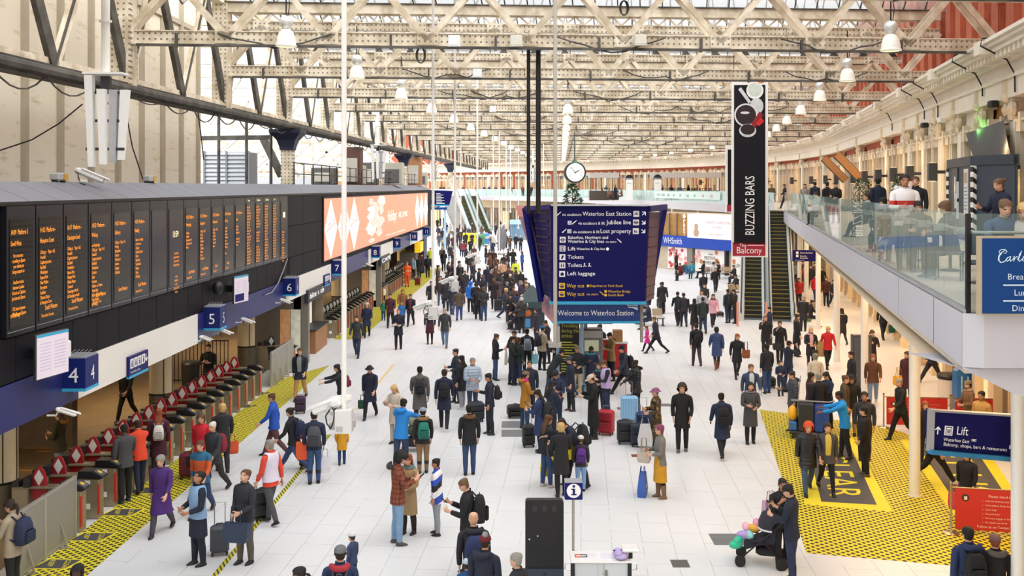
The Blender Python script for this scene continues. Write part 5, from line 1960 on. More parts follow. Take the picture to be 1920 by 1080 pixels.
# ---------------------------------------------------------------- four-faced clock and festive tree
CY=84
cx,_,cz=at(1077.5,323.5,CY)
r=thing('station_clock','large round hanging station clock with white face and roman numerals','clock',(cx,CY,cz))
rad=.90
RX=Matrix.Rotation(R(90),4,'X')
for nm,ang in(('drum',0),):
 mb=MB()
 mb.lathe([(.74,-.95),(rad,-.92),(rad,-.6),(.8,-.5),(.8,.5),(rad,.6),(rad,.92),(.74,.95)],n=40,T=Matrix.Rotation(R(ang),4,'Z')@RX)
 mb.build(nm,mat('3a4144',.4,metal=.3),r,smooth='auto')
for ang in(0,180):
 Rz=Matrix.Rotation(R(ang),4,'Z')
 mb=MB(T=Rz)
 mb.lathe([(.76,.93),(.76,.965)],n=40,T=RX)
 face_=mb.build('clock_face',mat('f5f5f0',.4,var=.02,emit=.35),r)
 mb=MB(T=Rz)
 for h_,s in enumerate(('XII','I','II','III','IIII','V','VI','VII','VIII','IX','X','XI')):
  a=R(90-30*h_)
  up=Vector((math.cos(a),0,math.sin(a)))
  axx=Vector((math.sin(a),0,-math.cos(a)))
  p=up*.48
  M=frame(p.x,-.97,p.z,axx,up)
  mb.text(s,.24,M,0,'CENTER',sx=.75)
 for a,l,w_ in((R(90-62),.40,.07),(R(90+42),.60,.05)):
  mb.bar((-.1*math.cos(a),-.98,-.1*math.sin(a)),(l*math.cos(a),-.98,l*math.sin(a)),.02,w_)
 mb.build('numerals_and_hands',BLK,face_)
mb=MB()
mb.lathe([(.25,rad-.05),(.18,rad+.1),(.06,rad+.2),(.05,12.4-cz)],n=12)
mb.build('hanger',mat('3a4144',.4),r)
l=D.lights.new('clock_green','POINT')
l.energy=12
l.color=(.2,1,.5)
o=D.objects.new('clock_green_lamp',l)
o.location=(cx,CY-1.1,cz+1.05)
COL.objects.link(o)
tx,_,_=at(1073,0,90)
r=thing('festive_tree','tall dark green festive tree with white lights below the clock','tree',(tx,90,0))
mb=MB()
mb.cyl((0,0,0),(0,0,7.0),.16,.03,8)
mb.build('trunk',mat('5a452f',.8),r)
mb=MB()
rr=random.Random(3)
for k in range(1500):
 z=1.0+6.5*rr.random()**1.2
 rm=(7.7-z)/6.7*2.7+.05
 a=rr.uniform(0,2*PI)
 q=rm*math.sqrt(rr.uniform(.25,1))
 p=Vector((q*math.cos(a),q*math.sin(a),z-q*.25))
 d=Vector((math.cos(a),math.sin(a),rr.uniform(-.5,.3))).normalized()
 u=Vector((-math.sin(a),math.cos(a),rr.uniform(-.3,.3)))
 l_=rr.uniform(.25,.5)
 mb.add([p,p+d*l_*.5+u*.10,p+d*l_,p+d*l_*.5-u*.10,p+d*l_*.5+Vector((0,0,.07))],[(0,1,4),(1,2,4),(2,3,4),(3,0,4)])
o=mb.build('foliage',mat('2c4a2e',.7,var=.35,scale=3),r)
mb=MB()
for k in range(170):
 z=1.0+6.3*rr.random()**1.1
 rm=(7.7-z)/6.7*2.8+.12
 a=rr.uniform(0,2*PI)
 mb.sph((rm*math.cos(a),rm*math.sin(a),z-rm*.25),.035,5,3)
mb.build('string_lights',mat('fff0cf',.4,emit=1.2),r)
# ---------------------------------------------------------------- blue wayfinding totem
TYF=33.0
def T3(px,py,Y):
 return Vector(at(px,py,Y))
r=thing('wayfinding_totem','large navy wayfinding totem with white destination lettering and cyan edges','sign',(0,0,0))
def panel(name,quad,thick,m,parent,edge=None):
 """a flat board with real thickness from four corners (bl, br, tr, tl)"""
 n=(quad[1]-quad[0]).cross(quad[3]-quad[0]).normalized()
 mb=MB()
 b=[q-n*thick for q in quad]
 mb.add(list(quad)+b,[(0,1,2,3),(7,6,5,4),(1,0,4,5),(2,1,5,6),(3,2,6,7),(0,3,7,4)])
 return mb.build(name,m,parent),n
q=[T3(1033,566,33.0),T3(1209,566,33.0),T3(1216,387,33.0),T3(1033,385,33.0)]
panel('front_board',q,.12,NAVYS,r)
def on(u,v,off=.012):
 """point on the front board from photograph pixels"""
 p=T3(u,v,33.0)
 return p+Vector((0,-off,0))
S=33.0/F
mb=MB()
def T(s,u,v,px,mi=0,align='LEFT',wpx=None):
 vs,fs=text_geo(s,align)
 x1=max(p[0]for p in vs)-min(p[0]for p in vs)
 sx=1.0 if wpx is None else wpx*S/(x1*px*1.38*S)
 p=on(u,v)
 mb.text(s,px*1.38*S,frame(p.x,p.y,p.z,(1,0,0)),mi,align,sx)
def icon(u,v,mi,glyph,sz=11):
 a,b=on(u-sz/2,v+sz/2,.008),on(u+sz/2,v-sz/2,.008)
 mb.box(a.x,b.x,a.y-.004,a.y,a.z,b.z,mi)
 g=on(u,v,.016)
 k=S*sz/11
 if glyph=='rail':
  for dz in(-1.3,1.3):
   mb.box(g.x-3.6*k,g.x+3.6*k,g.y-.002,g.y,g.z+(dz-.4)*k,g.z+(dz+.4)*k,2)
  mb.bar((g.x-2*k,g.y,g.z-1.3*k),(g.x+1*k,g.y,g.z+1.3*k),.004,.8*k,2)
  mb.bar((g.x-1*k,g.y,g.z+1.3*k),(g.x+2*k,g.y,g.z+3.2*k),.004,.8*k,2)
 elif glyph=='tube':
  n=20
  mb.loft([[(g.x+rr_*k*math.cos(2*PI*t/n),g.y-y_,g.z+rr_*k*math.sin(2*PI*t/n))for t in range(n)]for rr_,y_ in((3.4,0),(3.4,.003),(2.3,.003),(2.3,0))],False,2)
  mb.box(g.x-4.3*k,g.x+4.3*k,g.y-.004,g.y,g.z-.7*k,g.z+.7*k,2)
 elif glyph=='lift':
  mb.box(g.x-3.4*k,g.x+3.4*k,g.y-.002,g.y,g.z-4*k,g.z+4*k,2)
  mb.box(g.x-2.4*k,g.x+2.4*k,g.y-.004,g.y,g.z-3*k,g.z+3*k,mi)
  mb.box(g.x-.8*k,g.x+.8*k,g.y-.006,g.y,g.z-2.6*k,g.z+1.2*k,2)
  mb.sph((g.x,g.y-.003,g.z+2.0*k),.7*k,6,4,2)
 elif glyph=='ticket':
  mb.bar((g.x-1.5*k,g.y,g.z-3*k),(g.x+1.5*k,g.y,g.z+3*k),.004,3.2*k,2)
 elif glyph=='wc':
  for dx in(-2,2):
   mb.box(g.x+(dx-.9)*k,g.x+(dx+.9)*k,g.y-.002,g.y,g.z-3.4*k,g.z+1.4*k,2)
   mb.sph((g.x+dx*k,g.y,g.z+2.6*k),.9*k,6,4,2)
 elif glyph=='bag':
  mb.box(g.x-3*k,g.x+3*k,g.y-.002,g.y,g.z-3*k,g.z+1.5*k,2)
  mb.box(g.x-1.4*k,g.x+1.4*k,g.y-.002,g.y,g.z+1.5*k,g.z+3*k,2)
 elif glyph=='house':
  mb.box(g.x-3.2*k,g.x+3.2*k,g.y-.002,g.y,g.z-3*k,g.z+0*k,2)
  mb.bar((g.x-4*k,g.y,g.z),(g.x,g.y,g.z+3.6*k),.004,.9*k,2)
  mb.bar((g.x+4*k,g.y,g.z),(g.x,g.y,g.z+3.6*k),.004,.9*k,2)
 elif glyph=='lost':
  mb.box(g.x-3*k,g.x-.5*k,g.y-.002,g.y,g.z-3*k,g.z+2*k,2)
  mb.box(g.x+.5*k,g.x+3*k,g.y-.002,g.y,g.z-3*k,g.z-.5*k,2)
  mb.bar((g.x+1*k,g.y,g.z),(g.x+2*k,g.y,g.z+2.5*k),.004,.8*k,2)
def icon_part(*a):
 global mb
 keep,mb=mb,MB()
 icon(*a)
 mb.build('pictogram',[WTXT,YTXT,NAVY],r)
 mb=keep
def arrow(u,v,a,mi=0,sz=7):
 d=Vector((math.cos(a),0,math.sin(a)))
 n_=Vector((-d.z,0,d.x))
 g=on(u,v,.014)
 k=sz*S
 tip=g+d*k*.6
 mb.bar(g-d*k*.6,tip,.004,.22*k,mi,up=n_)
 for s_ in(-1,1):
  e_=tip-d*k*.62+n_*s_*k*.62
  dd=(e_-tip).normalized()
  mb.bar(tip,e_,.004,.24*k,mi,up=Vector((-dd.z,0,dd.x)))
def steps_icon(u,v,mi=0,flip=1):
 g=on(u,v,.014)
 for t in range(3):
  mb.box(g.x+(t*2-3)*S*flip-S,g.x+(t*2-3)*S*flip+S,g.y-.003,g.y,g.z+(t*2-3)*S,g.z+(t*2-1.6)*S,mi)
 d_=g+Vector((-4*S*flip,0,-2*S))
 mb.bar(d_,g+Vector((4*S*flip,0,4.4*S)),.003,1.1*S,mi)
T('Waterloo East Station',1184,404.5,8.2,0,'RIGHT',91)
T('via escalators',1054,404.8,5.4,0,'LEFT',36)
T('Jubilee line',1183,420.5,8.2,0,'RIGHT',46)
T('via escalators & lift',1084,421,5.4,0,'LEFT',50)
T('Lost property',1183,437,8.2,0,'RIGHT',57)
T('via escalators & lift',1074,437.2,5.4,0,'LEFT',50)
T('Bakerloo, Northern and',1064.5,448,6.2,0,'LEFT',75)
T('Waterloo & City lines',1064.5,455.3,6.2,0,'LEFT',68)
T('via stairs',1135.5,455,4.0,0,'LEFT',20)
T('Lift',1064,469.5,7.2,0,'LEFT',14)
T('Waterloo & City line',1081,468.8,4.8,0,'LEFT',53)
T('Tickets',1064,485,7.2,0,'LEFT',30)
T('Toilets',1064,500.5,7.2,0,'LEFT',27)
T('Left luggage',1063,516,7.2,0,'LEFT',52)
T('Way out',1062.5,539,7.4,1,'LEFT',33)
T('Step-free to York Road',1106,538,4.8,1,'LEFT',61)
T('Way out',1062.5,554.5,7.4,1,'LEFT',33)
T('via stairs',1099.5,553.5,4.4,1,'LEFT',22)
T('Waterloo Bridge',1140,548.5,4.8,1,'LEFT',42)
T('South Bank',1140,555.2,4.8,1,'LEFT',30)
for u,v,mi,g in((1193,401,0,'rail'),(1192.5,417,0,'tube'),(1192,433.3,0,'lost'),(1055,449.5,0,'tube'),(1054.7,466,0,'lift'),(1054.5,482,0,'ticket'),(1054.3,497.5,0,'wc'),(1054,513.5,0,'bag'),(1053.6,536,1,'house'),(1053.3,551.3,1,'house')):
 icon_part(u,v,mi,g)
for u,v,a in((1207,400.5,45),(1206.5,417,-45),(1206,433.3,-45)):
 arrow(u,v,R(a))
icon(1068,417.5,0,'lift',7)
steps_icon(1077,417.5)
icon(1067.5,433.7,0,'lift',7)
steps_icon(1058,433.7)
steps_icon(1048,401.5)
steps_icon(1161,452,0,-1)
steps_icon(1128,550.5,1,-1)
icon(1139-3.5,546.3,1,'',4.6)
icon(1139-3.5,553.2,1,'',4.6)
icon(1102.5,536,1,'',4.6)
for u in(1096,1105):
 mb.sph(on(u,494.5),1.4*S,6,4,0)
 mb.bar(on(u,496),on(u-2,500.5),.004,1.3*S,0)
 mb.bar(on(u,498),on(u+3.5,499.5),.004,1.3*S,0)
mb.lathe([(.01,0),(3.0*S,.004)],(0,0,0),14,0,T=frame(*on(1139,466.8),(1,0,0)))
mb.build('lettering',[mat('f6f6f4',.5,var=.02,emit=.12),YTXT,NAVY],r)
a,b=on(1030,570.5,.02),on(1211,565.0,.02)
mb=MB()
mb.box(a.x,b.x,32.9,33.15,a.z,b.z)
mb.build('cyan_edge',CYAN,r)
a,b=on(1033,386,.02),on(1218,383.5,.02)
MB().box(a.x,b.x,32.85,33.2,a.z,b.z).build('top_rail',mat('c9cdd6',.4),r)
# right wing: frame and slatted back
LXF=lambda u,v:T3(u,v,36.0)
q=[T3(1211,566,33.2),T3(1226,560,35.8),T3(1238,398,36.0),T3(1218,398,33.2)]
panel('slatted_back',q,.05,mat('57304e',.45,var=.35,scale=1.2),r)
mb=MB()
for k in range(9):
 t=(k+.5)/9
 mb.bar(q[0].lerp(q[3],t)-Vector((0,.03,0)),q[1].lerp(q[2],t)-Vector((.0,.03,0)),.03,.035)
mb.build('slat',mat('2c1c3a',.5),r)
mb=MB()
mb.bar(T3(1213,571,35.7),T3(1245,388,36.2),.16,.22)
mb.bar(T3(1216,392,33.2),T3(1248,388,36.2),.14,.2)
mb.bar(T3(1208,568,33.2),T3(1214,572,35.7),.12,.12)
mb.build('wing_frame',NAVY,r)
# left wing
q=[T3(1012,548,35.6),T3(1040,562,33.2),T3(1034,392,33.2),T3(992,392,35.8)]
panel('side_board',q,.08,NAVYS,r)
mb=MB()
for k in range(11):
 t=(k+.5)/11
 mb.bar(q[0].lerp(q[3],t).lerp(q[1].lerp(q[2],t),.18)-Vector((0,.02,0)),q[0].lerp(q[3],t).lerp(q[1].lerp(q[2],t),.80)-Vector((0,.02,0)),.02,.05)
mb.build('slat',mat('111238',.5),r)
mb=MB()
mb.bar(T3(1016,566,34.8),T3(985,390,35.4),.15,.2)
mb.bar(T3(985,391,35.4),T3(1034,388,33.2),.12,.16)
mb.build('wing_frame',NAVY,r)
def _sunset(nt,b,L):
 v=coords(nt,L,'Object')
 n=N(nt,'ShaderNodeTexNoise')
 n.inputs['Scale'].default_value=1.4
 n.inputs['Detail'].default_value=5
 mp=N(nt,'ShaderNodeMapping')
 mp.inputs['Scale'].default_value=(1,1,2.2)
 L(v,mp.inputs['Vector'])
 L(mp.outputs[0],n.inputs['Vector'])
 r_=N(nt,'ShaderNodeValToRGB')
 e=r_.color_ramp.elements
 e[0].position,e[0].color=.3,lin('6d4a5e')
 e[1].position,e[1].color=.75,lin('e8a38f')
 x=e.new(.5)
 x.color=lin('a8788a')
 L(n.outputs['Fac'],r_.inputs['Fac'])
 L(r_.outputs['Color'],b.inputs['Base Color'])
 b.inputs['Roughness'].default_value=.4
SUNSET=shader('sunset_poster',_sunset)
q=[T3(1022,560,36.0),T3(1030,566,34.9),T3(985,386,35.6),T3(967,386,38.2)]
panel('poster_board',q,.08,SUNSET,r)
mb=MB()
mb.add([v-Vector((.02,.03,0))for v in(q[0].lerp(q[3],.88),q[1].lerp(q[2],.88),q[2],q[3])],[(0,1,2,3)])
mb.build('poster_heading',mat('ee9a9a',.4,var=.05),r)
# welcome board
q=[T3(1038,603,33.3),T3(1200,603,33.3),T3(1200,567,33.3),T3(1038,571,33.3)]
panel('welcome_board',q,.12,NAVYS if False else mat('1a3f86',.35,var=.05),r)
mb=MB()
p=T3(1046,591.5,33.27)
vs,fs=text_geo('Welcome to Waterloo Station','LEFT')
wd=max(v[0]for v in vs)
mb.text('Welcome to Waterloo Station',14.2*S,frame(p.x,33.285,p.z,(1,0,0)),0,sx=143*S/(wd*14.2*S))
p=T3(1176,574.5,33.27)
mb.text('NetworkRail',5.2*S,frame(p.x,33.285,p.z,(1,0,0)),0,sx=.75)
for k in range(3):
 mb.bar((p.x+(2+4*k)*S,33.285,p.z-2*S),(p.x+20*S,33.285,p.z-(2.5+2.2*k)*S),.004,1.0*S)
mb.build('lettering',mat('f6f6f4',.5,var=.02,emit=.12),r)
a,b=T3(1036,606.5,33.2),T3(1200,602.5,33.2)
MB().box(a.x,b.x,33.2,33.45,a.z,b.z).build('cyan_edge',CYAN,r)
q=[T3(1016,583,35),T3(1036,606,33.3),T3(1036,571,33.3),T3(1016,555,35)]
panel('poster_board',q,.06,SUNSET,r)
mb=MB()
x=T3(1203,568,33.6)
mb.bar((x.x,33.6,1.9),(x.x,33.6,x.z),.10,.10)
mb.build('end_post',mat('9c9995',.45),r)
# body of the kiosk below
mb=MB()
xk0,xk1=T3(1048,0,36)[0],T3(1160,0,36)[0]
mb.box(xk0+.2,xk1-.3,35.2,37.2,2.3,6.0)
mb.build('core',mat('22264f',.5),r)
for px in(1096,1100):
 pass
mb=MB()
for px,Y in((1046,35.6),(1091,35.4),(1098,36.6)):
 x=T3(px,0,Y)[0]
 mb.bar((x,Y,0),(x,Y,2.6),.10,.12)
mb.build('post',mat('a9cdea',.4,var=.03),r)
r=thing('notice_board','black notice board with yellow lettering about travelling during strikes','notice board',(0,35.3,0))
xa,xb=T3(1049,0,35.3)[0],T3(1086,0,35.3)[0]
mb=MB()
mb.box(xa,xb,-.03,.05,.05,2.45)
mb.build('board',mat('1d2128',.4),r)
mb=MB()
for k,s in enumerate(('Travelling','during the','strikes')):
 mb.text(s,.19,frame(xa+.06,-.034,2.17-.18*k,(1,0,0)),0,sx=.8)
for k in range(13):
 mb.box(xa+.06,xb-(.08 if k%3 else .25),-.034,-.031,1.62-k*.095,1.655-k*.095,0)
mb.build('lettering',mat('c9c33a',.5),r)
mb=MB()
mb.box(xa,xb,-.04,-.03,.05,.42)
mb.build('foot_panel',mat('2c3a5a',.4),r)
r=thing('ticket_machine','grey ticket machine with pale screen beneath the welcome sign','ticket machine',(T3(1108,0,36.6)[0],36.6,0))
MB().rbox(-.42,.42,-.3,.3,0,1.95,.04).build('cabinet',mat('8a8c90',.4,var=.1),r)
MB().box(-.26,.26,-.312,-.295,1.15,1.55).build('screen',mat('cfd8b8',.3,emit=.15),r)
MB().box(-.3,.3,-.34,-.29,.85,1.0).box(-.4,.4,-.33,-.29,1.65,1.9).build('tray',mat('c9c9c6',.4),r)
for k,(px,Y)in enumerate(((1139,38.5),(1160,37.6))):
 x=T3(px,0,Y)[0]
 r=thing('help_stand',['red leaflet stand left of the khaki jacket person','red box stand with cardboard box on top'][k],'stand',(x,Y,0))
 MB().rbox(-.3,.3,-.25,.25,0,1.25,.03).build('body',mat('c3232c',.45,var=.08),r)
 MB().box(-.32,.32,-.27,.27,1.25,1.3).build('top',WHITEM,r)
 MB().box(-.31,.31,-.26,.26,0,.06).build('plinth',DARK,r)
x,Y=T3(1152,0,37.6)[0],37.6
tag(MB().rbox(-.18,.18,-.15,.15,0,.45,.01).box(-.02,.02,-.16,-.149,.02,.43).build('cardboard_box',mat('b58a5e',.8),loc=(x+.12,Y,1.3)),'brown cardboard box standing on the red stand','box')
# second totem far left
r=thing('wayfinding_totem','distant navy wayfinding totem left of the far escalators','sign',(0,0,0))
Yt=96
q=[T3(800,388,Yt),T3(842,386,Yt),T3(849,358,Yt),T3(800,356,Yt)]
panel('front_board',q,.15,NAVYS,r)
mb=MB()
for k in range(8):
 a,b=T3(818,363.5+k*2.6,Yt-.05),T3(826+(k*5)%9,362.6+k*2.6,Yt-.05)
 mb.box(a.x,b.x,Yt-.06,Yt-.04,a.z,b.z)
mb.build('lettering',WTXT,r)
a,b=T3(800,386,Yt),T3(842,384,Yt)
MB().box(a.x,b.x,Yt-.1,Yt+.2,a.z,b.z).build('cyan_edge',CYAN,r)
a,b=T3(806,393,Yt),T3(838,388.5,Yt)
MB().box(a.x,b.x,Yt-.05,Yt+.1,a.z,b.z).build('welcome_board',mat('1a3f86',.35),r)
mb=MB()
for px in(812,834):
 x=T3(px,0,Yt)[0]
 mb.bar((x,Yt+.2,0),(x,Yt+.2,5),.2,.2)
mb.build('post',mat('a9cdea',.4),r)
# ---------------------------------------------------------------- foreground: black display cabinet, info counter
Yc=16.6
xa,xb=at(985,0,Yc)[0],at(1057,0,Yc)[0]
zt=at(0,938,Yc)[2]
r=thing('display_cabinet','tall black free-standing display cabinet seen from behind at bottom centre','cabinet',((xa+xb)/2,Yc,0))
hw=(xb-xa)/2
mb=MB()
pr=[]
for y in(0,.14):
 ring=[(-hw,y,0),(hw,y,0)]
 for cxx,a0 in((hw-.05,0),(-hw+.05,90)):
  for t in range(5):
   a=R(a0+90*t/4)
   ring.append((cxx+.05*math.cos(a),y,zt-.05+.05*math.sin(a)))
 pr.append(ring)
mb.loft(pr,True)
mb.build('body',mat('1c1c1e',.5,var=.1),r)
mb=MB()
mb.box(-hw+.02,hw-.02,.15,.19,.1,zt-.03)
mb.build('screen_frame',mat('d8d8d6',.3,metal=.4),r)
mb=MB()
for k in(-1,0,1):
 for j in range(6):
  mb.box(k*.165-.035,k*.165+.035,-.004,.002,zt-.10-j*.018,zt-.092-j*.018)
mb.build('vent',mat('4a4b4d',.5),r)
mb=MB()
for a,b,c,d in((-.17,.16,zt-.46,zt-.455),(-.17,.16,zt-.74,zt-.735)):
 mb.box(a,b,-.003,.002,c,d)
mb.box(-.17,-.165,-.003,.002,zt-.74,zt-.455)
mb.box(.155,.16,-.003,.002,zt-.74,zt-.455)
mb.build('hatch',mat('2c2c2e',.4),r)
mb=MB()
mb.lathe([(.013,0),(.013,.006)],(0,0,0),10,T=frame(-.115,-.0,zt-.60,(1,0,0)))
mb.lathe([(.016,0),(.016,.008)],(0,0,0),10,T=frame(-.255,-.0,zt-.655,(1,0,0)))
mb.build('lock',CHROME,r)
mb=MB()
mb.box(-hw+.01,hw-.01,-.02,.0,.0,zt-1.15)
mb.build('lower_door',mat('3a4250',.4),r)
mb=MB()
mb.lathe([(.022,0),(.022,.02)],(0,0,0),12,T=frame(0,-.02,zt-1.23,(1,0,0)))
mb.build('door_knob',DARK,r)
Yk=15.7
xa,xb=at(1070,0,Yk)[0],at(1184,0,Yk)[0]
zt=at(0,1052,Yk)[2]
r=thing('information_counter','small white information counter with black legs at the bottom edge','counter',((xa+xb)/2,Yk,0))
hw=(xb-xa)/2
MB().box(-hw+.06,hw-.06,.02,.42,.05,zt-.03).build('carcass',mat('cfd4d8',.4),r)
for sgn in(-1,1):
 MB().rbox(sgn*hw*.5-hw*.5+.055+(sgn<0)*.01,sgn*hw*.5+hw*.5-.055-(sgn>0)*.0,-.0,.02,.06,zt-.04,.004).build('door',mat('cdd3d7',.35,var=.03),r)
MB().rbox(.06,.10,-.02,.0,zt-.26,zt-.14,.008).box(.03,.04,-.012,0,zt-.21,zt-.19).build('door_handle',mat('8c8578',.3,metal=.7),r)
MB().rbox(-hw,hw,-.03,.45,zt-.03,zt,.01).build('worktop',WHITEM,r)
for x in(-hw+.03,hw-.03):
 MB().box(x-.03,x+.03,-.03,.03,0,zt-.03).build('leg',BLK,r)
for sgn in(-1,1):
 mb=MB()
 x=sgn*(hw+.005)
 mb.tube([(x,.02,zt-.04),(x+sgn*.08,.02,zt-.05),(x+sgn*.085,.02,zt-.14),(x,.02,zt-.15)],.012,6)
 mb.build('side_handle',CHROME,r)
kx,ky=(xa+xb)/2,Yk
tag(MB().box(-.10,.10,-.07,.07,0,.004,0).box(-.08,.08,.0,.012,.004,.006,1).box(-.08,.08,-.035,-.02,.004,.006,1).build('leaflet',[mat('d9604f',.5,emit=0),WTXT],loc=(kx-hw+.18,ky+.22,zt)),'red printed card lying on the white information counter','leaflet')
for k in range(2):
 mb=MB()
 mb.box(-.13,.13,-.15,.15,0,.004,0)
 for q in range(9):
  mb.box(-.11,.11,.11-q*.028,.116-q*.028,.004,.005,1)
 tag(mb.build('paper_sheet',[mat('efeef6',.6),mat('b9b9c6',.6)],loc=(kx-.18+k*.29,ky+.22,zt)),['printed white sheet on the counter beside the red card','printed white sheet on the counter beside the lilac cloth'][k],'paper')
mb=MB()
rr=random.Random(6)
for k in range(7):
 a=rr.uniform(0,6)
 mb.sph((.05*math.cos(a),.07*math.sin(a),.05+.03*k/3),(.10-.006*k,.08,.045),9,6)
mb.box(-.12,.06,-.02,.0,.12,.135,1)
tag(mb.build('folded_cloth',[mat('bba9d8',.7,bump=.4),NAVY],loc=(kx+hw-.16,ky+.12,zt),smooth='auto'),'crumpled lilac cloth on the right end of the counter','cloth')
r=thing('card_box','white leaflet tray on a black post at the counter right end','tray',(kx+hw+.0,ky+.1,zt))
MB().rbox(-.14,.14,-.08,.2,.12,.17,.02).box(-.1,.1,-.05,.15,.17,.172).build('tray',WHITEM,r)
MB().box(-.03,.03,.0,.06,0,.12).build('post',BLK,r)
# information point sign on a pole
Yi=16.2
ix=at(1075,0,Yi)[0]
zc_=at(0,913,Yi)[2]
r=thing('information_sign','navy cube sign with white letter i in circle on thin steel pole','sign',(ix,Yi,0))
MB().cyl((0,0,0),(0,0,zc_-.16),.022,.022,12).build('pole',INOX,r,smooth='auto')
MB().rbox(-.145,.145,-.11,.11,zc_-.18,zc_+.10,.01).build('box',NAVY,r)
MB().loft([[(-.145,-.11,zc_+.10),(.145,-.11,zc_+.10),(.145,.11,zc_+.10),(-.145,.11,zc_+.10)],[(-.14,-.10,zc_+.115),(.14,-.10,zc_+.115),(.14,.10,zc_+.115),(-.14,.10,zc_+.115)]]).build('top_cap',mat('9a9ba0',.4),r)
mb=MB()
mb.lathe([(.115,0),(.115,.004)],(0,0,0),32,0,T=frame(0,-.111,zc_-.03,(1,0,0)))
mb.lathe([(.022,0),(.022,.004)],(0,0,0),16,1,T=frame(0,-.116,zc_+.045,(1,0,0)))
for a,b,c,d in((-.018,.02,-.09,.005),(-.042,.046,-.10,-.082),(-.042,.0,-.012,.005)):
 mb.box(a,b,-.119,-.115,zc_+c,zc_+d,1)
mb.build('lettering',[WTXT,NAVY],r)
# ---------------------------------------------------------------- right-hand side: lift sign, barriers, bin, advert panel
YL=15.4
q=[T3(1742.5,843,YL),T3(1909,858,YL+.35),T3(1914,779,YL+.35),T3(1744,768,YL)]
r=thing('lift_sign','navy hanging sign reading lift with white arrow and cyan lower edge','sign',(0,0,0))
panel('board',q,.10,NAVYS,r)
ax=(q[1]-q[0])
axn=ax.normalized()
SL=ax.length/166
def LSP(u,v):
 t=(u-1743)/166
 p=q[0].lerp(q[1],t)
 pt=q[3].lerp(q[2],t)
 y0=843+15*t
 y1=768+11*t
 pp=p.lerp(pt,(y0-v)/(y0-y1))
 return pp+Vector((axn.y,-axn.x,0))*.015
axd=Vector((axn.x,axn.y,axn.z-.0))
mb=MB()
def LT(s,u,v,px,wpx):
 vs,fs=text_geo(s,'LEFT')
 wd=max(p[0]for p in vs)
 p=LSP(u,v)
 mb.text(s,px*1.38*SL,frame(p.x,p.y,p.z,axd),0,sx=wpx*SL/(wd*px*1.38*SL))
LT('Lift',1790,814,14,22)
LT('Waterloo East',1767,826,5.6,48)
LT('Balcony, shops, bars & restaurants',1767,835,5.6,119)
p=LSP(1776,807)
fm=frame(p.x,p.y,p.z,axd)
mb.box(-7.5*SL,7.5*SL,-7.5*SL,7.5*SL,0,.004,0,fm)
mb.box(-5.5*SL,5.5*SL,-6*SL,6*SL,.004,.006,1,fm)
mb.box(-4.3*SL,4.3*SL,-4.8*SL,4.8*SL,.006,.008,0,fm)
for dx in(-2.2,0,2.2):
 mb.box((dx-.7)*SL,(dx+.7)*SL,-3.6*SL,2.4*SL,.008,.010,1,fm)
p=LSP(1756.5,807)
fm=frame(p.x,p.y,p.z,axd)
mb.box(-.9*SL,.9*SL,-6*SL,5*SL,0,.004,0,fm)
for s_ in(-1,1):
 mb.bar(fm@Vector((0,6*SL,.002)),fm@Vector((s_*4.8*SL,1.0*SL,.002)),.004,1.9*SL,0)
p=LSP(1823,825)
fm=frame(p.x,p.y,p.z,axd)
for dy in(-1.2,1.2):
 mb.box(-4.5*SL,4.5*SL,(dy-.5)*SL,(dy+.5)*SL,0,.004,0,fm)
mb.bar(fm@Vector((-2*SL,-1.2*SL,.002)),fm@Vector((2.5*SL,1.4*SL,.002)),.004,1.0*SL,0)
p=LSP(1893,838)
fm=frame(p.x,p.y,p.z,axd)
for dx in(-3,-1.6,-.2):
 mb.box((dx-.3)*SL,(dx+.3)*SL,-3*SL,3.2*SL,0,.004,0,fm)
mb.box(1.2*SL,2.2*SL,-3*SL,3.2*SL,0,.004,0,fm)
mb.box(1.0*SL,4.2*SL,.5*SL,3.2*SL,0,.004,0,fm)
mb.build('lettering',[mat('f6f6f4',.5,var=.02,emit=.12),NAVY],r)
mb=MB()
mb.bar(LSP(1742,846),LSP(1909,861),.12,.07)
mb.build('cyan_edge',mat('2c86b8',.4),r)
mb=MB()
mb.bar(LSP(1742,768.5),LSP(1914,779.5),.12,.03)
mb.bar(LSP(1743,844),LSP(1744,768),.03,.11,up=(1,0,0))
mb.bar(LSP(1912,862),LSP(1915,780),.09,.12,up=(1,0,0))
mb.build('frame',mat('a9aab0',.4,metal=.3),r)
BAR=mat('bf2b25',.55,var=.08,scale=2)
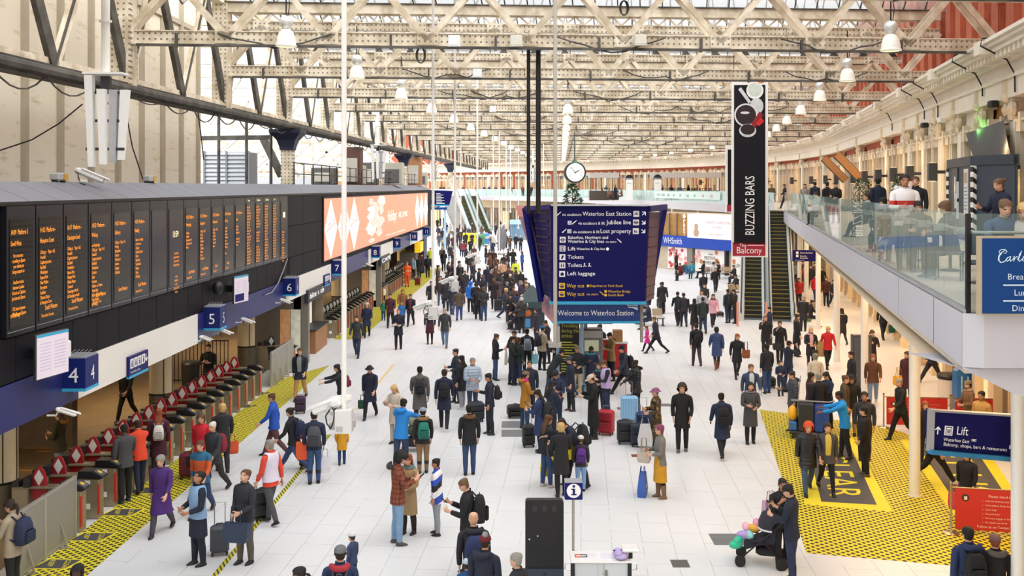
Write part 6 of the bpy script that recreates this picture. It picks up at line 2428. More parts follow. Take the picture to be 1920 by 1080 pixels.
def barrier(x0,y0,x1,y1,zt_,label,text=None,posts=(0,1)):
 L_=math.hypot(x1-x0,y1-y0)
 r=thing('queue_barrier',label,'barrier',(x0,y0,0),math.atan2(y1-y0,x1-x0))
 mb=MB()
 mb.box(.08,L_-.08,-.008,.008,.10,zt_)
 mb.build('cloth_panel',BAR,r)
 for k in posts:
  x=k*L_
  mb=MB()
  mb.lathe([(.17,0),(.17,.015),(.12,.03),(.03,.05),(.022,.06),(.022,zt_+.06),(.03,zt_+.07),(.028,zt_+.11),(.01,zt_+.12)],(x,0,0),18)
  mb.build('post',mat('b8a989',.25,metal=.9,var=.08),r,smooth='auto')
 mb=MB()
 mb.tube([(0,0,zt_+.0),(L_,0,zt_+.0)],.014,6)
 mb.build('top_rail',mat('8f8676',.3,metal=.8),r)
 mb=MB()
 mb.lathe([(.075,0),(.075,.003)],(0,0,0),18,1,T=frame(.28,-.009,zt_-.20,(1,0,0)))
 mb.box(.25,.31,-.016,-.012,zt_-.24,zt_-.17,0)
 if text:
  mb.text(text[0],.075,frame(.72,-.012,zt_-.17,(1,0,0)),0)
  for k,s in enumerate(text[1]):
   mb.text(s,.048,frame(.66,-.012,zt_-.26-.088*k,(1,0,0)),0)
   mb.box(.60,.62,-.014,-.012,zt_-.26-.088*k,zt_-.235-.088*k,2)
  mb.text(text[2],.072,frame(.50,-.012,zt_-.80,(1,0,0)),0)
 else:
  for k in range(6):
   mb.box(.6,L_-.3-(k%3)*.12,-.014,-.010,zt_-.22-.09*k,zt_-.205-.09*k,2)
 mb.build('lettering',[mat('efd9d2',.5),mat('3a2a28',.5),mat('d8746a',.5)],r)
x0,y0=fl(1785,1000)
barrier(x0-.02,y0,x0+1.75,y0-.35,.96,'red queue barrier panel with white notice text at lower right',('Please stand to the right',['Hold the handrail, keep clear of the edges','Hold children firmly, face the direction','Carry dogs','No pushchairs','No heavy luggage or bulky equipment','If in doubt use the lift'],'Follow us on Twitter: @LondonWaterloo'))
x0,y0=fl(1657,802)
barrier(x0,y0,x0+1.9,y0-.2,.93,'red queue barrier panel left of the tall white column base')
barrier(x0+1.95,y0-.2,x0+3.75,y0-.4,.93,'red queue barrier panel behind the person in tan hat',posts=(0,1))
# grey advert totem behind a column
x0,y0=fl(1612,742)
r=thing('advert_totem','dark grey double-sided advert totem standing behind the white column','totem',(12.42,35.1,0))
MB().rbox(-.34,.34,-.12,.12,0,1.95,.02).build('case',mat('4a4d52',.4,var=.06),r)
MB().box(-.29,.29,-.128,-.118,.3,1.85).build('panel',mat('5b5f66',.3),r)
# cleaner's bin etc. by the shops
x0,y0=fl(1780,758)
r=thing('waste_bin','round white waste bin with black lid by the shop fronts','bin',(x0,y0,0))
MB().lathe([(.30,0),(.36,.05),(.36,.85),(.34,.86)],n=20).build('body',mat('e3d9cb',.4),r,smooth='auto')
MB().lathe([(.38,.86),(.39,.95),(.33,1.02),(.1,1.04)],n=20).build('lid',BLK,r,smooth='auto')
x0,y0=fl(1806,768)
r=thing('display_stand','blue display stand beside the white waste bin','stand',(x0+.1,y0,0))
MB().loft([[(-.36,-.2,0),(.36,-.2,0),(.36,.25,0),(-.36,.25,0)],[(-.36,-.1,1.25),(.36,-.1,1.25),(.36,.2,1.25),(-.36,.2,1.25)],[(-.2,-.1,1.38),(.3,-.1,1.38),(.3,.2,1.38),(-.2,.2,1.38)]]).build('body',mat('1f6bb0',.4,var=.06),r)
for k in range(3):
 MB().box(-.24+.2*k,-.21+.2*k,-.2,-.14,.2,1.1).build('rail',mat('a9cbe6',.4),r)
 # small hanging direction sign by the escalator
Ys=50
(xa,_,zt),(xb,_,zb)=at(1486,469,Ys),at(1531,490,Ys)
r=thing('direction_sign','small navy hanging direction sign right of the escalator','sign',((xa+xb)/2,Ys,0))
hw=(xb-xa)/2
MB().box(-hw,hw,-.06,.06,zb,zt).build('board',NAVYS,r)
mb=MB()
for s,z,sz in(('Waterloo East Station',.40,.10),('Shops, bars',.24,.10),('& restaurants',.14,.10),('Balcony to Waterloo road',.04,.06)):
 mb.text(s,sz,frame(-hw+(.36 if z>.1 else .1),-.065,zb+z,(1,0,0)),0,sx=.72)
for z in(.38,.22):
 mb.box(-hw+.16,-hw+.28,-.066,-.06,zb+z,zb+z+.12)
mb.build('lettering',WTXT,r)
MB().cyl((-hw+.1,0,zt),(-hw+.1,0,ZB-.8),.02,.02,8).cyl((hw-.1,0,zt),(hw-.1,0,ZB-.8),.02,.02,8).build('hanger',INOX,r)
# ---------------------------------------------------------------- balcony: blue menu sign, dark hoarding, awning, planters
Yb=NEAR_Y-.20
(xa,_,zt),(xb,_,zb)=at(1840,447,Yb),at(2030,588,Yb)
r=thing('menu_board','large blue board with white script heading on the balcony glass at right edge','sign',((xa+xb)/2,Yb,ZB))
hw=(xb-xa)/2
h0=zt-ZB
MB().box(-hw-.04,hw+.04,.0,.05,.0,h0+.03).build('frame',mat('b7a98c',.4,var=.1),r)
MB().box(-hw+.01,hw,-.012,.0,.02,h0).build('panel',mat('0d4180',.45,var=.06,scale=1.2,spec=.2),r)
mb=MB()
x0=-hw
def at_b(u,v):
 p=at(u,v,Yb)
 return p[0]-(xa+xb)/2,p[2]-ZB
def curl(pts,w_):
 P=[Vector((*at_b(u,v),))for u,v in pts]
 mb.tube([(p.x,-.016,p.y)for p in P],[x*.0062 for x in w_],6)
 # script heading drawn stroke by stroke
curl([(1877,477),(1873,475),(1872,471),(1876,468),(1883,468),(1887,471),(1884,475),(1880,474)],[.6,.8,.8,.9,1,.9,.7,.5])
curl([(1884,469),(1877,473),(1872,480),(1871,487),(1875,492),(1881,491),(1887,486)],[.7,1.0,1.5,1.6,1.3,1,.6])
curl([(1893,481),(1888,483),(1885,487),(1887,490),(1891,487),(1894,481),(1892,487),(1893,490),(1898,486)],[.8,1,1.1,1,.8,1.2,1.2,.9,.6])
curl([(1898,486),(1901,480),(1900,484),(1899,490),(1902,484),(1905,481),(1907,482)],[.6,.8,1.2,1.2,.7,.9,.9])
curl([(1906,487),(1912,478),(1914,470),(1911,476),(1908,487),(1910,490),(1915,486)],[.6,.8,1,1.2,1.3,.9,.6])
curl([(1915,486),(1918,480),(1916,488),(1919,490),(1924,484)],[.7,1.1,1.2,.9,.6])
curl([(1924,486),(1930,478),(1932,470),(1926,486),(1930,490),(1934,485)],[.7,1,1.2,1.2,.9,.6])
curl([(1938,481),(1934,487),(1937,490),(1942,481),(1941,490),(1946,486)],[.8,1.1,1,.9,1.1,.6])
for s,u,v,px in(('Breakfast',1888,524,14),('Lunch',1900,554,14),('Dinner',1896,583,14)):
 a,b=at_b(u,v)
 mb.text(s,px*1.38*Yb/F*.84,frame(a,-.014,b,(1,0,0)))
for v in(534.5,564):
 a,b=at_b(1880,v)
 c,d=at_b(1975,v)
 mb.box(a,c,-.016,-.012,b-.008,b+.008)
mb.build('lettering',mat('cfe3ef',.5,var=.02),r)
# dark blue hoarding with hazard-striped corners and a sagging awning behind
HB=mat('39424f',.5,var=.05,scale=.8)
cA,cB,cC=at(1780,0,31.5),at(1826,0,27.0),at(1905,0,25.5)
zt=at(0,297,27)[2]
r=thing('hoarding','dark blue-grey temporary hoarding with a door on the balcony','hoarding',(0,0,0))
P=[Vector((cA[0],cA[1])),Vector((cB[0],cB[1])),Vector((cC[0],cC[1])),Vector((cC[0]+.6,cC[1]+2))]
mb=MB()
for a,b in zip(P,P[1:]):
 mb.bar((a.x,a.y,(ZB+zt)/2),(b.x,b.y,(ZB+zt)/2),.08,zt-ZB)
mb.build('panel',HB,r)
mb=MB()
for a,b in zip(P,P[1:]):
 mb.bar((a.x,a.y,zt-.06),(b.x,b.y,zt-.06),.16,.26)
mb.build('top_trim',mat('343c48',.5),r)
def _chev(nt,b,L):
 v=coords(nt,L,'Object')
 s=N(nt,'ShaderNodeSeparateXYZ')
 L(v,s.inputs[0])
 t=math_n(nt,L,'FRACT',math_n(nt,L,'MULTIPLY',math_n(nt,L,'ADD',s.outputs['Z'],math_n(nt,L,'MULTIPLY',s.outputs['X'],.8)),3.6))
 L(mixc(nt,L,math_n(nt,L,'GREATER_THAN',t,.5),lin('f2f0ea'),lin('1c1c1e')),b.inputs['Base Color'])
CHEV=shader('black_white_chevron',_chev)
for a in(P[0],P[1]):
 mb=MB()
 mb.box(a.x-.1,a.x+.06,a.y-.16,a.y,ZB,zt-.2)
 mb.build('hazard_strip',CHEV,r)
dn=(P[1]-P[0]).normalized()
nn=Vector((dn.y,-dn.x))
if nn.x>0:
 nn=-nn
mid=P[0].lerp(P[1],.36)
fm=frame(mid.x+nn.x*.05,mid.y+nn.y*.05,ZB,(dn.x,dn.y,0))
mb=MB(T=fm)
mb.box(-.55,.55,.0,2.1,0,.03)
mb.build('door',mat('3d4653',.45),r)
mb=MB(T=fm)
mb.box(.0,.28,1.2,1.85,.03,.04)
mb.build('window_pane',mat('b9cbd6',.2),r)
mb=MB(T=fm)
mb.box(.42,.50,.9,1.35,.03,.09)
mb.box(.60,.68,.6,1.1,.0,.06)
mb.box(.60,.68,1.2,1.7,.0,.06)
mb.build('door_handle',WHITEM,r)
mb=MB(T=frame(P[0].lerp(P[1],.80).x+nn.x*.05,P[0].lerp(P[1],.80).y+nn.y*.05,ZB,(dn.x,dn.y,0)))
mb.box(-.36,.36,.75,2.05,0,.02,0)
mb.box(-.28,.28,1.65,1.95,.02,.025,1)
for k in range(7):
 mb.box(-.28,.28,1.5-k*.1,1.53-k*.1,.02,.024,2)
mb.build('notice',[mat('e3e4e2',.5),mat('b9a488',.5,var=.3),mat('8c8f92',.5)],r)
rows=[]
w0,w1=Vector((wall_x(32.5)-.1,32.5,8.95)),Vector((wall_x(28.3)-.1,28.3,9.1))
f0,f1=Vector((P[0].x+.9,P[0].y-.6,zt)),Vector((P[2].x+.2,P[2].y+.3,zt+.02))
for k in range(9):
 t=k/8
 a,b=f0.lerp(w0,t),f1.lerp(w1,t)
 row=[]
 for j in range(9):
  p=a.lerp(b,j/8)
  p.z-=.55*math.sin(PI*t)*(1-.3*math.sin(PI*j/8))*.8
  row.append(tuple(p))
 rows.append(row)
mb=MB()
mb.loft(rows,False,closed=False)
mb.loft([[(x,y,z-.02)for x,y,z in rw]for rw in rows],False,closed=False)
tag(mb.build('awning',mat('5f5d60',.8,var=.1,scale=2,bump=.2,bscale=6),smooth=True),'sagging dark grey fabric awning above the hoarding','awning')
# potted trees on the balcony
def planter(px,Y,h,label):
 x=at(px,0,Y)[0]
 r=thing('potted_shrub',label,'plant',(x,Y,ZB))
 MB().loft([[(-.2,-.2,0),(.2,-.2,0),(.2,.2,0),(-.2,.2,0)],[(-.24,-.24,.5),(.24,-.24,.5),(.24,.24,.5),(-.24,.24,.5)]]).build('pot',mat('4a4a4c',.6),r)
 MB().cyl((0,0,.4),(0,0,h-.3),.03,.02,8).build('stem',mat('5a452f',.8),r)
 mb=MB()
 rr=random.Random(int(px))
 for k in range(420):
  z=rr.uniform(.5,h)
  rm=.34*(1-((z-.5)/(h-.5))**2*.7)
  a=rr.uniform(0,2*PI)
  q=rm*math.sqrt(rr.random())
  p=Vector((q*math.cos(a),q*math.sin(a),z))
  d=Vector((rr.uniform(-1,1),rr.uniform(-1,1),rr.uniform(-.6,.8))).normalized()*.09
  u=d.orthogonal().normalized()*.03
  mb.add([p,p+d*.5+u,p+d,p+d*.5-u],[(0,1,2,3)])
 mb.build('foliage',mat('2f4a2a',.6,var=.35,scale=5),r)
planter(1612,42,1.9,'left potted green shrub on the balcony by stone piers')
planter(1628,43,1.85,'right potted green shrub on the balcony by stone piers')
planter(1684,33,1.9,'potted green shrub behind the person in white hoodie')
# two brown ledger-like hanging signs on the wall (angled sign boxes)
for k,(y,lab)in enumerate(((57.5,'right slanting brown sign box on the brick wall'),(64.5,'left slanting brown sign box on the brick wall'))):
 M=BLD.M(BLD.s_at_y(y))
 a,b=M@Vector((0,-1.5,9.1)),M@Vector((0,-.1,7.6))
 mb=MB()
 mb.bar(a,b,.18,.5,0)
 mb.bar(a+Vector((0,-.1,0)),b+Vector((0,-.1,0)),.02,.42,1)
 tag(mb.build('wall_sign',[mat('3c332c',.5),mat('c98a52',.5,var=.2)]),lab,'sign')
 # ---------------------------------------------------------------- recycling bins in the crowd
for k,(px,py,c,lab)in enumerate(((882,459,'f2d521','large yellow wheeled bin with sloped lid in the crowd'),(901,462,'4c8a5a','green wheeled bin between yellow and blue bins'),(911,460,'4a7fb8','blue wheeled bin right of the green bin'))):
 X,Y=fl(px,py)
 r=thing('wheeled_bin',lab,'bin',(X,Y,0))
 w_=.9 if k==0 else .52
 mc=mat(c,.45,var=.06)
 MB().loft([[(-w_*.85,-.35,.18),(w_*.85,-.35,.18),(w_*.85,.35,.18),(-w_*.85,.35,.18)],[(-w_,-.45,1.15),(w_,-.45,1.15),(w_,.45,1.15),(-w_,.45,1.15)]]).build('body',mc,r)
 mb=MB()
 n=8
 mb.loft([[(x,.5*math.cos(PI*t/n),1.15+.32*math.sin(PI*t/n))for t in range(n+1)]for x in(-w_-.03,w_+.03)],True)
 mb.build('lid',mc,r)
 for sx_ in(-1,1):
  MB().cyl((sx_*w_*.7,-.3,.1),(sx_*w_*.7+.06,-.3,.1),.1,.1,12).build('wheel',BLK,r)
  # pale blue kiosk beyond the totem
X,Y=fl(972,450)
r=thing('kiosk','pale blue framed kiosk in the crowd left of the pink poster','kiosk',(X+.2,Y,0))
MB().box(-1.2,1.2,.3,1.2,0,2.1).build('body',mat('7c99ad',.4,var=.1),r)
MB().rbox(-1.35,1.35,-.1,1.3,2.1,2.7,.04).build('canopy',mat('a9cdea',.4,var=.04),r)
MB().bar((-1.2,0,0),(-1.2,0,2.2),.14,.14).bar((1.2,0,0),(1.2,0,2.2),.14,.14).bar((-.4,0,0),(-.4,0,2.2),.08,.1).build('post',mat('6f9cc0',.4),r)
# closed grey parasols in the crowd
for k,(px,py)in enumerate(((938,478),(944,476))):
 X,Y=fl(px,py)
 r=thing('folded_parasol',['left tall folded grey parasol in the crowd','right tall folded grey parasol in the crowd'][k],'parasol',(X,Y,0))
 MB().lathe([(.05,.4),(.22,.7),(.30,1.4),(.34,2.0),(.26,2.6),(.06,3.0)],n=12).build('canopy',mat('77757a',.7,var=.15,scale=4),r,smooth='auto')
 MB().cyl((0,0,0),(0,0,3.2),.03,.03,8).lathe([(.3,0),(.3,.06),(.05,.1)],n=14).build('pole',INOX,r)
 # green-grey pitched hut by the left of the totem
X,Y=fl(1002,617)
r=thing('collection_box','dark green pitched-roof kiosk box left of the welcome sign','kiosk',(X-.1,Y+.6,0))
MB().box(-.62,.62,-.4,.4,0,1.05).build('body',mat('27313a',.5,var=.1),r)
MB().box(-.72,.72,-.5,.5,1.05,1.35).build('band',mat('2f4545',.5),r)
MB().loft([[(-.72,-.5,1.35),(.72,-.5,1.35),(.72,.5,1.35),(-.72,.5,1.35)],[(-.05,-.05,2.15),(.05,-.05,2.15),(.05,.05,2.15),(-.05,.05,2.15)]]).build('roof',mat('35494a',.5,var=.06),r)
mb=MB()
mb.box(-.42,-.22,-.51,-.5,1.1,1.3,0)
mb.sph((-.28,-.36,.78),(.26,.12,.2),12,8,1)
mb.box(-.5,-.1,-.42,-.4,0.05,.5,2)
mb.build('decor',[WTXT,mat('b8632a',.5),mat('4a8fc4',.4,var=.2)],r)
# ---------------------------------------------------------------- people
# torso + head rings: z, half-width, half-depth, forward offset (for a figure 1.75 m tall that faces +Y)
TR=[(.83,.160,.112,0),(.90,.170,.118,-.006),(.98,.162,.112,-.002),(1.06,.148,.102,.004),(1.15,.152,.106,.008),(1.24,.165,.116,.010),(1.30,.174,.116,.008),(1.355,.178,.112,.0),(1.405,.178,.100,-.006),(1.445,.160,.084,-.012),(1.475,.108,.066,-.012),(1.495,.062,.058,-.006),(1.528,.055,.056,.005),(1.545,.050,.060,.018),(1.553,.050,.073,.030),(1.572,.061,.086,.026),(1.588,.066,.089,.022),(1.604,.070,.092,.020),(1.622,.073,.094,.018),(1.643,.076,.096,.014),(1.658,.077,.097,.012),(1.675,.078,.099,.010),(1.700,.077,.100,.004),(1.724,.069,.091,-.002),(1.741,.050,.068,-.005),(1.750,.020,.028,-.006)]
NR,NS=len(TR),16
POSES=dict(stand=dict(leg=((2,2),(-2,2)),arm=((2,8,14,4),(-2,8,14,4))),stand2=dict(leg=((8,6),(-6,2)),arm=((-4,9,20,6),(6,9,26,10))),walk=dict(leg=((24,6),(-20,22)),arm=((-18,8,18,2),(22,8,26,4)),lean=4),walk2=dict(leg=((-16,30),(18,3)),arm=((16,8,22,4),(-16,8,14,2)),lean=4),stride=dict(leg=((34,4),(-28,22)),arm=((-10,8,20,2),(14,8,30,4)),lean=8),phone=dict(leg=((3,3),(-3,3)),arm=((26,8,92,22),(20,8,82,30)),head=(26,0)),hold=dict(leg=((4,4),(-4,3)),arm=((16,8,78,34),(10,8,66,40))),onehold=dict(leg=((4,4),(-4,3)),arm=((22,8,84,20),(0,8,12,4)),head=(14,0)),face=dict(leg=((12,8),(-8,6)),arm=((44,14,118,26),(4,10,30,8))),drag=dict(leg=((14,8),(-10,14)),arm=((-14,10,8,0),(10,8,20,4))),rest=dict(leg=((2,2),(-3,3)),arm=((24,12,34,4),(4,8,18,4))),reach=dict(leg=((10,6),(-8,4)),arm=((62,10,12,4),(56,10,16,6)),lean=10),armup=dict(leg=((4,3),(-4,3)),arm=((70,34,120,30),(60,34,110,30)),head=(18,0)),pockets=dict(leg=((4,3),(-5,3)),arm=((-10,16,42,12),(-10,16,42,12))),bend=dict(leg=((26,14),(-10,6)),arm=((40,8,30,6),(30,8,40,10)),lean=34,head=(10,0)),lookup=dict(leg=((3,3),(-3,3)),arm=((12,10,66,40),(10,10,60,44)),head=(-22,0)),lookup2=dict(leg=((3,3),(-3,3)),arm=((2,8,14,4),(14,10,60,20)),head=(-16,0)),chest=dict(leg=((6,4),(-4,3)),arm=((34,10,116,40),(0,8,12,2))),sit=dict(leg=((84,84),(82,80)),arm=((26,8,66,26),(24,8,60,28)),lean=6,seat=.46,head=(14,0)),sit2=dict(leg=((82,62),(86,88)),arm=((14,10,40,10),(30,8,70,26)),lean=-6,seat=.46),ground=dict(leg=((76,20),(70,26)),arm=((30,8,60,26),(26,8,54,28)),lean=12,seat=.14,head=(22,0)),cross=dict(leg=((3,2),(-3,3)),arm=((18,10,96,52),(14,10,92,56)),head=(0,0)),)
def rx(v,a,o=(0,0,0)):
 """rotate points about X through o; positive = lean forward (+Y)"""
 v=np.asarray(v,float)-o
 c,s=math.cos(a),math.sin(a)
 r=np.stack([v[...,0],v[...,1]*c+v[...,2]*s,-v[...,1]*s+v[...,2]*c],-1)
 return r+o
def rzz(v,a,o=(0,0,0)):
 v=np.asarray(v,float)-o
 c,s=math.cos(a),math.sin(a)
 return np.stack([v[...,0]*c-v[...,1]*s,v[...,0]*s+v[...,1]*c,v[...,2]],-1)+o
def rot_between(a,b):
 return Vector(a).rotation_difference(Vector(b)).to_matrix()
class Fig:
 """one continuous body mesh in a pose, with named face zones for cutting clothes"""
 def __init__(self,pose,flip=False,bw=1.0,head=1.0,fingers=True):
  P=POSES[pose]
  self.V,self.Fc,self.Z=[],[],[]
  lean=R(P.get('lean',0))
  hp,hy=P.get('head',(4,0))
  legs,arms=list(P['leg']),list(P['arm'])
  if flip:
   legs.reverse()
   arms.reverse()
  rings=[]
  for i,(z,a,b,y)in enumerate(TR):
   t=np.array([2*PI*k/NS for k in range(NS)])
   aa,bb=a,b
   if i<=10:
    aa,bb=a*bw,b*(0.5+.5*bw)
   x,yy=aa*np.cos(t),y+bb*np.sin(t)
   if i>=13:
    zc,c0=1.53,.0
    x,yy=x*head,yy*head
    z2=1.53+(z-1.53)*head
   else:
    z2=z
   pts=np.stack([x,yy,np.full(NS,z2)],-1)
   if i==18:
    pts[4,1]+=.022*head
    pts[0,0]+=.014
    pts[8,0]-=.014
   if i==17:
    pts[4,1]+=.012*head
    pts[0,0]+=.008
    pts[8,0]-=.008
   if i==19:
    pts[4,1]+=.008*head
    pts[0,0]+=.014
    pts[8,0]-=.014
    pts[3,1]-=.006
    pts[5,1]-=.006
   if i==21:
    pts[3:6,1]+=.004
   rings.append(pts)
  for i in range(12,NR):
   rings[i]=rzz(rx(rings[i],R(hp),(0,0,1.53)),R(hy),(0,0,0))
  for i in range(2,NR):
   w_=min(1.0,(i-1)/3.0)
   rings[i]=rx(rings[i],lean*w_,(0,0,.95))
  self.nT=NR*NS
  for r_ in rings:
   self.V+=[tuple(p)for p in r_]
  A0,A1=6,9
  for i in range(NR-1):
   for k in range(NS):
    k2=(k+1)%NS
    if A0<=i<A1 and k in(15,0,7,8):
     continue
    self.Fc.append((i*NS+k,i*NS+k2,(i+1)*NS+k2,(i+1)*NS+k))
    self.Z.append(('T',i,k))
  self.Fc.append(tuple((NR-1)*NS+k for k in range(NS)))
  self.Z.append(('T',NR-1,0))
  # legs
  c=len(self.V)
  self.V+=[(0,-.055,.80),(0,0,.785),(0,.055,.80)]
  self.foot=[]
  zmin=9
  for side,(hip,knee)in((1,legs[0]),(-1,legs[1])):
   h,k=R(hip),R(knee)
   hipj=np.array([side*.088,0,.86])
   td=np.array([side*.02,math.sin(h),-math.cos(h)])
   td/=np.linalg.norm(td)
   kn=hipj+td*.415
   sa=h-k
   sd=np.array([0,math.sin(sa),-math.cos(sa)])
   an=kn+sd*.395
   tf=np.array([0,math.cos(h),math.sin(h)])
   sf=np.array([0,math.cos(sa),math.sin(sa)])
   fa=max(sa,-.35)if knee>12 or sa<-.2 else 0.0
   if P.get('seat')is not None and hip>60:
    fa=sa if pose=='ground' else 0
   ff=np.array([0,math.cos(fa),math.sin(fa)])
   fd=np.array([0,math.sin(fa),-math.cos(fa)])
   if side>0:
    idx=[12,13,14,15,0,1,2,3,4]
    base=idx+[c+2,c+1,c]
    ang=[-90+22.5*q for q in range(9)]+[135,180,225]
   else:
    idx=[4,5,6,7,8,9,10,11,12]
    base=idx+[c,c+1,c+2]
    ang=[90+22.5*q for q in range(9)]+[315,360,405]
   ang=np.radians(ang)
   seq=[]
   for t,r_ in((.22,.088),(.5,.080),(.8,.066),(.97,.060)):
    seq.append((hipj+td*.415*t,r_*(.4+.6*bw),r_*1.05,tf))
   seq.append((kn+sd*.03,.057,.060,sf))
   for t,r_,o in((.3,.054,-.008),(.5,.050,-.008),(.78,.040,0),(.97,.037,0)):
    seq.append((kn+sd*.395*t+sf*o,r_,r_*1.05,sf))
   seq.append((an+fd*.022+ff*.012,.040,.062,ff))
   seq.append((an+fd*.045+ff*.045,.044,.118,ff))
   seq.append((an+fd*.068+ff*.05,.046,.128,ff))
   prev=base
   for j,(cc,ra,rb,fw)in enumerate(seq):
    ids=[]
    for a in ang:
     p=cc+np.array([1,0,0])*ra*math.cos(a)+fw*rb*math.sin(a)
     ids.append(len(self.V))
     self.V.append(tuple(p))
     zmin=min(zmin,p[2])
    for q in range(12):
     q2=(q+1)%12
     self.Fc.append((prev[q2],prev[q],ids[q],ids[q2]))
     self.Z.append(('L',j,side))
    prev=ids
   self.Fc.append(tuple(reversed(prev)))
   self.Z.append(('L',12,side))
   self.foot.append((an,ff))
   # arms
  self.hand={}
  for side,(fa_,ab,el,tw)in((1,arms[0]),(-1,arms[1])):
   ks=(15,0,1)if side>0 else(9,8,7)
   base=[A0*NS+ks[0],A0*NS+ks[1],A0*NS+ks[2],(A0+1)*NS+ks[2],(A0+2)*NS+ks[2],A1*NS+ks[2],A1*NS+ks[1],A1*NS+ks[0],(A0+2)*NS+ks[0],(A0+1)*NS+ks[0]]
   Sj=rx(np.array([side*(.178*bw+.022),-.004,1.395]),lean,(0,0,.95))
   f,b,e,t_=R(fa_),R(ab),R(el),R(tw)
   f2=f+lean*.6
   ud=np.array([side*math.sin(b),math.sin(f2),-math.cos(f2)])
   ud/=np.linalg.norm(ud)
   fo=np.array([side*math.sin(b)*.3-side*math.sin(t_),math.sin(f2+e),-math.cos(f2+e)])
   fo/=np.linalg.norm(fo)
   E=Sj+ud*.285
   W=E+fo*.245
   d0=Vector((side,0,0))
   u,v=Vector((0,1,0)),Vector((0,0,1))
   mid=(d0+Vector(ud)).normalized()
   seq=[(Sj+np.array([side*.012,0,.0]),mid,.060,.062)]
   for t,r_ in((.10,.052),(.19,.047),(.265,.042)):
    seq.append((Sj+ud*t,Vector(ud),r_,r_))
   dm=(Vector(ud)+Vector(fo)).normalized()
   seq.append((E,dm,.042,.042))
   for t,r_ in((.04,.040),(.12,.038),(.21,.029)):
    seq.append((E+fo*t,Vector(fo),r_,r_))
   seq.append((W,Vector(fo),.026,.021))
   seq.append((W+fo*.045,Vector(fo),.040,.017))
   seq.append((W+fo*.088,Vector(fo),.042,.014))
   prev=base
   dprev=d0
   for j,(cc,d,ru,rv)in enumerate(seq):
    m=rot_between(dprev,d)
    u,v=m@u,m@v
    dprev=d
    ids=[]
    for q in range(10):
     a=R(-126+36*q)
     p=Vector(cc)+u*ru*math.cos(a)+v*rv*math.sin(a)
     ids.append(len(self.V))
     self.V.append(tuple(p))
    for q in range(10):
     q2=(q+1)%10
     fc=(prev[q],prev[q2],ids[q2],ids[q])
     if j==10 and q==3 and fingers:
      thumb=fc
      continue
     self.Fc.append(fc if side>0 else fc[::-1])
     self.Z.append(('A',j,side))
    prev=ids
   self.hand[side]=(Vector(W+fo*.10),Vector(fo),Vector(v))
   pal=-v
   strip=[(3,4,5,2),(2,5,6,1),(1,6,7,0),(0,7,8,9)]
   if not fingers:
    self.Fc.append(tuple(prev)if side>0 else tuple(reversed(prev)))
    self.Z.append(('A',11,side))
    continue
   curl=R(34 if e>.6 else 20)
   def digit(quad,segs,d,bend,axis_to):
    pv=list(quad)
    cen=sum((Vector(self.V[q])for q in pv),Vector())/4
    dd=d.copy()
    for sgi,L_ in enumerate(segs):
     rot=Matrix.Rotation(bend if sgi else bend*.5,3,dd.cross(axis_to).normalized())
     dd=rot@dd
     nc=cen+dd*L_
     sh=.84
     nv=[]
     for q in pv:
      off=Vector(self.V[q])-cen
      off=rot@off
      nv.append(len(self.V))
      self.V.append(tuple(nc+off*sh))
     for a in range(4):
      b2=(a+1)%4
      fc=(pv[a],pv[b2],nv[b2],nv[a])
      self.Fc.append(fc if side>0 else fc[::-1])
      self.Z.append(('A',12,side))
     pv,cen=nv,nc
    self.Fc.append(tuple(pv)if side>0 else tuple(reversed(pv)))
    self.Z.append(('A',12,side))
   for(a,b_,c_,d_),ln in zip(strip,(.95,1.08,1.0,.8)):
    digit([prev[a],prev[b_],prev[c_],prev[d_]],[.036*ln,.027*ln,.022*ln],Vector(fo),curl,pal)
   digit(list(thumb),[.034,.028,.022],(u*.8+Vector(fo)*.6+pal*.25).normalized(),R(12),Vector(fo))
  self.V=np.array(self.V)
  if P.get('seat')is not None:
   dz=P['seat']-.80
  else:
   dz=-zmin
  self.V[:,2]+=dz
  self.dz=dz
  self.lean=lean
  n=np.zeros_like(self.V)
  for f in self.Fc:
   a,b,c_=self.V[f[0]],self.V[f[1]],self.V[f[2]]
   nn_=np.cross(b-a,c_-a)
   for q in f:
    n[q]+=nn_
  l=np.linalg.norm(n,axis=1)
  l[l==0]=1
  self.N=n/l[:,None]
  self.rings=rings
 def part(self,keep,disp,scale_mask=None):
  """copy the faces chosen by keep(zone), pushed outwards by disp(zone or number)"""
  ids,vs,fs,dm={},[],[],{}
  for f,z in zip(self.Fc,self.Z):
   if not keep(z):
    continue
   d=disp(z)if callable(disp)else disp
   for q in f:
    dm.setdefault(q,[]).append(d)
  for f,z in zip(self.Fc,self.Z):
   if not keep(z):
    continue
   nf=[]
   for q in f:
    if q not in ids:
     ids[q]=len(vs)
     vs.append(tuple(self.V[q]+self.N[q]*(sum(dm[q])/len(dm[q]))))
    nf.append(ids[q])
   fs.append(tuple(nf))
  return vs,fs,ids
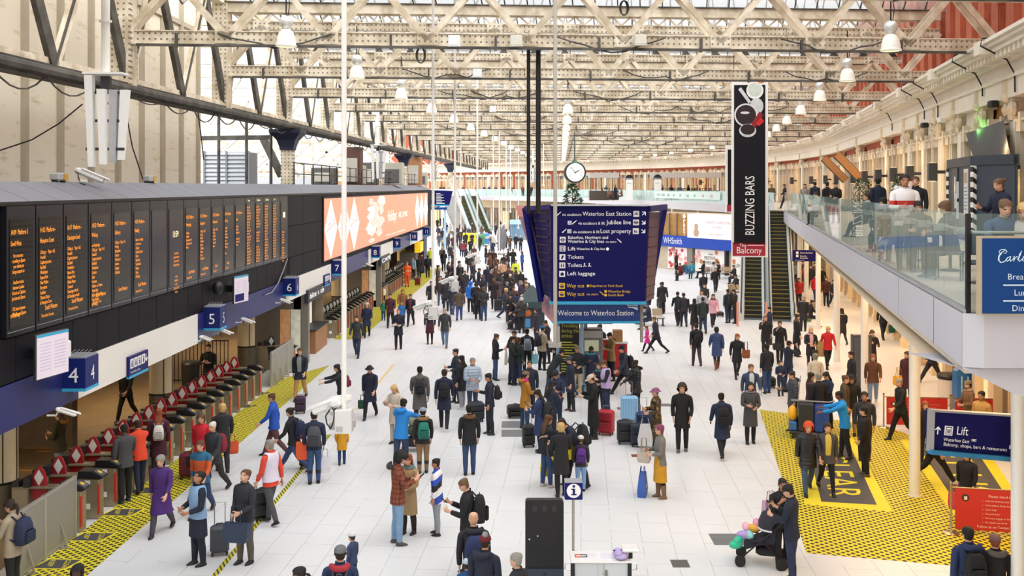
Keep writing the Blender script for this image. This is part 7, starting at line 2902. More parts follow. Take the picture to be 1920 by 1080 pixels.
 def skirt(self,ring,disp,z1,flare,nseg=5):
  """cloth hanging from a torso ring down to height z1, wide enough to clear the legs"""
  R0=[self.V[ring*NS+k]+self.N[ring*NS+k]*disp for k in range(NS)]
  z0=R0[0][2]
  legv=np.array([self.V[q]for f,z in zip(self.Fc,self.Z)if z[0]=='L' for q in f])
  out=[[tuple(p)for p in R0]]
  for j in range(1,nseg+1):
   t=j/nseg
   z=z0+(z1-z0)*t
   sel=legv[abs(legv[:,2]-z)<.10]
   row=[]
   for k in range(NS):
    a=2*PI*k/NS
    d=np.array([math.cos(a),math.sin(a)])
    p=np.array(R0[k][:2])
    c0=np.array([0,np.mean([q[1]for q in R0])])
    rad=np.linalg.norm(p-c0)*(1+flare*t)
    need=0
    if len(sel):
     need=float(np.max((sel[:,:2]-c0)@d))+.03
     need=min(need,.42)
    rad=max(rad,need*.96)
    row.append((c0[0]+d[0]*rad,c0[1]+d[1]*rad,z))
   out.append(row)
  return out
_figc={}
_meshc={}
def fig(pose,flip,bw,head,fingers):
 k=(pose,flip,bw,head,fingers)
 if k not in _figc:
  _figc[k]=Fig(*k)
 return _figc[k]
SKINS=dict(l='d9a98c',m='b98264',d='7a4f38',k='4a3024')
HAIRC=dict(k='17130f',d='2f211a',b='5a3d28',g='8c8882',w='d6d1c8',y='c9a56a',r='8a4526',o='d24a1e',p='7c3a56',n='6b5138')
def cloth(col,kind=''):
 if kind=='puffer':
  return mat(col,.5,var=.10,scale=3,bump=.45,kind='puffer')
 if kind=='jeans':
  return mat(col,.85,var=.22,scale=7,bump=.2,bscale=120)
 return mat(col,.85,var=.14,scale=8,bump=.25,bscale=90)
def _plaid(nt,b,L):
 v=coords(nt,L,'Object')
 s=N(nt,'ShaderNodeSeparateXYZ')
 L(v,s.inputs[0])
 a=math_n(nt,L,'LESS_THAN',math_n(nt,L,'FRACT',math_n(nt,L,'MULTIPLY',math_n(nt,L,'ADD',s.outputs['X'],s.outputs['Y']),11)),.3)
 c=math_n(nt,L,'LESS_THAN',math_n(nt,L,'FRACT',math_n(nt,L,'MULTIPLY',s.outputs['Z'],11)),.3)
 L(mixc(nt,L,math_n(nt,L,'MULTIPLY',math_n(nt,L,'ADD',a,c),.5),lin('8a4a32'),lin('432722')),b.inputs['Base Color'])
 b.inputs['Roughness'].default_value=.9
def _camo(nt,b,L):
 v=coords(nt,L,'Object')
 n=N(nt,'ShaderNodeTexNoise')
 n.inputs['Scale'].default_value=9
 n.inputs['Distortion'].default_value=1.5
 L(v,n.inputs['Vector'])
 r=N(nt,'ShaderNodeValToRGB')
 r.color_ramp.interpolation='CONSTANT'
 e=r.color_ramp.elements
 e[0].color=lin('2e2416')
 e[1].position,e[1].color=.52,lin('6b4e24')
 x=e.new(.62)
 x.color=lin('a98a55')
 L(n.outputs['Fac'],r.inputs['Fac'])
 L(r.outputs['Color'],b.inputs['Base Color'])
 b.inputs['Roughness'].default_value=.35
def _track(nt,b,L):
 v=coords(nt,L,'Object')
 s=N(nt,'ShaderNodeSeparateXYZ')
 L(v,s.inputs[0])
 z=math_n(nt,L,'ADD',s.outputs['Z'],math_n(nt,L,'MULTIPLY',s.outputs['Y'],.6))
 r=N(nt,'ShaderNodeValToRGB')
 r.color_ramp.interpolation='CONSTANT'
 e=r.color_ramp.elements
 e[0].color=lin('ecebee')
 e[1].position,e[1].color=.42,lin('2448b0')
 for p,c in((.52,'ecebee'),(.62,'1d1d22'),(.70,'2b52c4'),(.78,'ecebee'),(.86,'2448b0')):
  x=e.new(p)
  x.color=lin(c)
 L(math_n(nt,L,'MULTIPLY',z,.58),r.inputs['Fac'])
 L(r.outputs['Color'],b.inputs['Base Color'])
 b.inputs['Roughness'].default_value=.6
def _band(c0,c1,lo,hi):
 def fn(nt,b,L):
  v=coords(nt,L,'Object')
  s=N(nt,'ShaderNodeSeparateXYZ')
  L(v,s.inputs[0])
  k=math_n(nt,L,'MULTIPLY',math_n(nt,L,'GREATER_THAN',s.outputs['Z'],lo),math_n(nt,L,'LESS_THAN',s.outputs['Z'],hi))
  L(mixc(nt,L,k,lin(c0),lin(c1)),b.inputs['Base Color'])
  b.inputs['Roughness'].default_value=.8
 return fn
SPECIAL={'plaid':shader('plaid_wool',_plaid),'camo':shader('camouflage_quilt',_camo),'track':shader('blue_white_tracksuit',_track),'hoodie':shader('white_hoodie_band',_band('eceaea','c8342e',1.20,1.28)),'hiorange':shader('orange_workwear',_band('f0622a','f3d9c4',1.10,1.15)),'blueorange':shader('blue_orange_jacket',_band('2a6384','c85a2a',1.0,1.28)),'zebra':shader('striped_beanie',lambda nt,b,L:_hatch(nt,b,L,0,.01,.01,.5,.5,0,yel='1d2a3a',blk='b9c9d2')),'tartanblue':shader('blue_check',lambda nt,b,L:_hatch(nt,b,L,R(45),7,7,.5,.5,0,yel='b9d3e2',blk='3f6e8e')),}
def cmat(c,kind=''):
 return SPECIAL[c]if c in SPECIAL else cloth(c,kind)
def person(x,y,z0,h,yaw,pose='stand',flip=False,top='22232a',tk='jacket',hem=.80,bot='26262b',bk='trousers',hair='d',hs='short',skin='l',shoe='1c1b1c',label='',group=None,bw=1.0,head=None,hat='22232a',scarf=None,vest=None,skirt=None,inner=None,detail=2,kind='',bkind='',boots=0,hoodup=False,hood=False,fur=None):
 """yaw: 0 faces away from the camera, 90 left, 180 towards the camera, -90 right"""
 child=h<1.42
 head=head or(1.0 if not child else 1.0+(1.5-h)*.55)
 F_=fig(pose,flip,bw,head,detail>1)
 sc=h/(1.53+.22*head)
 r=thing('person',label,'person',(x,y,z0),R(yaw),group)
 r.scale=(sc,sc,sc)
 ck=(pose,flip,bw,head,detail)
 def mk(name,key,gen,mats,smooth=True,sub=None):
  k=ck+key
  if k not in _meshc:
   vs,fs,mi=gen()
   me=D.meshes.new(name)
   me.from_pydata([tuple(float(c)for c in p)for p in vs],[],fs)
   for m in mats:
    me.materials.append(m)
   if mi:
    me.polygons.foreach_set('material_index',mi)
   me.polygons.foreach_set('use_smooth',[True]*len(me.polygons))
   me.update()
   _meshc[k]=me
  me=_meshc[k]
  o=D.objects.new(name,me)
  COL.objects.link(o)
  o.parent=r
  for i,m in enumerate(mats):
   if me.materials[i]!=m:
    o.material_slots[i].link='OBJECT'
    o.material_slots[i].material=m
  if(detail>1 if sub is None else sub):
   s=o.modifiers.new('sub','SUBSURF')
   s.levels=s.render_levels=1
  return o
 sk=mat(SKINS[skin],.6,var=.06,scale=14)
 def g_body():
  mi=[]
  for z in F_.Z:
   m=0
   if z[0]=='T' and z[1]==19 and z[2]in(2,5):
    m=1
   if z[0]=='T' and z[1]==20 and z[2]in(2,5)or(z[0]=='T' and z[1]==21 and z[2]in(2,5)):
    m=1 if z[1]==21 and False else 0
   if z[0]=='T' and z[1]==15 and z[2]in(3,4):
    m=2
   mi.append(m)
  return F_.V,F_.Fc,mi
 mk('body',('body',),g_body,[sk,mat('2a1c16',.4),mat('a8685a' if skin in 'lm' else '5a342c',.6)])
 # trousers / tights
 if bk in('trousers','leggings','shorts'):
  d=.012 if bk=='trousers' else .005
  mk('trousers',('tr',bk),lambda:F_.part(lambda z:(z[0]=='T' and z[1]<=3)or(z[0]=='L' and z[1]<=8),lambda z:d+(.006 if z[0]=='L' and z[1]>4 and bk=='trousers' else 0))[:2]+(None,),[cmat(bot,bkind)])
  # shoes or boots
 j0=9 if not boots else 6
 def g_shoe():
  return F_.part(lambda z:z[0]=='L' and z[1]>=j0,lambda z:.010 if z[1]>=9 else .018)[:2]+(None,)
 if detail>0:
  mk('shoes',('sh',j0),g_shoe,[mat(shoe,.6,var=.1)])
 if skirt:
  def g_sk():
   rg=F_.skirt(3,.02,skirt[1]+F_.dz,.35,6)
   mb=MB().loft(rg,False)
   return mb.v,mb.f,None
  mk('skirt',('sk',skirt[1]),g_sk,[cmat(skirt[0])])
  # upper garment
 th=dict(jacket=.022,coat=.026,puffer=.040,jumper=.016)[tk]
 def g_top():
  lo=1
  vs,fs,ids=F_.part(lambda z:(z[0]=='T' and lo<=z[1]<=10)or(z[0]=='A' and z[1]<=7),lambda z:th*(1.0 if z[0]=='T' else .72)*(.5 if z[0]=='T' and z[1]>=10 else 1))
  rg=F_.skirt(lo,th,min(hem,.86)+F_.dz,.12 if tk=='coat' else .04,5 if hem<.75 else 2)
  n0=len(vs)
  for row in rg[1:]:
   vs+=row
  prev=[ids[lo*NS+k]for k in range(NS)]
  for j in range(len(rg)-1):
   cur=[n0+j*NS+k for k in range(NS)]
   for k in range(NS):
    k2=(k+1)%NS
    fs.append((prev[k2],prev[k],cur[k],cur[k2]))
   prev=cur
   # collar
  top_=[ids[11*NS+k]for k in range(NS)]
  n1=len(vs)
  for k in range(NS):
   p=F_.V[12*NS+k]+F_.N[12*NS+k]*.028
   vs.append(tuple(p))
  for k in range(NS):
   k2=(k+1)%NS
   fs.append((top_[k],top_[k2],n1+k2,n1+k))
  return vs,fs,None
 if P_seat(pose):
  hem=max(hem,.80)
 mk('coat' if tk=='coat' else tk,('top',tk,round(hem,2)),g_top,[cmat(top,'puffer' if tk=='puffer' else kind)])
 if vest:
  mk('vest',('vest',),lambda:F_.part(lambda z:z[0]=='T' and 1<=z[1]<=9,.044)[:2]+(None,),[cmat(vest)])
 if inner:
  mk('shirt_front',('inner',th),lambda:F_.part(lambda z:z[0]=='T' and 2<=z[1]<=11 and z[2]in(3,4),th+.006)[:2]+(None,),[cmat(inner)])
 if scarf:
  mk('scarf',('scarf',),lambda:F_.part(lambda z:z[0]=='T' and 9<=z[1]<=12,lambda z:.045)[:2]+(None,),[cmat(scarf)])
 if hood:
  def g_hood():
   c=F_.V[11*NS+12]
   rg=[]
   for j in range(7):
    a=R(-180+30*j)
    ctr=np.array([.13*math.cos(a),c[1]-.03+.09*math.sin(a),c[2]+.015+.03*math.sin(a)])
    rg.append([tuple(ctr+np.array([.05*math.cos(a)*math.cos(b),.05*math.sin(a)*math.cos(b),.055*math.sin(b)]))for b in np.linspace(0,2*PI,9)[:-1]])
   mb=MB().loft(rg,True)
   return mb.v,mb.f,None
  mk('hood',('hood',),g_hood,[cmat(fur or top,kind)])
  # hair and hats
 hc=mat(HAIRC.get(hair,hair),.7,var=.25,scale=30,bump=.3,bscale=120)
 def line(k):
  """lowest ring of the hair at angle index k (4 = forehead, 12 = nape)"""
  a=abs((k+.5)-4.0)
  a=min(a,16-a)
  if a<2.1:
   return 22
  if a<3.6:
   return 20 if hs!='bald' else 24
  if a<5.6 and hs in('curly','afro'):
   return 13 if a>3.6 else 15
  if a<4.6:
   return 18 if hs not in('short','crop')else 19
  return 13 if hs in('long','bob','curly','pony','afro')else 15
 thick=dict(short=.012,crop=.005,long=.018,bob=.024,curly=.05,pony=.012,bun=.012,afro=.055,bald=.004,beanie=.02,cap=.016,hijab=.022,hat=.02,hood=.05).get(hs,.012)
 if hs in('beanie','hijab','hat','cap','hood')or hoodup:
  low=21 if hs in('beanie','hat','cap')else 12
  def keep(z):
   if z[0]!='T' or z[1]<low:
    return False
   a=abs((z[2]+.5)-4.0)
   a=min(a,16-a)
   if low==12:
    return not(a<3.1 and 13<=z[1]<22)
   return True
  mk(dict(beanie='beanie',hijab='headscarf',hat='hat',cap='cap',hood='raised_hood').get(hs,'raised_hood'),('hat',hs,hoodup),lambda:F_.part(keep,thick)[:2]+(None,),[cmat(hat)])
  if hs in('hat','cap'):
   def g_brim():
    ring=[F_.V[21*NS+k]for k in range(NS)]
    c=np.mean(ring,axis=0)
    out,inn=[],[]
    for k in range(NS):
     d=(ring[k]-c)
     dl=d/np.linalg.norm(d)
     f=1.0 if hs=='hat' else max(0.0,math.sin(2*PI*k/NS))**.6
     inn.append(tuple(ring[k]+dl*.015+np.array([0,0,.006])))
     out.append(tuple(ring[k]+dl*(.018+.055*f)-np.array([0,0,.012*f])))
    mb=MB().loft([inn,out],False)
    mb.loft([[(a,b,c_-.008)for a,b,c_ in out],[(a,b,c_-.008)for a,b,c_ in inn]],False)
    mb.loft([out,[(a,b,c_-.008)for a,b,c_ in out]],False)
    return mb.v,mb.f,None
   mk('brim',('brim',hs),g_brim,[cmat(hat)],sub=False)
  if hs=='beanie' and hat=='6d1f2c':
   def g_pom():
    c=F_.V[(NR-1)*NS]
    mb=MB().sph((c[0],c[1]-.05,c[2]+.03),.05,10,7)
    return mb.v,mb.f,None
   mk('bobble',('pom',),g_pom,[mat('8b8f94',.9)],sub=False)
 if hs not in('hijab','hood','bald')and not hoodup:
  def g_hair():
   cut=21 if hs in('beanie','hat','cap')else 99
   vs,fs,ids=F_.part(lambda z:z[0]=='T' and line(z[2])<=z[1]<cut and z[1]>=12,lambda z:thick if hs not in('beanie','hat','cap')else .008)
   if hs in('curly','afro'):
    rr=random.Random(3)
    vs=[tuple(np.array(p)+np.array([rr.uniform(-1,1),rr.uniform(-1,1),rr.uniform(-1,1)])*.012)for p in vs]
   if hs in('long','pony','bun')or hair=='o':
    hb=F_.V[16*NS+12]
    nb=F_.V[11*NS+12]
    mb=MB()
    if hs=='long' or hair=='o':
     rg=[]
     low=6
     for j,rgi in enumerate((20,18,15,12,10,8,low)):
      p=F_.V[rgi*NS+12].copy()
      wd=(.085,.092,.095,.098,.10,.09,.06)[j]
      dp=(.03,.035,.045,.05,.035,.025,.012)[j]
      if rgi<13:
       p[1]=min(p[1],hb[1]+.02)-.012
      rg.append([(p[0]+wd*math.cos(a),p[1]+(.02 if rgi>=13 else 0)+dp*math.sin(a),p[2])for a in np.linspace(0,2*PI,13)[:-1]])
     mb.loft(rg[::-1],True)
    elif hs=='pony':
     p=F_.V[19*NS+12]
     mb.tube([p+np.array([0,.0,0]),p+np.array([0,-.06,.0]),p+np.array([0,-.085,-.09]),p+np.array([0,-.07,-.22])],[.02,.032,.034,.012],8)
    else:
     p=F_.V[22*NS+12]
     mb.sph((p[0],p[1]-.03,p[2]+.01),.042,10,7)
    n0=len(vs)
    vs+=mb.v
    fs+=[tuple(q+n0 for q in f)for f in mb.f]
   return vs,fs,None
  mk('hair',('hair',hs),g_hair,[hc])
 r['_h']=h
 return r,sc,F_
def P_seat(pose):
 return POSES[pose].get('seat')is not None
def floor_from_head(hx,hy,h):
 Y=F*(H-h)/(hy-HZ)
 return(hx-960)/F*Y,Y
def rel(p,lx,ly,lz):
 """world point from a person's local coordinates (metres, at true scale)"""
 r,sc,_=p
 a=r.rotation_euler[2]
 c,s=math.cos(a),math.sin(a)
 return(r.location.x+(lx*c-ly*s),r.location.y+(lx*s+ly*c),r.location.z+lz)
 # ---------------------------------------------------------------- bags and luggage
def shade(c,k):
 return ''.join('%02x'%max(0,min(255,int(int(c[i:i+2],16)*k)))for i in(0,2,4))
def backpack(p,col,label,size=1.0,lx=0.0,front=False):
 r0,sc,F_=p
 lean=F_.lean
 y=-.205-(.02 if True else 0)
 z=(1.20+F_.dz)*sc
 loc=rel(p,lx,(y+math.sin(lean)*-.0)*sc+math.sin(lean)*.22,z)
 r=thing('backpack',label,'backpack',loc,r0.rotation_euler[2])
 s=size*.92
 m=cloth(col)
 mb=MB()
 rg=[]
 for z_,w_,d_ in((-.24,.12,.07),(-.225,.15,.10),(-.1,.165,.12),(.08,.155,.105),(.19,.12,.075),(.225,.07,.045)):
  rg.append([(w_*s*math.copysign(abs(math.cos(a))**.55,math.cos(a)),d_*s*math.copysign(abs(math.sin(a))**.55,math.sin(a))-.0,z_*s)for a in np.linspace(0,2*PI,17)[:-1]])
 mb.loft(rg,True)
 mp_=mb.build('main_pouch',m,r,smooth=True)
 mb=MB()
 mb.rbox(-.115*s,.115*s,-.165*s,-.09*s,-.20*s,.02*s,.03)
 mb.build('front_pocket',cloth(shade(col,.8)),mp_,smooth='auto')
 for sg in(-1,1):
  mb=MB()
  mb.tube([(sg*.09*s,.05,.17*s),(sg*.115,.14,.20*s+.06),(sg*.125,.27,.16),(sg*.13,.30,.02),(sg*.14,.20,-.12),(sg*.12*s,.08,-.18*s)],.016,6)
  mb.build('strap',cloth(shade(col,.7)),r,smooth=True)
 MB().tube([(-.04,0,.22*s),(-.03,0,.27*s),(.03,0,.27*s),(.04,0,.22*s)],.008,6).build('handle',cloth(shade(col,.7)),r)
 return r
def suitcase(x,y,w_,h_,d_,yaw,col,label,handle=.0,soft=False,tilt=0,z0=0.0,group=None):
 r=thing('suitcase',label,'suitcase',(x,y,z0),R(yaw),group)
 if tilt:
  r.rotation_euler=(R(tilt),0,R(yaw))
 m=mat(col,.5 if soft else .35,var=.08,scale=4)
 sh_=MB().rbox(-w_/2,w_/2,-d_/2,d_/2,.06,h_,.05).build('shell',m,r,smooth='auto')
 mb=MB()
 if soft:
  mb.rbox(-w_*.38,w_*.38,-d_/2-.035,-d_/2+.01,.12,h_*.55,.03)
  mb.rbox(-w_*.38,w_*.38,-d_/2-.03,-d_/2+.01,h_*.6,h_*.92,.03)
 else:
  for k in range(6):
   xx=-w_*.38+w_*.76*k/5
   mb.box(xx-.006,xx+.006,-d_/2-.006,d_/2+.006,.10,h_-.05)
 mb.build('front_pocket' if soft else 'rib',mat(shade(col,.85),.5,var=.08),sh_)
 for sx_ in(-1,1):
  for sy_ in(-1,1):
   MB().cyl((sx_*w_*.38-.015,sy_*d_*.33,.03),(sx_*w_*.38+.015,sy_*d_*.33,.03),.03,.03,10).box(sx_*w_*.38-.02,sx_*w_*.38+.02,sy_*d_*.33-.02,sy_*d_*.33+.02,.03,.07).build('wheel',BLK,r)
 MB().tube([(-.07,0,h_),(-.06,0,h_+.035),(.06,0,h_+.035),(.07,0,h_)],.012,6).build('carry_handle',DARK,r)
 if handle:
  MB().tube([(-.10,d_*.3,h_),(-.10,d_*.3,h_+handle),(.10,d_*.3,h_+handle),(.10,d_*.3,h_)],.010,6).build('telescopic_handle',mat('9a9a9c',.3,metal=.8),r)
 return r
def tote(x,y,z,w_,h_,d_,yaw,col,label,strap=.16,name='tote_bag',cat='bag',logo=None,group=None):
 r=thing(name,label,cat,(x,y,z),R(yaw),group)
 m=SPECIAL.get(col)or mat(col,.6,var=.10,scale=5,bump=.2,bscale=20)
 mb=MB()
 mb.loft([[(-w_*.42,-d_*.45,0),(w_*.42,-d_*.45,0),(w_*.42,d_*.45,0),(-w_*.42,d_*.45,0)],[(-w_*.5,-d_*.5,h_*.3),(w_*.5,-d_*.5,h_*.3),(w_*.5,d_*.5,h_*.3),(-w_*.5,d_*.5,h_*.3)],[(-w_*.5,-d_*.3,h_),(w_*.5,-d_*.3,h_),(w_*.5,d_*.3,h_),(-w_*.5,d_*.3,h_)]],True)
 mb.build('bag_body',m,r)
 for sg in(-1,1):
  MB().tube([(-w_*.22,sg*d_*.28,h_-.02),(-w_*.18,sg*d_*.18,h_+strap),(w_*.18,sg*d_*.18,h_+strap),(w_*.22,sg*d_*.28,h_-.02)],.009,6).build('strap',m if col in SPECIAL else mat(shade(col,.8),.6),r)
 if logo:
  mb=MB()
  mb.box(-w_*.25,w_*.25,-d_*.47,-d_*.40,h_*.35,h_*.5)
  mb.build('print',mat(logo,.6),r)
 return r
def phone(p,label,side=1):
 r0,sc,F_=p
 hp,d,v=F_.hand[side]
 loc=rel(p,hp.x*sc,(hp.y+.03)*sc,(hp.z+F_.dz+.01)*sc)
 o=MB().rbox(-.035,.035,-.006,.006,-.07,.07,.005).build('smartphone',BLK,loc=loc)
 o.rotation_euler=(R(-50),0,r0.rotation_euler[2])
 tag(o,label,'phone')
 # ---------------------------------------------------------------- who stands where
PEOPLE={}
def P(key,hx,hy,h,yaw,pose,label,at_y=None,z0=0.0,detail=None,**kw):
 if at_y is None:
  X,Y=floor_from_head(hx,hy,h)if not P_seat(pose)else floor_from_head(hx,hy,h*.76 if pose!='ground' else h*.5)
 else:
  Y=at_y
  X=(hx-960)/F*Y
 d=detail if detail is not None else(2 if Y<46 else 1)
 PEOPLE[key]=person(X,Y,z0,h,yaw,pose,label=label,detail=d,**kw)
 return PEOPLE[key]
K,NV,GY='1f1f24','1f2740','4a4b50'
# --- left side, gates and platform
P('plat1',237,706,1.75,165,'walk','person in black walking on the platform side under the white fascia',at_y=30.4,top=K,bot=K)
P('plat2',391,647,1.78,180,'cross','dark uniformed person standing by the black platform railings',top='1a1c22',bot='1a1c22',tk='jacket')
P('parka',112,772,1.66,85,'hold','person in dark parka with tawny fur hood beyond the nearest gates',top='3f3a26',hem=.72,bot='8f979c',hs='long',hair='b',hood=True,fur='b07a34',tk='coat')
P('maroon',297,768,1.68,20,'stand2','person in maroon coat with white backpack going through the gates',top='4a2030',hem=.55,tk='coat',hs='long',hair='r',bot='2a1c26')
P('orangecoat',262,792,1.66,45,'reach','person in bright orange red coat leaning at the ticket gate',top='e2482c',bot=NV,hair='d',tk='jacket')
P('greyjkt',234,797,1.76,45,'onehold','bald person in charcoal jacket standing at the gate with black bag',top='46474b',bot='1d1d20',hs='crop',hair='k',skin='d',shoe='1c2a4a')
P('redcoat',378,779,1.64,170,'drag','person in red coat with short brown hair pulling a maroon suitcase',top='c51f33',bot=NV,hs='bob',hair='b',hem=.72)
P('elder',402,787,1.72,155,'walk','white haired person in black jacket with red backpack by the gates',top='33343a',bot='2f2d2e',hs='crop',hair='w',hem=.76)
P('elder2',417,757,1.74,20,'walk2','blond haired person in black coat with orange bag beyond the elder',top='27272c',bot='1f1f24',hs='bob',hair='y',hem=.68)
P('boyblue',378,822,1.68,172,'walk','young person in blue and orange jacket walking towards camera',top='blueorange',bot='2c3f63',hair='b',shoe='2a2a30')
P('purple',303,850,1.66,178,'walk','grey haired person with glasses in long purple coat',top='4a2a72',hem=.50,tk='coat',bot='4b4450',hs='bob',hair='g',boots=1)
P('hivis',371,886,1.76,130,'lookup','staff member in pale blue reflective vest looking up at boards',top='1f2537',bot='1d2130',hem=.55,tk='coat',vest='86a9cf',hair='k',skin='m')
P('bagman',459,883,1.77,150,'lookup2','person in dark jacket with navy shoulder bag looking up left',top='2c2e36',bot='5a5348',hair='b',shoe='1a1a1c')
P('redvest',507,828,1.76,65,'drag','grey haired person in red jacket and white vest seen from behind',top='dd4630',vest='dcd6e6',bot='4c4c52',hair='g',shoe='1d1c20')
P('navypack',24,938,1.68,80,'phone','person in tan jacket with navy backpack at bottom left corner',top='a89a86',bot=K,hs='pony',hair='d',hem=.74)
P('hijab',146,1062,1.66,180,'stand','person in black headscarf at the bottom left edge',top=K,hs='hijab',hat='1a1a1e',skin='k')
P('ticketguy',590,570,1.76,110,'phone','person in black with green pack looking down beside the refreshment kiosk',top='1e2026',bot='1c1c20',hair='d',shoe='4a2a22')
P('worker',763,491,1.80,172,'onehold','worker in full orange reflective clothing near platform eight gates',top='hiorange',bot='ee5f28',hair='r')
P('gw1',774,482,1.74,150,'stand','person in pale blue jacket behind the orange clothed worker',top='8fa9bf',bot=K)
P('gw2',786,480,1.72,20,'stand','person in long black coat with maroon suitcase near far gates',top='23242a',tk='coat',hem=.5)
P('gw3',791,474,1.70,60,'stand2','person in maroon coat and orange scarf near far gates',top='5a2430',scarf='d98a2a',tk='coat',hem=.6)
P('gw4',802,479,1.75,10,'stand','person in black with backpack near far gates beside camera pole',top=K)
P('gw5',807,465,1.75,180,'stand','person in yellow reflective jacket left of second camera pole',top='d8ea3a',bot=K)
P('gw6',719,507,1.78,90,'onehold','person in black coat buying at the glowing kiosk',top='1d1d22',tk='coat',hem=.6)
P('gw7',719,537,1.0,180,'stand','small figure in white top beside the yellow gate barrier',top='eae4e2',bot=K)
# --- walking towards the camera, left of centre
P('beige',563,650,1.79,178,'walk','person in navy coat, grey jumper and tan trousers walking towards camera',top='1f2636',inner='8d948f',bot='b98a55',hair='b',hem=.72,shoe='2a2f2a')
P('sweater',669,591,1.78,178,'walk2','person in dark grey sweater and navy jeans beside the nearest pole',top='33363a',bot='27304a',hair='d',tk='jumper')
P('furhood',688,567,1.66,185,'walk','person in navy parka with pale fur hood and brown handbag',top='202a46',hem=.62,bot=K,hs='hood',hat='c4b5a2',tk='coat')
P('suit',747,580,1.77,180,'hold','person in dark coat holding a cup and papers while walking',top='1e2230',tk='coat',hem=.62,bot='1c1e26',hair='r',hs='crop')
P('green_kid',719,562,1.12,180,'stand2','small child in green coat beside the person in maroon sweater',top='2f7a62',bot='2b4a6e',hair='b')
P('maroonsw',732,549,1.76,180,'walk','person in maroon sweater walking beside small child in green',top='4c2530',bot=K,hair='d',tk='jumper')
P('browncoat',755,542,1.68,180,'walk2','person in tan brown coat behind child in bright blue',top='8a5a34',bot=K,hs='long',hair='r',tk='coat',hem=.6)
P('kid_blue',753,566,1.25,185,'stand','child in bright blue jacket in front of the brown coat',top='2f6fb4',bot=NV,hair='b')
P('blackw',770,550,1.68,175,'walk','person in open black coat and maroon top walking by the family',top=K,inner='6a2a38',bot=K,hs='pony',hair='d',hem=.7)
P('burg',806,577,1.66,180,'stand','person in burgundy skirt half hidden behind the hanging camera box',top='25252c',skirt=('4a1a2a',.52),bk='leggings',bot='17171a',hair='d',hs='long')
P('polecoat',808,526,1.74,200,'walk','person in black coat behind the second camera box',top='2a2a30',tk='coat',hem=.6)
P('greyjeans',834,577,1.78,178,'walk2','person in dark grey jacket and blue jeans walking towards camera',top='3a3c3e',bot='5c7394',bkind='jeans',hair='g',hem=.74,shoe='6a4a34')
P('pair1',836,526,1.80,2,'walk','person in black jacket walking away, left of the pair',top='2a2c33',bot='20242e',hair='k',hs='crop')
P('pair2',848,532,1.76,-4,'walk2','person in navy jacket walking away beside the black jacket',top='2f3344',bot='3f4d66',hair='k')
P('brownjk',861,540,1.74,0,'walk','person in brown jacket and blue jeans walking away',top='57493c',bot='3a4f86',hair='d',hs='crop',bw=1.12)
P('tealbag',896,538,1.78,4,'walk2','person in black with large holdall and turquoise bag walking away',top='222227',bot=K,hair='k')
P('bluej2',882,529,1.72,0,'stand','person in bright blue jacket ahead of the turquoise bag carrier',top='2a6fd0',bot=K,hs='hood',hat='2a6fd0')
P('blackpk',892,531,1.74,0,'stand2','person in black with backpack right of bright blue jacket',top='25262c')
# --- middle left foreground
P('blueboy',514,735,1.72,90,'walk','young person in royal blue jacket walking left near the hatched strip',top='2452b4',bot='5f3a3c',hair='b')
P('ponyw',551,757,1.70,75,'stride','person with topknot in black jacket and navy rucksack walking left',top='1f2228',bot='3d4770',hs='bun',hair='d',bkind='jeans')
P('greypack',589,772,1.74,10,'stand','person in navy jacket with grey backpack below the hanging camera',top='26314c',bot='34507c',bkind='jeans',hair='d',boots=1,hem=.82)
P('mum',640,685,1.68,100,'reach','dark haired person in black pushing child behind nearest pole',top='24242b',hs='long',hair='k')
P('mustard',641,790,1.12,10,'stand2','small child in mustard yellow coat under the hanging camera box',top='d79a1e',bot='24386a',hair='d',hem=.62,tk='coat',hs='beanie',hat='232a3a')
P('ride',636,752,1.05,180,'stand','small brown haired child looking out above the hanging camera',top='4a2028',hair='b',bot=K)
P('beret',694,683,1.68,172,'walk','person in navy coat and beret with dark green bag',top='1d2336',hem=.60,bot='1c1c22',tk='coat',hs='hat',hat='23252e',hair='d')
P('cream',741,722,1.64,150,'phone','blonde person in cream coat looking down',top='c8bcae',hs='long',hair='y',bot='b9aea0',hem=.6,tk='coat')
P('northblue',752,752,1.78,-20,'reach','person in bright blue hooded jacket leaning over a pushchair',top='2a86d6',bot='33415f',hair='k',hood=True,bkind='jeans')
P('kidgreen',793,766,1.62,10,'stand','person in black fur-hooded coat with green patterned backpack',top='2a282b',bot='8a6a4c',hs='beanie',hat='8f9dab',hood=True,fur='8a6a42',boots=1)
P('greycoat',787,685,1.82,5,'walk','person in long grey coat with dark shoulder bag walking away',top='5b5856',tk='coat',hem=.55,bot='2b2b30',hair='k',hs='crop',skin='d')
P('navyruck',833,692,1.78,0,'walk2','person in navy coat with black rucksack walking away',top='202840',tk='coat',hem=.60,bot='1e2026',hair='d')
P('pointer',855,655,1.78,110,'hold','person in navy top pointing behind the black coated companion',top='2a3342',bot='2a3348',hair='d',tk='jumper')
P('blackfriend',866,668,1.70,60,'stand','person in black coat with small bag and grey trousers',top='1e1e22',bot='9a9ba2',hair='k',hs='long',hem=.6,tk='coat',shoe='d8d8dc')
P('paleblue',886,672,1.78,195,'hold','grey haired person in pale blue padded jacket',top='a9b9cd',tk='puffer',bot='34425e',hair='g',hem=.76)
P('track2',918,701,1.76,95,'onehold','person in navy tracksuit with black backpack facing left',top='23283a',bot='20242f',hair='k',skin='m',shoe='2b2c30')
P('furblack',880,761,1.72,5,'stand','person in black parka with fur trimmed hood and blue jeans',top='1f1f24',hood=True,fur='6a4a30',bot='33486c',bkind='jeans',hair='k',hs='beanie',hat='1c1c20',hem=.76)
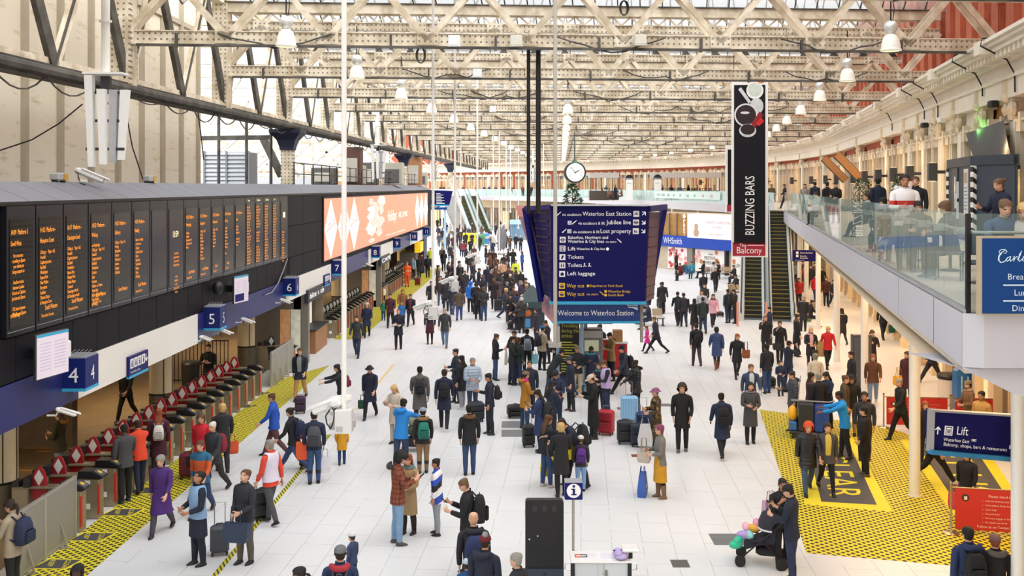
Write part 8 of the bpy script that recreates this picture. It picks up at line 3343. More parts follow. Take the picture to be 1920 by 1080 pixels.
P('totewoman',929,627,1.70,-95,'onehold','person in black hooded top with cream tote bag and jeans',top='24242a',bot='3c4f78',bkind='jeans',hair='b',hs='long')
P('darkpair',960,632,1.74,-80,'hold','person in dark jacket facing right beside the cream tote',top='26272d',bot='23283a',hair='d')
# --- centre foreground
P('plaid',746,849,1.84,-78,'phone','curly dark haired person in brown plaid jacket and light jeans',top='plaid',bot='7c9dbe',bkind='jeans',hs='curly',hair='k',hood=True,hem=.78,fur='3a3a3e',shoe='4a4744')
P('tancoat',766,854,1.63,150,'hold','long haired person in tan coat behind the plaid jacket',top='a98d66',tk='coat',hem=.45,hs='long',hair='r',scarf='5b7a7a',bot='2a1f1c',boots=1,shoe='2a1f1c')
P('tracksuit',819,861,1.56,85,'stand','young person in blue, white and black jacket with grey joggers',top='track',bot='8d9198',hair='k',hs='crop',skin='m',shoe='1c1c1f',hem=.74)
P('phoneman',876,898,1.77,90,'phone','person in black with black backpack looking at phone',top='1e1e22',bot='20222b',hs='crop',hair='n')
P('baldpack',888,963,1.76,10,'stand','bald person in black hooded coat with navy backpack',top='24242a',hs='bald',hood=True,hem=.7,bot=K)
P('bobble',909,1006,1.70,-20,'stand','person in navy coat and maroon bobble hat',top='23283a',hs='beanie',hat='6d1f2c',hair='d',hood=True)
P('striped',876,1050,1.20,10,'stand','child in blue striped woolly hat at bottom edge',top='1f4f86',hs='beanie',hat='zebra',hair='d')
P('greyhair',970,1039,1.72,60,'stand','short grey haired person in black jacket at bottom edge by black cabinet',top='22232a',hs='crop',hair='g')
P('greybeanie',638,1027,1.76,5,'stand','person in grey beanie and navy jacket with grey straps at bottom edge',top='27345a',hs='beanie',hat='6e7278',hood=True,fur='a8303a')
P('babyhat',661,1040,.9,60,'stand','baby in white woolly hat carried at bottom edge',at_y=16.3,z0=.58,top='38466a',hs='beanie',hat='d6dbe0')
P('edgehead',563,1066,1.66,90,'stand','dark haired person just showing at the bottom edge',top=K,hair='k',hs='pony')
# --- around the totem
P('t1',965,621,1.76,150,'onehold','person in dark jacket and white collar drinking beside the tote',top='25272f',inner='d9d5d0',bot='232838',hair='d')
P('t2',971,634,1.70,-40,'stand','person in dark green coat with orange shoulder bag',top='24332f',bot='2d3750',hair='b',hs='bob')
P('t3',988,618,1.74,5,'stand','person in black hat with pale grey backpack seen from behind',top='26272d',hs='beanie',hat='17171b',bot=K)
P('t4',1017,612,1.72,-60,'hold','person in beige jacket and blue cap with dark backpack',top='b9a88f',hs='beanie',hat='3a6ea6',bot=K,hem=.76)
P('t5',1025,601,1.74,120,'phone','person in dark coat left of the grey pole under welcome sign',top='2c2b30',hs='short')
P('t6',1045,628,1.70,170,'hold','person in black holding a case behind the grey pole',top='25262b',bot='3c4a66',hair='r')
P('t7',1034,652,1.74,-60,'bend','person in black bending over beside the black notice board',top='232429',bot='3a3b3f',hair='k')
P('t8',993,677,1.76,180,'stand','balding person in navy jacket behind the mustard coat',top='232a3c',hs='crop',hair='d')
P('mustardw',985,698,1.68,-70,'hold','person in mustard coat with pink scarf and hat',top='b07a22',hs='beanie',hat='7d6650',scarf='c4246e',bot='2a4468',hood=True,hem=.66,tk='coat')
P('redrucksack',1043,695,1.76,160,'phone','bearded person in dark jacket with red and black rucksack',top='25304a',hs='beanie',hat='1d1d22',bot='20304c',skin='m')
P('t9',1034,716,1.66,-50,'phone','dark haired person in navy left of the red rucksack',top='252a3c',hs='long',hair='k')
P('bluedress',1012,732,1.68,70,'phone','dark haired person in blue coat with black backpack',top='26365e',hs='long',hair='k',tk='coat',hem=.5,bot=NV)
P('capman',1070,669,1.74,100,'onehold','person in flat cap and navy coat walking left',top='232a3a',hs='cap',hat='3a3d44',bot='1f2026',tk='coat',hem=.62,shoe='4a2f2c')
P('capman2',1082,649,1.74,175,'hold','person in patterned cap and navy jacket with tan trousers',top='23262f',hs='cap',hat='6d6a52',bot='b8a78a')
P('turq',1108,650,1.70,185,'phone','person in long navy coat with turquoise scarf',top='1f2a44',scarf='1fa6c0',hs='short',hair='k',skin='d',tk='coat',hem=.42,bot=K)
P('tancoat2',1119,622,1.66,-10,'stand','person in tan camel coat at the ticket machine',top='a8703c',hs='bob',hair='k',tk='coat',hem=.42)
P('darkman',1126,609,1.80,130,'onehold','tall person in dark coat beside the tan camel coat',top='25262c',hair='d',bot='202a40')
P('khaki',1146,624,1.78,110,'phone','person in khaki hooded jacket leaning towards red stand',top='9a7c52',bot=K,hair='k',hood=True,hem=.72)
P('stride',1172,642,1.80,100,'stride','person in navy beanie and padded jacket taking a long stride left',top='20283a',hs='beanie',hat='202c48',bot='17181c',hem=.80,tk='puffer')
P('pufferman',1192,676,1.74,110,'rest','person in black hooded puffer holding the pale blue suitcase',top='1b1b1f',tk='puffer',bot='17171a',skin='k',hair='k',hs='crop',hood=True,hem=.74)
P('lilac',1136,676,1.76,100,'phone','staff member in lilac vest over black jumper',top='24252d',vest='c3aee0',bot='27324e',hair='b',tk='jumper')
P('longblack',1112,703,1.82,95,'phone','person in cream cap and long black coat',top='151518',hs='cap',hat='c3b6a2',tk='coat',hem=.35,hair='d',bot=K)
P('behind',1124,681,1.62,150,'hold','dark haired person half hidden behind the lilac vest',top='22242c',hs='long',hair='d',scarf='3a8a9a')
P('camo',1230,729,1.68,95,'hold','person in shiny camouflage quilted long coat and purple hat',top='camo',tk='puffer',hem=.30,hs='hat',hat='8d5a7a',hair='b',bot=K)
P('brownhair',1026,780,1.70,-60,'onehold','long brown haired person in black with brown handbag',top='222329',hs='long',hair='b',bot='31486e',bkind='jeans',shoe='b9b5b2')
P('blondebag',1052,795,1.68,10,'hold','blonde person in black coat carrying a large yellow bag',top='202024',hs='bob',hair='y',tk='coat',hem=.55,bot='1b1b1f')
P('suitman',1085,775,1.80,110,'bend','dark haired person in navy jacket with dark rucksack leaning forward',top='20263a',inner='bcd0e4',hair='d',bot='1d1f28')
P('whitehat',1089,818,1.30,0,'stand','child in white hat with purple backpack and pale jeans',top='3a3436',hs='beanie',hat='dcd9d6',bot='7ea3d0',hair='b')
P('greywoman',1238,799,1.66,95,'hold','short haired person in grey jacket and long mustard skirt',top='76736e',hs='bob',hair='p',skirt=('c8911f',.40),bk='leggings',bot='1f1d1f',boots=1,shoe='7a5a40',hem=.80)
P('blackman',1279,721,1.82,170,'stand2','dark haired person in long black coat walking towards camera',top='18181b',tk='coat',hem=.62,bot='1a1a1d',hair='d',hs='curly',shoe='5a5a5e')
P('rucknavy',1354,730,1.78,0,'stride','person in navy coat with black rucksack walking away near hatched floor',top='1f2a46',tk='coat',hem=.60,bot='1b1c21',hair='k',hs='crop',skin='d')
P('greycoatw',1407,718,1.70,178,'hold','dark haired person in long grey coat and scarf walking towards camera',top='46484d',tk='coat',hem=.50,hs='long',hair='k',scarf='7d6f78',bot='1c1c20')
P('denim',1407,680,1.76,182,'walk','person in denim blue jacket and white tee',top='33455f',inner='c4ced8',hair='n',bot='27314a',hem=.78)
P('twin1',1271,546,1.78,2,'walk','person in black with backpack walking away, left of two',top='24262c',hair='d')
P('twin2',1282,549,1.76,-4,'walk2','person in black jacket walking away, right of two',top='2a2a2f',bot='262b3a',hair='d',bw=1.1)
P('case_b',1242,530,1.78,10,'drag','person in dark coat with wheeled case right of the totem',top='26262b',tk='coat',hem=.65)
P('blkdress',1302,559,1.68,-10,'walk','long haired person in black coat near the escalators',top='1f1c20',hs='long',hair='k',tk='coat',hem=.45,bot='6a2a30')
P('greenman',1318,557,1.80,-5,'walk2','person in dark green jacket walking away near escalators',top='26302e',bot='25304a',hair='d')
P('whitecoat',1316,545,1.74,160,'stand','person in pale jacket behind the dark green jacket',top='b9bcc2',hair='d',bot=NV)
P('pinkcoat',1337,550,1.70,178,'walk','person in pink coat and scarf near the escalators',top='d9a2ae',scarf='5a3f44',hs='long',hair='d',bot='26262f',hem=.74)
P('esc1',1365,543,1.76,20,'stand','person in dark jacket and jeans at the foot of left escalator',top='2a2f36',bot='27324a')
P('esc2',1378,543,1.78,60,'phone','person in brown black coat left of the escalator',top='2d2623',bot=K)
P('mumwalk',1231,589,1.70,100,'stride','person in dark purple jacket and leggings walking left with child',top='2a2533',hs='pony',hair='n',bot='1c1c22',bk='leggings')
P('pinkkid',1214,610,1.14,95,'walk','red haired child in bright pink coat',top='e0369a',hs='long',hair='r',bot='22202a',hem=.62,tk='coat')
P('seatnavy',1217,570,1.70,80,'sit','seated person in navy jacket right of the welcome sign',top='232c44',hair='d',bot=NV)
P('seatyellow',1210,562,1.66,100,'sit','seated person in dark coat with bright yellow scarf',top='2c2b30',scarf='e6dc2c',hair='k')
P('w1',1306,606,1.74,0,'walk2','person in black jacket and plum trousers with small backpack walking away',top='212228',bot='45363c',hair='d')
P('w2',1344,612,1.70,-2,'walk','person in bright navy padded coat and brown boots walking away',top='2a4170',tk='puffer',hem=.60,hs='bob',hair='k',bk='leggings',bot='2a2226',boots=1,shoe='6a4226')
P('w3',1382,624,1.70,178,'walk','auburn haired person in black coat with tan shoulder bag',top='212126',hs='long',hair='r',bot='1b1b20',hem=.66,bk='leggings')
P('w4',1435,594,1.68,175,'face','person in black with handbag at the foot of right escalator',top='202025',hs='long',hair='n',hem=.62)
P('w5',1438,646,1.70,20,'stand','dark haired person in black top and blue jeans by the hatched floor',top='23262f',bot='31466e',bkind='jeans',hair='k',hs='bob')
P('w6',1462,604,1.70,178,'face','person in black coat carrying handbag, hand raised to face',top='1e1e22',hs='pony',hair='d',tk='coat',hem=.55)
P('w7',1494,590,1.78,-90,'stand','person in long black coat and scarf facing right by escalator',top='1d1c1f',scarf='5d4a40',hair='d',tk='coat',hem=.5,bot='3a3430')
P('w8',1506,556,1.72,160,'stand','person in dark coat with grey scarf beside a green bag',top='26272c',scarf='8b888a',hs='bob',hair='g',tk='coat',hem=.55)
P('w8b',1519,565,1.72,-90,'sit','seated person in black on the bench by white columns',top='212126')
P('w9',1520,615,1.66,178,'hold','blonde person holding a pink bundle in front of dark dress',top='28262b',hs='pony',hair='y',inner='d9a9b0',bot=K,bk='leggings',hem=.6,scarf='caa2a8')
P('w10',1552,610,1.70,176,'walk','person in red jumper carrying a tan coat',top='c8242a',tk='jumper',hs='pony',hair='y',bot='19191c',bk='leggings')
P('w11',1579,578,1.68,0,'walk2','person in black coat and grey scarf walking away by white column',top='1f1f24',scarf='8f9094',hs='long',hair='k',bk='leggings',hem=.6)
P('w12',1634,619,1.72,180,'phone','person in black coat and grey scarf near the advert totem',top='242328',scarf='8a8582',hs='long',hair='b',tk='coat',hem=.5)
P('w13',1656,566,1.76,178,'walk','person in black carrying a green carrier bag along the shop fronts',top='1e1e23',hair='k',bot='1f232d')
P('w14',1478,640,1.72,-60,'armup','person in navy with both arms raised to the head',top='232a3e',hair='d',bot='2a3654')
P('w15',1464,676,1.22,175,'hold','child in navy jacket standing in front of raised arms person',top='25314d',hair='d',bot='26344e')
P('w16',1443,646,1.70,90,'stand','person in navy left of the child in navy',top='24293a',at_y=45.0)
P('w17',1529,664,1.64,0,'stand','person in cream belted coat and grey bonnet',top='cfc6b8',tk='coat',hem=.55,hs='hijab',hat='8d857c',bot='b5aa9a')
P('w18',1597,660,1.76,90,'stand','person in black left of the grey advert totem',top='212228',hair='k')
P('w19',1637,662,1.70,160,'walk','person in brown jacket and pale jeans behind white column',top='6a4430',bot='7a90ae',bkind='jeans',hs='long',hair='r',shoe='d9d6d2')
P('w20',1701,660,1.70,120,'stand','person in maroon coat with yellow bag behind the tall white column',top='4a1f28',hs='short',tk='coat',hem=.5)
P('w21',1748,628,1.76,95,'stride','person in black walking left along the shop fronts under the fascia',top='1d2028')
P('w22',1816,715,1.68,95,'hold','person in brown coat and knitted tan hat facing left',top='7a5d46',tk='coat',hem=.4,hs='beanie',hat='7d765f',scarf='9a8a78')
P('w23',1841,735,1.74,120,'stand','dark haired person in mustard tan fleece',top='b8935a',hair='k',skin='m')
P('w24',1735,754,1.60,170,'stand','red haired person in black right of the white column',top='1c1b1e',hs='long',hair='r')
P('w25',1690,707,1.80,95,'walk','person in flat grey hair and black jacket by the red barrier',top='1c1d22',hair='g',hs='crop',bot='17181c')
P('puff',1487,697,1.76,95,'onehold','person in dark grey padded jacket with phone facing left',top='3d4048',tk='puffer',hair='d',hood=True,hem=.76,bot='24262e')
P('q1',1520,700,1.66,-90,'hold','dark haired person in maroon padded coat facing right',top='45222c',tk='puffer',hs='long',hair='d',hem=.5)
P('q2',1535,701,1.78,15,'stand','grey haired person in navy black suit jacket seen from behind',top='1b1c24',hair='g',hs='crop',hem=.7)
P('q3',1552,698,1.66,110,'phone','long dark haired person in navy right of grey haired suit',top='22304c',hs='long',hair='k')
P('q4',1584,705,1.74,-110,'stand','person in olive brown coat beside sunglasses wearer',top='4c4132',hair='b',hem=.66,tk='coat')
P('q5',1596,704,1.74,165,'stand','person in black coat and dark glasses with tan trousers',top='1b1a1d',hair='k',hs='cap',hat='222026',bot='a88a52')
P('cleaner',1584,736,1.76,70,'reach','cleaner in bright blue jacket pushing a cart',top='1f8fe0',hs='crop',hair='k',skin='d',bot='1b1b20')
P('q6',1621,736,1.78,160,'stand','person in charcoal hooded jacket facing camera on hatched floor',top='34353c',hair='k',skin='m',hood=True,bot='24252c')
P('q7',1621,764,1.70,60,'pockets','dark haired person in long black coat with back to camera on hatched floor',top='18181b',hs='short',hair='k',tk='coat',hem=.62,bot='1a1a1d',shoe='5a4a40')
P('redhair',1515,789,1.70,172,'walk','person with bright orange red curly hair in black puffer',top='1e1e22',tk='puffer',inner='2a2a2e',hs='curly',hair='o',bot='3c5070',bkind='jeans',hem=.68)
P('lionshirt',1550,791,1.68,178,'walk2','dark long haired person in grey jacket and yellow print top',top='4a4a50',inner='d2bd5a',hs='long',hair='d',bot='17171a',bk='leggings',hem=.78)
P('pramw',1467,899,1.66,180,'chest','dark haired person in black behind the pushchair',top='1b1b1e',hair='k',hs='pony',bot='1b1b20',skin='m')
P('pramm',1484,910,1.76,60,'phone','person in navy jumper and navy jeans beside the pushchair',top='1e2637',hair='k',hs='short',bot='26304c',bkind='jeans',tk='jumper')
P('signw',1813,850,1.5,130,'drag','dark haired person in black behind the red barrier panel',at_y=21.2,top='17171a',hair='k',hs='pony')
P('walkun',1752,770,1.74,-100,'stride','person in black trousers and white shoes walking under the lift sign',top='1b1b1f',bot='17171a',shoe='dcdad6')
P('br1',1816,991,1.76,0,'stand','dark haired person in navy hoodie with black backpack at lower right',top='25345c',hair='k',hs='short',hood=True)
P('br2',1866,1005,1.66,-10,'stand','person in knitted pinkish hat and fur trimmed coat at lower right',top='1f1d20',hs='beanie',hat='7a5a58',hair='r',hood=True,fur='5a5450')
# benches and queue by the newsagent
P('ns1',1268,474,1.76,90,'stand','person in black standing by red suitcases at the newsagent window',top='17171a',tk='coat',hem=.5)
P('ns2',1318,491,1.72,60,'sit2','person in black lounging on bench by newsagent',top='1c1c20')
P('ns3',1339,493,1.70,150,'sit','person in pale top sitting by newsagent window',top='c9c5c6',hs='cap',hat='3a3a40')
P('ns4',1347,492,1.72,165,'sit','person in white shirt and black vest sitting by newsagent',top='c4c6cc',vest='2a2b30')
P('ns5',1342,501,1.70,175,'walk','person in black walking in front of the newsagent bench',top='1d1d21',hs='pony',hair='n')
P('ns6',1319,511,1.76,5,'walk2','person in black jacket walking away towards newsagent',top='24252b',bot=NV)
P('ns7',1321,533,1.62,170,'stand','short haired person in dark jacket in front of newsagent',top='35302e')
P('ns8',1240,530,1.72,20,'stand','person in dark jacket right beside the totem right edge',top='2a2a2e')
P('ns9',1378,499,1.74,100,'sit','seated person in black left of escalators',top='1d1d21')
P('ns10',1382,517,1.72,110,'sit','second seated person in black left of escalators',top='25262a')
P('ns11',1277,495,1.66,120,'sit','seated person in dark red by blue suitcase at newsagent',top='5a1f2a')
P('ns12',1298,492,1.64,150,'sit','seated person in turquoise jacket at newsagent',top='2f8fa4')
# under the balcony further off
for i,(hx,hy,top,lab)in enumerate(((1529,514,'c3242c','person in red coat under the balcony between white columns'),(1549,520,'4a2a28','person in dark brown jacket under the balcony'),(1562,524,'20242c','person in black under the balcony right of brown jacket'),(1497,505,'3a2a22','person in brown beneath the direction sign'),(1508,500,'8a3a2c','person in rust coat beneath the direction sign'),(1520,497,'2a2a2e','person in dark coat beneath right end of direction sign'),(1527,492,'4a3a2c','person in khaki coat behind the white columns'),(1498,522,'a8242a','person in crimson beside the escalator side'),(1505,489,'5a3026','person in chestnut coat far under the balcony'),(1541,500,'26262c','person in black coat deep under the balcony'))):
 P('ub%d'%i,hx,hy,1.72,(180,170,190,175)[i%4],('walk','stand','walk2')[i%3],lab,top=top,bot=('26304a',K)[i%2],hs=('short','long')[i%2])
 # people on the balcony
B=ZB
P('bal1',1696,337,1.76,172,'hold','person in white hoodie with red chest band on the balcony',at_y=18.6,z0=B,top='hoodie',hair='k',hood=True,bot=K,skin='m')
P('bal2',1717,338,1.78,150,'stand','person in black behind the white hoodie on the balcony',at_y=24.5,z0=B,top='1e1f24',hair='b')
P('bal3',1646,342,1.80,10,'stand','person in navy seen from behind on the balcony',at_y=31.0,z0=B,top='20283e',hair='k')
P('bal4',1876,357,1.68,100,'onehold','person in navy with tied back hair at right end of balcony',at_y=18.2,z0=B,top='1c2138',hair='n',hs='bun')
P('bal5',1878,397,1.74,178,'sit','bearded person in denim jacket seated behind the balcony glass',at_y=13.5,z0=B-.02,top='3f5674',hair='n')
P('bal6',1921,402,1.68,150,'sit','blonde person seated at the right edge of the balcony',at_y=13.4,z0=B-.02,top='c8c4be',hs='long',hair='y')
P('bal7',1447,348,1.76,5,'walk','person in brown coat walking away at the top of escalator',at_y=76,z0=B,top='5a4a34',tk='coat',hem=.6,hair='g',hs='cap',hat='3a342a')
P('bal8',1472,347,1.76,80,'walk','person in black jacket by the far end of the glass',at_y=70,z0=B,top='20232c')
P('bal9',1509,347,1.68,150,'stand','person in pale top on the balcony by lit shop',at_y=56,z0=B,top='8b8378',hs='long',hair='d')
P('bal10',1528,344,1.78,10,'stand','person in navy jumper on the balcony near brick windows',at_y=50,z0=B,top='232c44',hair='k')
P('bal11',1533,359,1.66,120,'sit','person in cream seated behind balcony glass',at_y=40,z0=B,top='b9b0a4')
P('bal12',1551,349,1.74,20,'stand','person in black jumper on the balcony left of capped companion',at_y=44,z0=B,top='1a1a1e',hair='k')
P('bal13',1567,349,1.72,140,'hold','person in black coat and dark cap holding a paper on balcony',at_y=42,z0=B,top='1a1a1e',hs='beanie',hat='2a2c36')
P('bal14',1622,360,1.66,90,'sit2','dark haired person with grey scarf seated on the balcony',at_y=30,z0=B,top='3a3a40',hs='pony',hair='d',scarf='a8abb0')
P('bal15',1684,378,1.60,20,'sit','seated person in grey behind the glass below white hoodie',at_y=19.8,z0=B,top='4a4a50',hair='d')
P('bal16',1721,383,1.60,160,'sit','seated person in black right below the white hoodie',at_y=18.2,z0=B,top='2a2a30',hair='k')
P('bal17',1783,388,1.62,40,'sit','seated brown haired person behind glass near the hoarding',at_y=16.6,z0=B,top='3a3440',hs='bob',hair='n')
P('bal18',1663,376,1.62,30,'sit','seated dark haired person behind glass right of navy back',at_y=23,z0=B,top='2c2c32',hair='k')
for i in range(26):
 rr=random.Random(i+40)
 hx=1226+i*5.4 if i<22 else 1130+(i-22)*12
 Yb_=rr.uniform(109,114)
 X=(hx-960)/F*Yb_
 c=rr.choice(['2a2a30','5a4638','7a5a4a','33405a','8a7f74','1f1f24'])
 PEOPLE['bar%d'%i]=person(X,Yb_,B,1.72,rr.choice([150,90,200,-60]),'sit' if i%3 else 'stand',label='small figure at the open bar on the far balcony',group='people at the far balcony bar',top=c,detail=0,hs=rr.choice(['short','long']),hair=rr.choice('kdbn'),bot=K)
for i,hx in enumerate((826,832,868,893,908,917,929,944,962,980,996,1136)):
 rr=random.Random(i+90)
 sB=BLD.s_at_y(140)
 Yb_=(179,178,174,172,170,169,167,165,161,158,155,142)[i]
 X=(hx-960)/F*Yb_
 PEOPLE['fb%d'%i]=person(X,Yb_,B,1.72,160,'stand',label='tiny figure behind the curved glass of the far balcony',group='people on the far balcony walkway',top=rr.choice(['2a2a30','6a4a3a','33405a']),detail=0,bot=K)
 # --- far crowd: head pixel, coat colour
crowd=[(820,410,K),(827,407,K),(830,406,'2a2430'),(833,412,'4a2028'),(837,418,K),(822,424,'232a44'),(829,429,'2a1c22'),(844,419,'a9a6a4'),(849,412,K),(862,409,'3a3634'),(867,409,'d8d4d0'),(862,419,K),(867,427,'2c2c32'),(850,429,'5a5a60'),(849,442,'4a2430'),(863,432,K),(864,437,'33323a'),(889,430,'1d2030'),(903,424,'6a5040'),(918,430,'2a2a2e'),(929,419,K),(947,424,'25252a'),(967,407,'a85a2a'),(970,414,'6a3a2a'),(956,442,'5a3f2c'),(967,440,'1d1d22'),(976,442,'26262b'),(949,438,'4a4a50'),(924,451,'222c44'),(882,448,'17171a'),(889,461,'5a4030'),(869,452,'8a1f2a'),(865,451,'26262b'),(880,473,'222226'),(911,460,'1d1d21'),(918,467,'4a2a22'),(926,468,'3a2622'),(962,467,'202024'),(953,467,'34302e'),(979,472,'2348a0'),(830,451,'4a4a4c'),(829,462,'5a4632'),(832,470,'19191c'),(844,458,'2a2a30'),(849,472,'4c2a2a'),(849,482,'3a2a34'),(861,490,'1f1f22'),(888,487,'25243a'),(930,480,'57402e'),(919,480,'5a3626'),(945,476,'2c2a2e'),(949,491,'3a3634'),(943,490,'c99a80'),(967,488,'d8e84a'),(873,436,K),(857,424,'33333a'),(821,498,'4a4040'),(840,491,'3f1f28'),(850,494,'22242c'),(862,494,'1d1d21'),(886,491,'2a2c3a'),(897,502,'27293a'),(914,498,'222a40'),(930,497,'5a4038'),(946,505,'17171a'),(957,514,'2c2622'),(968,500,'3a3a2c'),(976,507,'211f28'),(926,523,'2c2026'),(933,519,'4a3a36'),(907,539,'36373b'),(976,527,'403048'),(987,533,'3a4648'),(885,418,'2f2a2c'),(834,424,'1f1f24'),(842,434,'4a4448'),(856,411,'2a2a2e'),(899,441,'26262a'),(937,412,'3a3230'),(958,421,'4a3428'),(874,461,'3a2f2a'),(838,404,'2a2c34'),(844,402,'3f3a38'),(852,403,'26262b'),(823,402,'33303a'),(833,400,'22222a'),(856,436,'2c2a34'),(839,441,'35323a'),(823,437,'4a4650'),(872,421,'26222a'),(879,426,'3c3a40'),(885,437,'2a262a'),(921,440,'332e2e'),(935,446,'22222a'),(905,433,'4a3e3a'),(941,512,'3a3a44'),(951,529,'23242a'),(962,536,'4a3a34'),(969,546,'2a3450'),(957,551,'2a2628'),(990,549,'5a4a3a'),(978,558,'26262c'),(947,540,'33303a'),(936,507,'1f2024'),(985,520,'2c2c34'),(955,500,'4a2a30'),(922,507,'222226'),(905,516,'2e2a2a'),(872,508,'2a2c36'),(868,516,'1f1f24'),(838,508,'26262a'),(826,517,'3a2a2c')]
cname=[('d8e84a','yellow reflective jacket'),('2348a0','bright blue jacket'),('8a1f2a','dark red coat'),('c99a80','peach coat'),('a85a2a','orange brown coat'),('d8d4d0','white top'),('a9a6a4','pale grey top')]
for i,(hx,hy,c)in enumerate(crowd):
 rr=random.Random(i)
 h=rr.uniform(1.66,1.80)
 X,Y=floor_from_head(hx,hy,h)
 v=[int(c[q:q+2],16)for q in(0,2,4)]
 nm=dict(cname).get(c)
 if not nm:
  if max(v)<56:
   nm='black coat'
  elif v[2]>v[0]+8:
   nm='navy coat'
  elif v[0]>v[2]+14:
   nm='brown coat'
  else:
   nm='grey coat'
 where='beyond the recycling bins' if hy<446 else('between the yellow bin and third pole' if hx<880 else 'left of the pink poster')if hy<492 else 'in the crowd left of the totem'
 PEOPLE['c%d'%i]=person(X,Y,0,h,rr.choice([0,180,170,90,-90,10,200]),rr.choice(['stand','walk','walk2','stand2','phone','hold']),flip=bool(i%2),label=f'person in {nm} {where}',group=f'crowd in {nm}s {where}',top=c,bot=rr.choice(['26262b','2a3450','1d1d21','3a4a6a']),hs=rr.choice(['short','long','short','beanie','bob']),hair=rr.choice('kkdbnyg'),hat=rr.choice(['22232a','5a4a44','b9b4ae']),tk=rr.choice(['jacket','coat','puffer']),hem=rr.choice([.8,.62,.7]),skin=rr.choice('llmld'),detail=0 if Y>90 else 1)
 # people sitting on their cases left of the totem
P('fs1',971,591,1.70,60,'ground','person in black sitting on the floor with crossed legs left of the green box',top='22242c',inner='cfcac6',bot='c9c3bd')
P('fs2',972,569,1.72,80,'sit','person in brown black coat seated on luggage behind the floor sitter',top='2c2522',bot=K)
P('fs3',983,555,1.66,100,'sit','pale haired person seated left of the pink poster',top='8a8f9a',hair='w',hs='bob',bot='3a5a86')
P('fs4',985,568,1.66,70,'sit','person in maroon seated beside pale haired person',top='4a2430')
P('fs5',1006,583,1.70,60,'stand','person in black behind the green box with back turned',top='2a2a36',at_y=44.5)
# ---------------------------------------------------------------- bags, luggage and other things people have with them
pk=PEOPLE
for key,col,lab,s in(('maroon','dddad6','white backpack on the maroon coated person at the gates',.85),('elder','8a2230','dark red backpack on the white haired person',1.0),('navypack','2a3350','navy backpack on the person at bottom left corner',1.1),('ticketguy','1f6e62','large green backpack on the person at the refreshment kiosk',1.25),('greypack','4c4d54','grey backpack with white badges below hanging camera',1.1),('ponyw','20284a','navy rucksack on the topknot person',1.0),('kidgreen','1f7a68','green and blue patterned backpack below grey woolly hat',.95),('greycoat','23252c','dark bag hanging on the long grey coat',.95),('navyruck','1b1d24','black rucksack on navy coat near centre left',1.05),('track2','1f2026','black backpack on the navy tracksuit',.9),('phoneman','1c1d22','black backpack on the person looking at phone',1.15),('baldpack','26325a','navy backpack on the bald person',1.2),('t3','8d97a3','pale grey backpack near the left of the totem',1.0),('t4','2a2a36','dark backpack on the beige jacket',1.0),('redrucksack','8a1f28','red and black rucksack beside the black notice board',1.1),('bluedress','25262c','black backpack on the blue coat',1.0),('stride','1c1d22','black backpack on the long striding person',1.0),('suitman','22242b','large dark rucksack on the leaning person in navy',1.2),('whitehat','5a2f86','purple backpack on the child in white hat',.8),('rucknavy','17181c','black rucksack with pale trim near hatched floor',1.1),('twin1','1f2026','black backpack on the left of two walkers',1.0),('w1','1c1d20','small black backpack above plum trousers',.8),('br1','1b1c20','black backpack on the navy hoodie at lower right',1.1),('gw4','1c1d20','black backpack near far gates by camera pole',1.0),('blackpk','1d1f24','black backpack right of bright blue jacket',.95),('esc1','22252c','dark backpack at foot of left escalator',1.0),('mum','7a2440','plum backpack behind the nearest pole',.8),('greybeanie','8a8d90','grey strapped carrier on person in grey beanie',.9),('redhair','b9a98c','beige backpack behind the orange red haired person',.8)):
 backpack(pk[key],col,lab,s)
for key,lab in(('phoneman','black phone held by person with black backpack'),('plaid','black phone held by the plaid jacket wearer'),('bluedress','black phone held by person in blue coat'),('puff','black phone held by dark grey padded jacket'),('pramm','dark phone in hands beside the pushchair')):
 phone(pk[key],lab)
def S(px,py,w_,h_,d_,yaw,col,label,**kw):
 X,Y=fl(px,py)
 return suitcase(X,Y,w_,h_,d_,yaw,col,label,**kw)
S(412,1040,.36,.58,.24,15,'4a4d56','small dark grey ribbed suitcase beside shoulder bag person',handle=.42)
S(492,974,.38,.66,.26,30,'1f1f22','black suitcase between shoulder bag person and white vest',soft=True,handle=.3)
S(352,896,.40,.62,.26,15,'6a1230','maroon suitcase pulled by the person in red coat',handle=.5)
S(575,878,.36,.56,.24,5,'1c1c1f','black trolley case below the orange bag',soft=True,handle=.3)
S(563,775,.34,.55,.24,10,'3f2440','dark purple case with tall handle behind the hanging camera',soft=True,handle=.5,z0=0)
S(934,584,.46,.70,.28,0,'23262f','large black suitcase left of the bright red suitcase')
S(952,580,.46,.74,.28,0,'c8202c','bright red suitcase in the group left of the totem')
S(958,607,.52,.72,.30,-8,'4a4236','big brown suitcase beside the floor sitter')
S(991,838,.34,.62,.25,10,'212226','black suitcase left of brown handbag person',soft=True,handle=.45)
S(966,783,.50,.40,.35,10,'1d1c1f','black holdall on wheels near the mustard coat',soft=True)
S(1136,815,.46,.72,.30,-25,'b0202c','red wheeled holdall with black straps beside long black coat',soft=True,handle=.1)
S(1180,790,.52,.78,.30,0,'86b6dc','pale blue hard suitcase with raised handle',handle=.42)
S(1172,832,.44,.66,.28,3,'222226','black suitcase left of two beside camouflage coat',soft=True)
S(1198,837,.46,.64,.28,-3,'20283e','navy suitcase right of two beside camouflage coat',soft=True,handle=.45)
S(1207,822,.44,.75,.3,0,'1f3468','blue soft bag behind the navy suitcase',soft=True,handle=.4)
S(1238,577,.42,.55,.26,0,'2a2c30','grey black cabin case right of the totem',handle=.4)
S(1241,588,.36,.66,.26,0,'1e2024','black suitcase with handle beside seated people',soft=True,handle=.4)
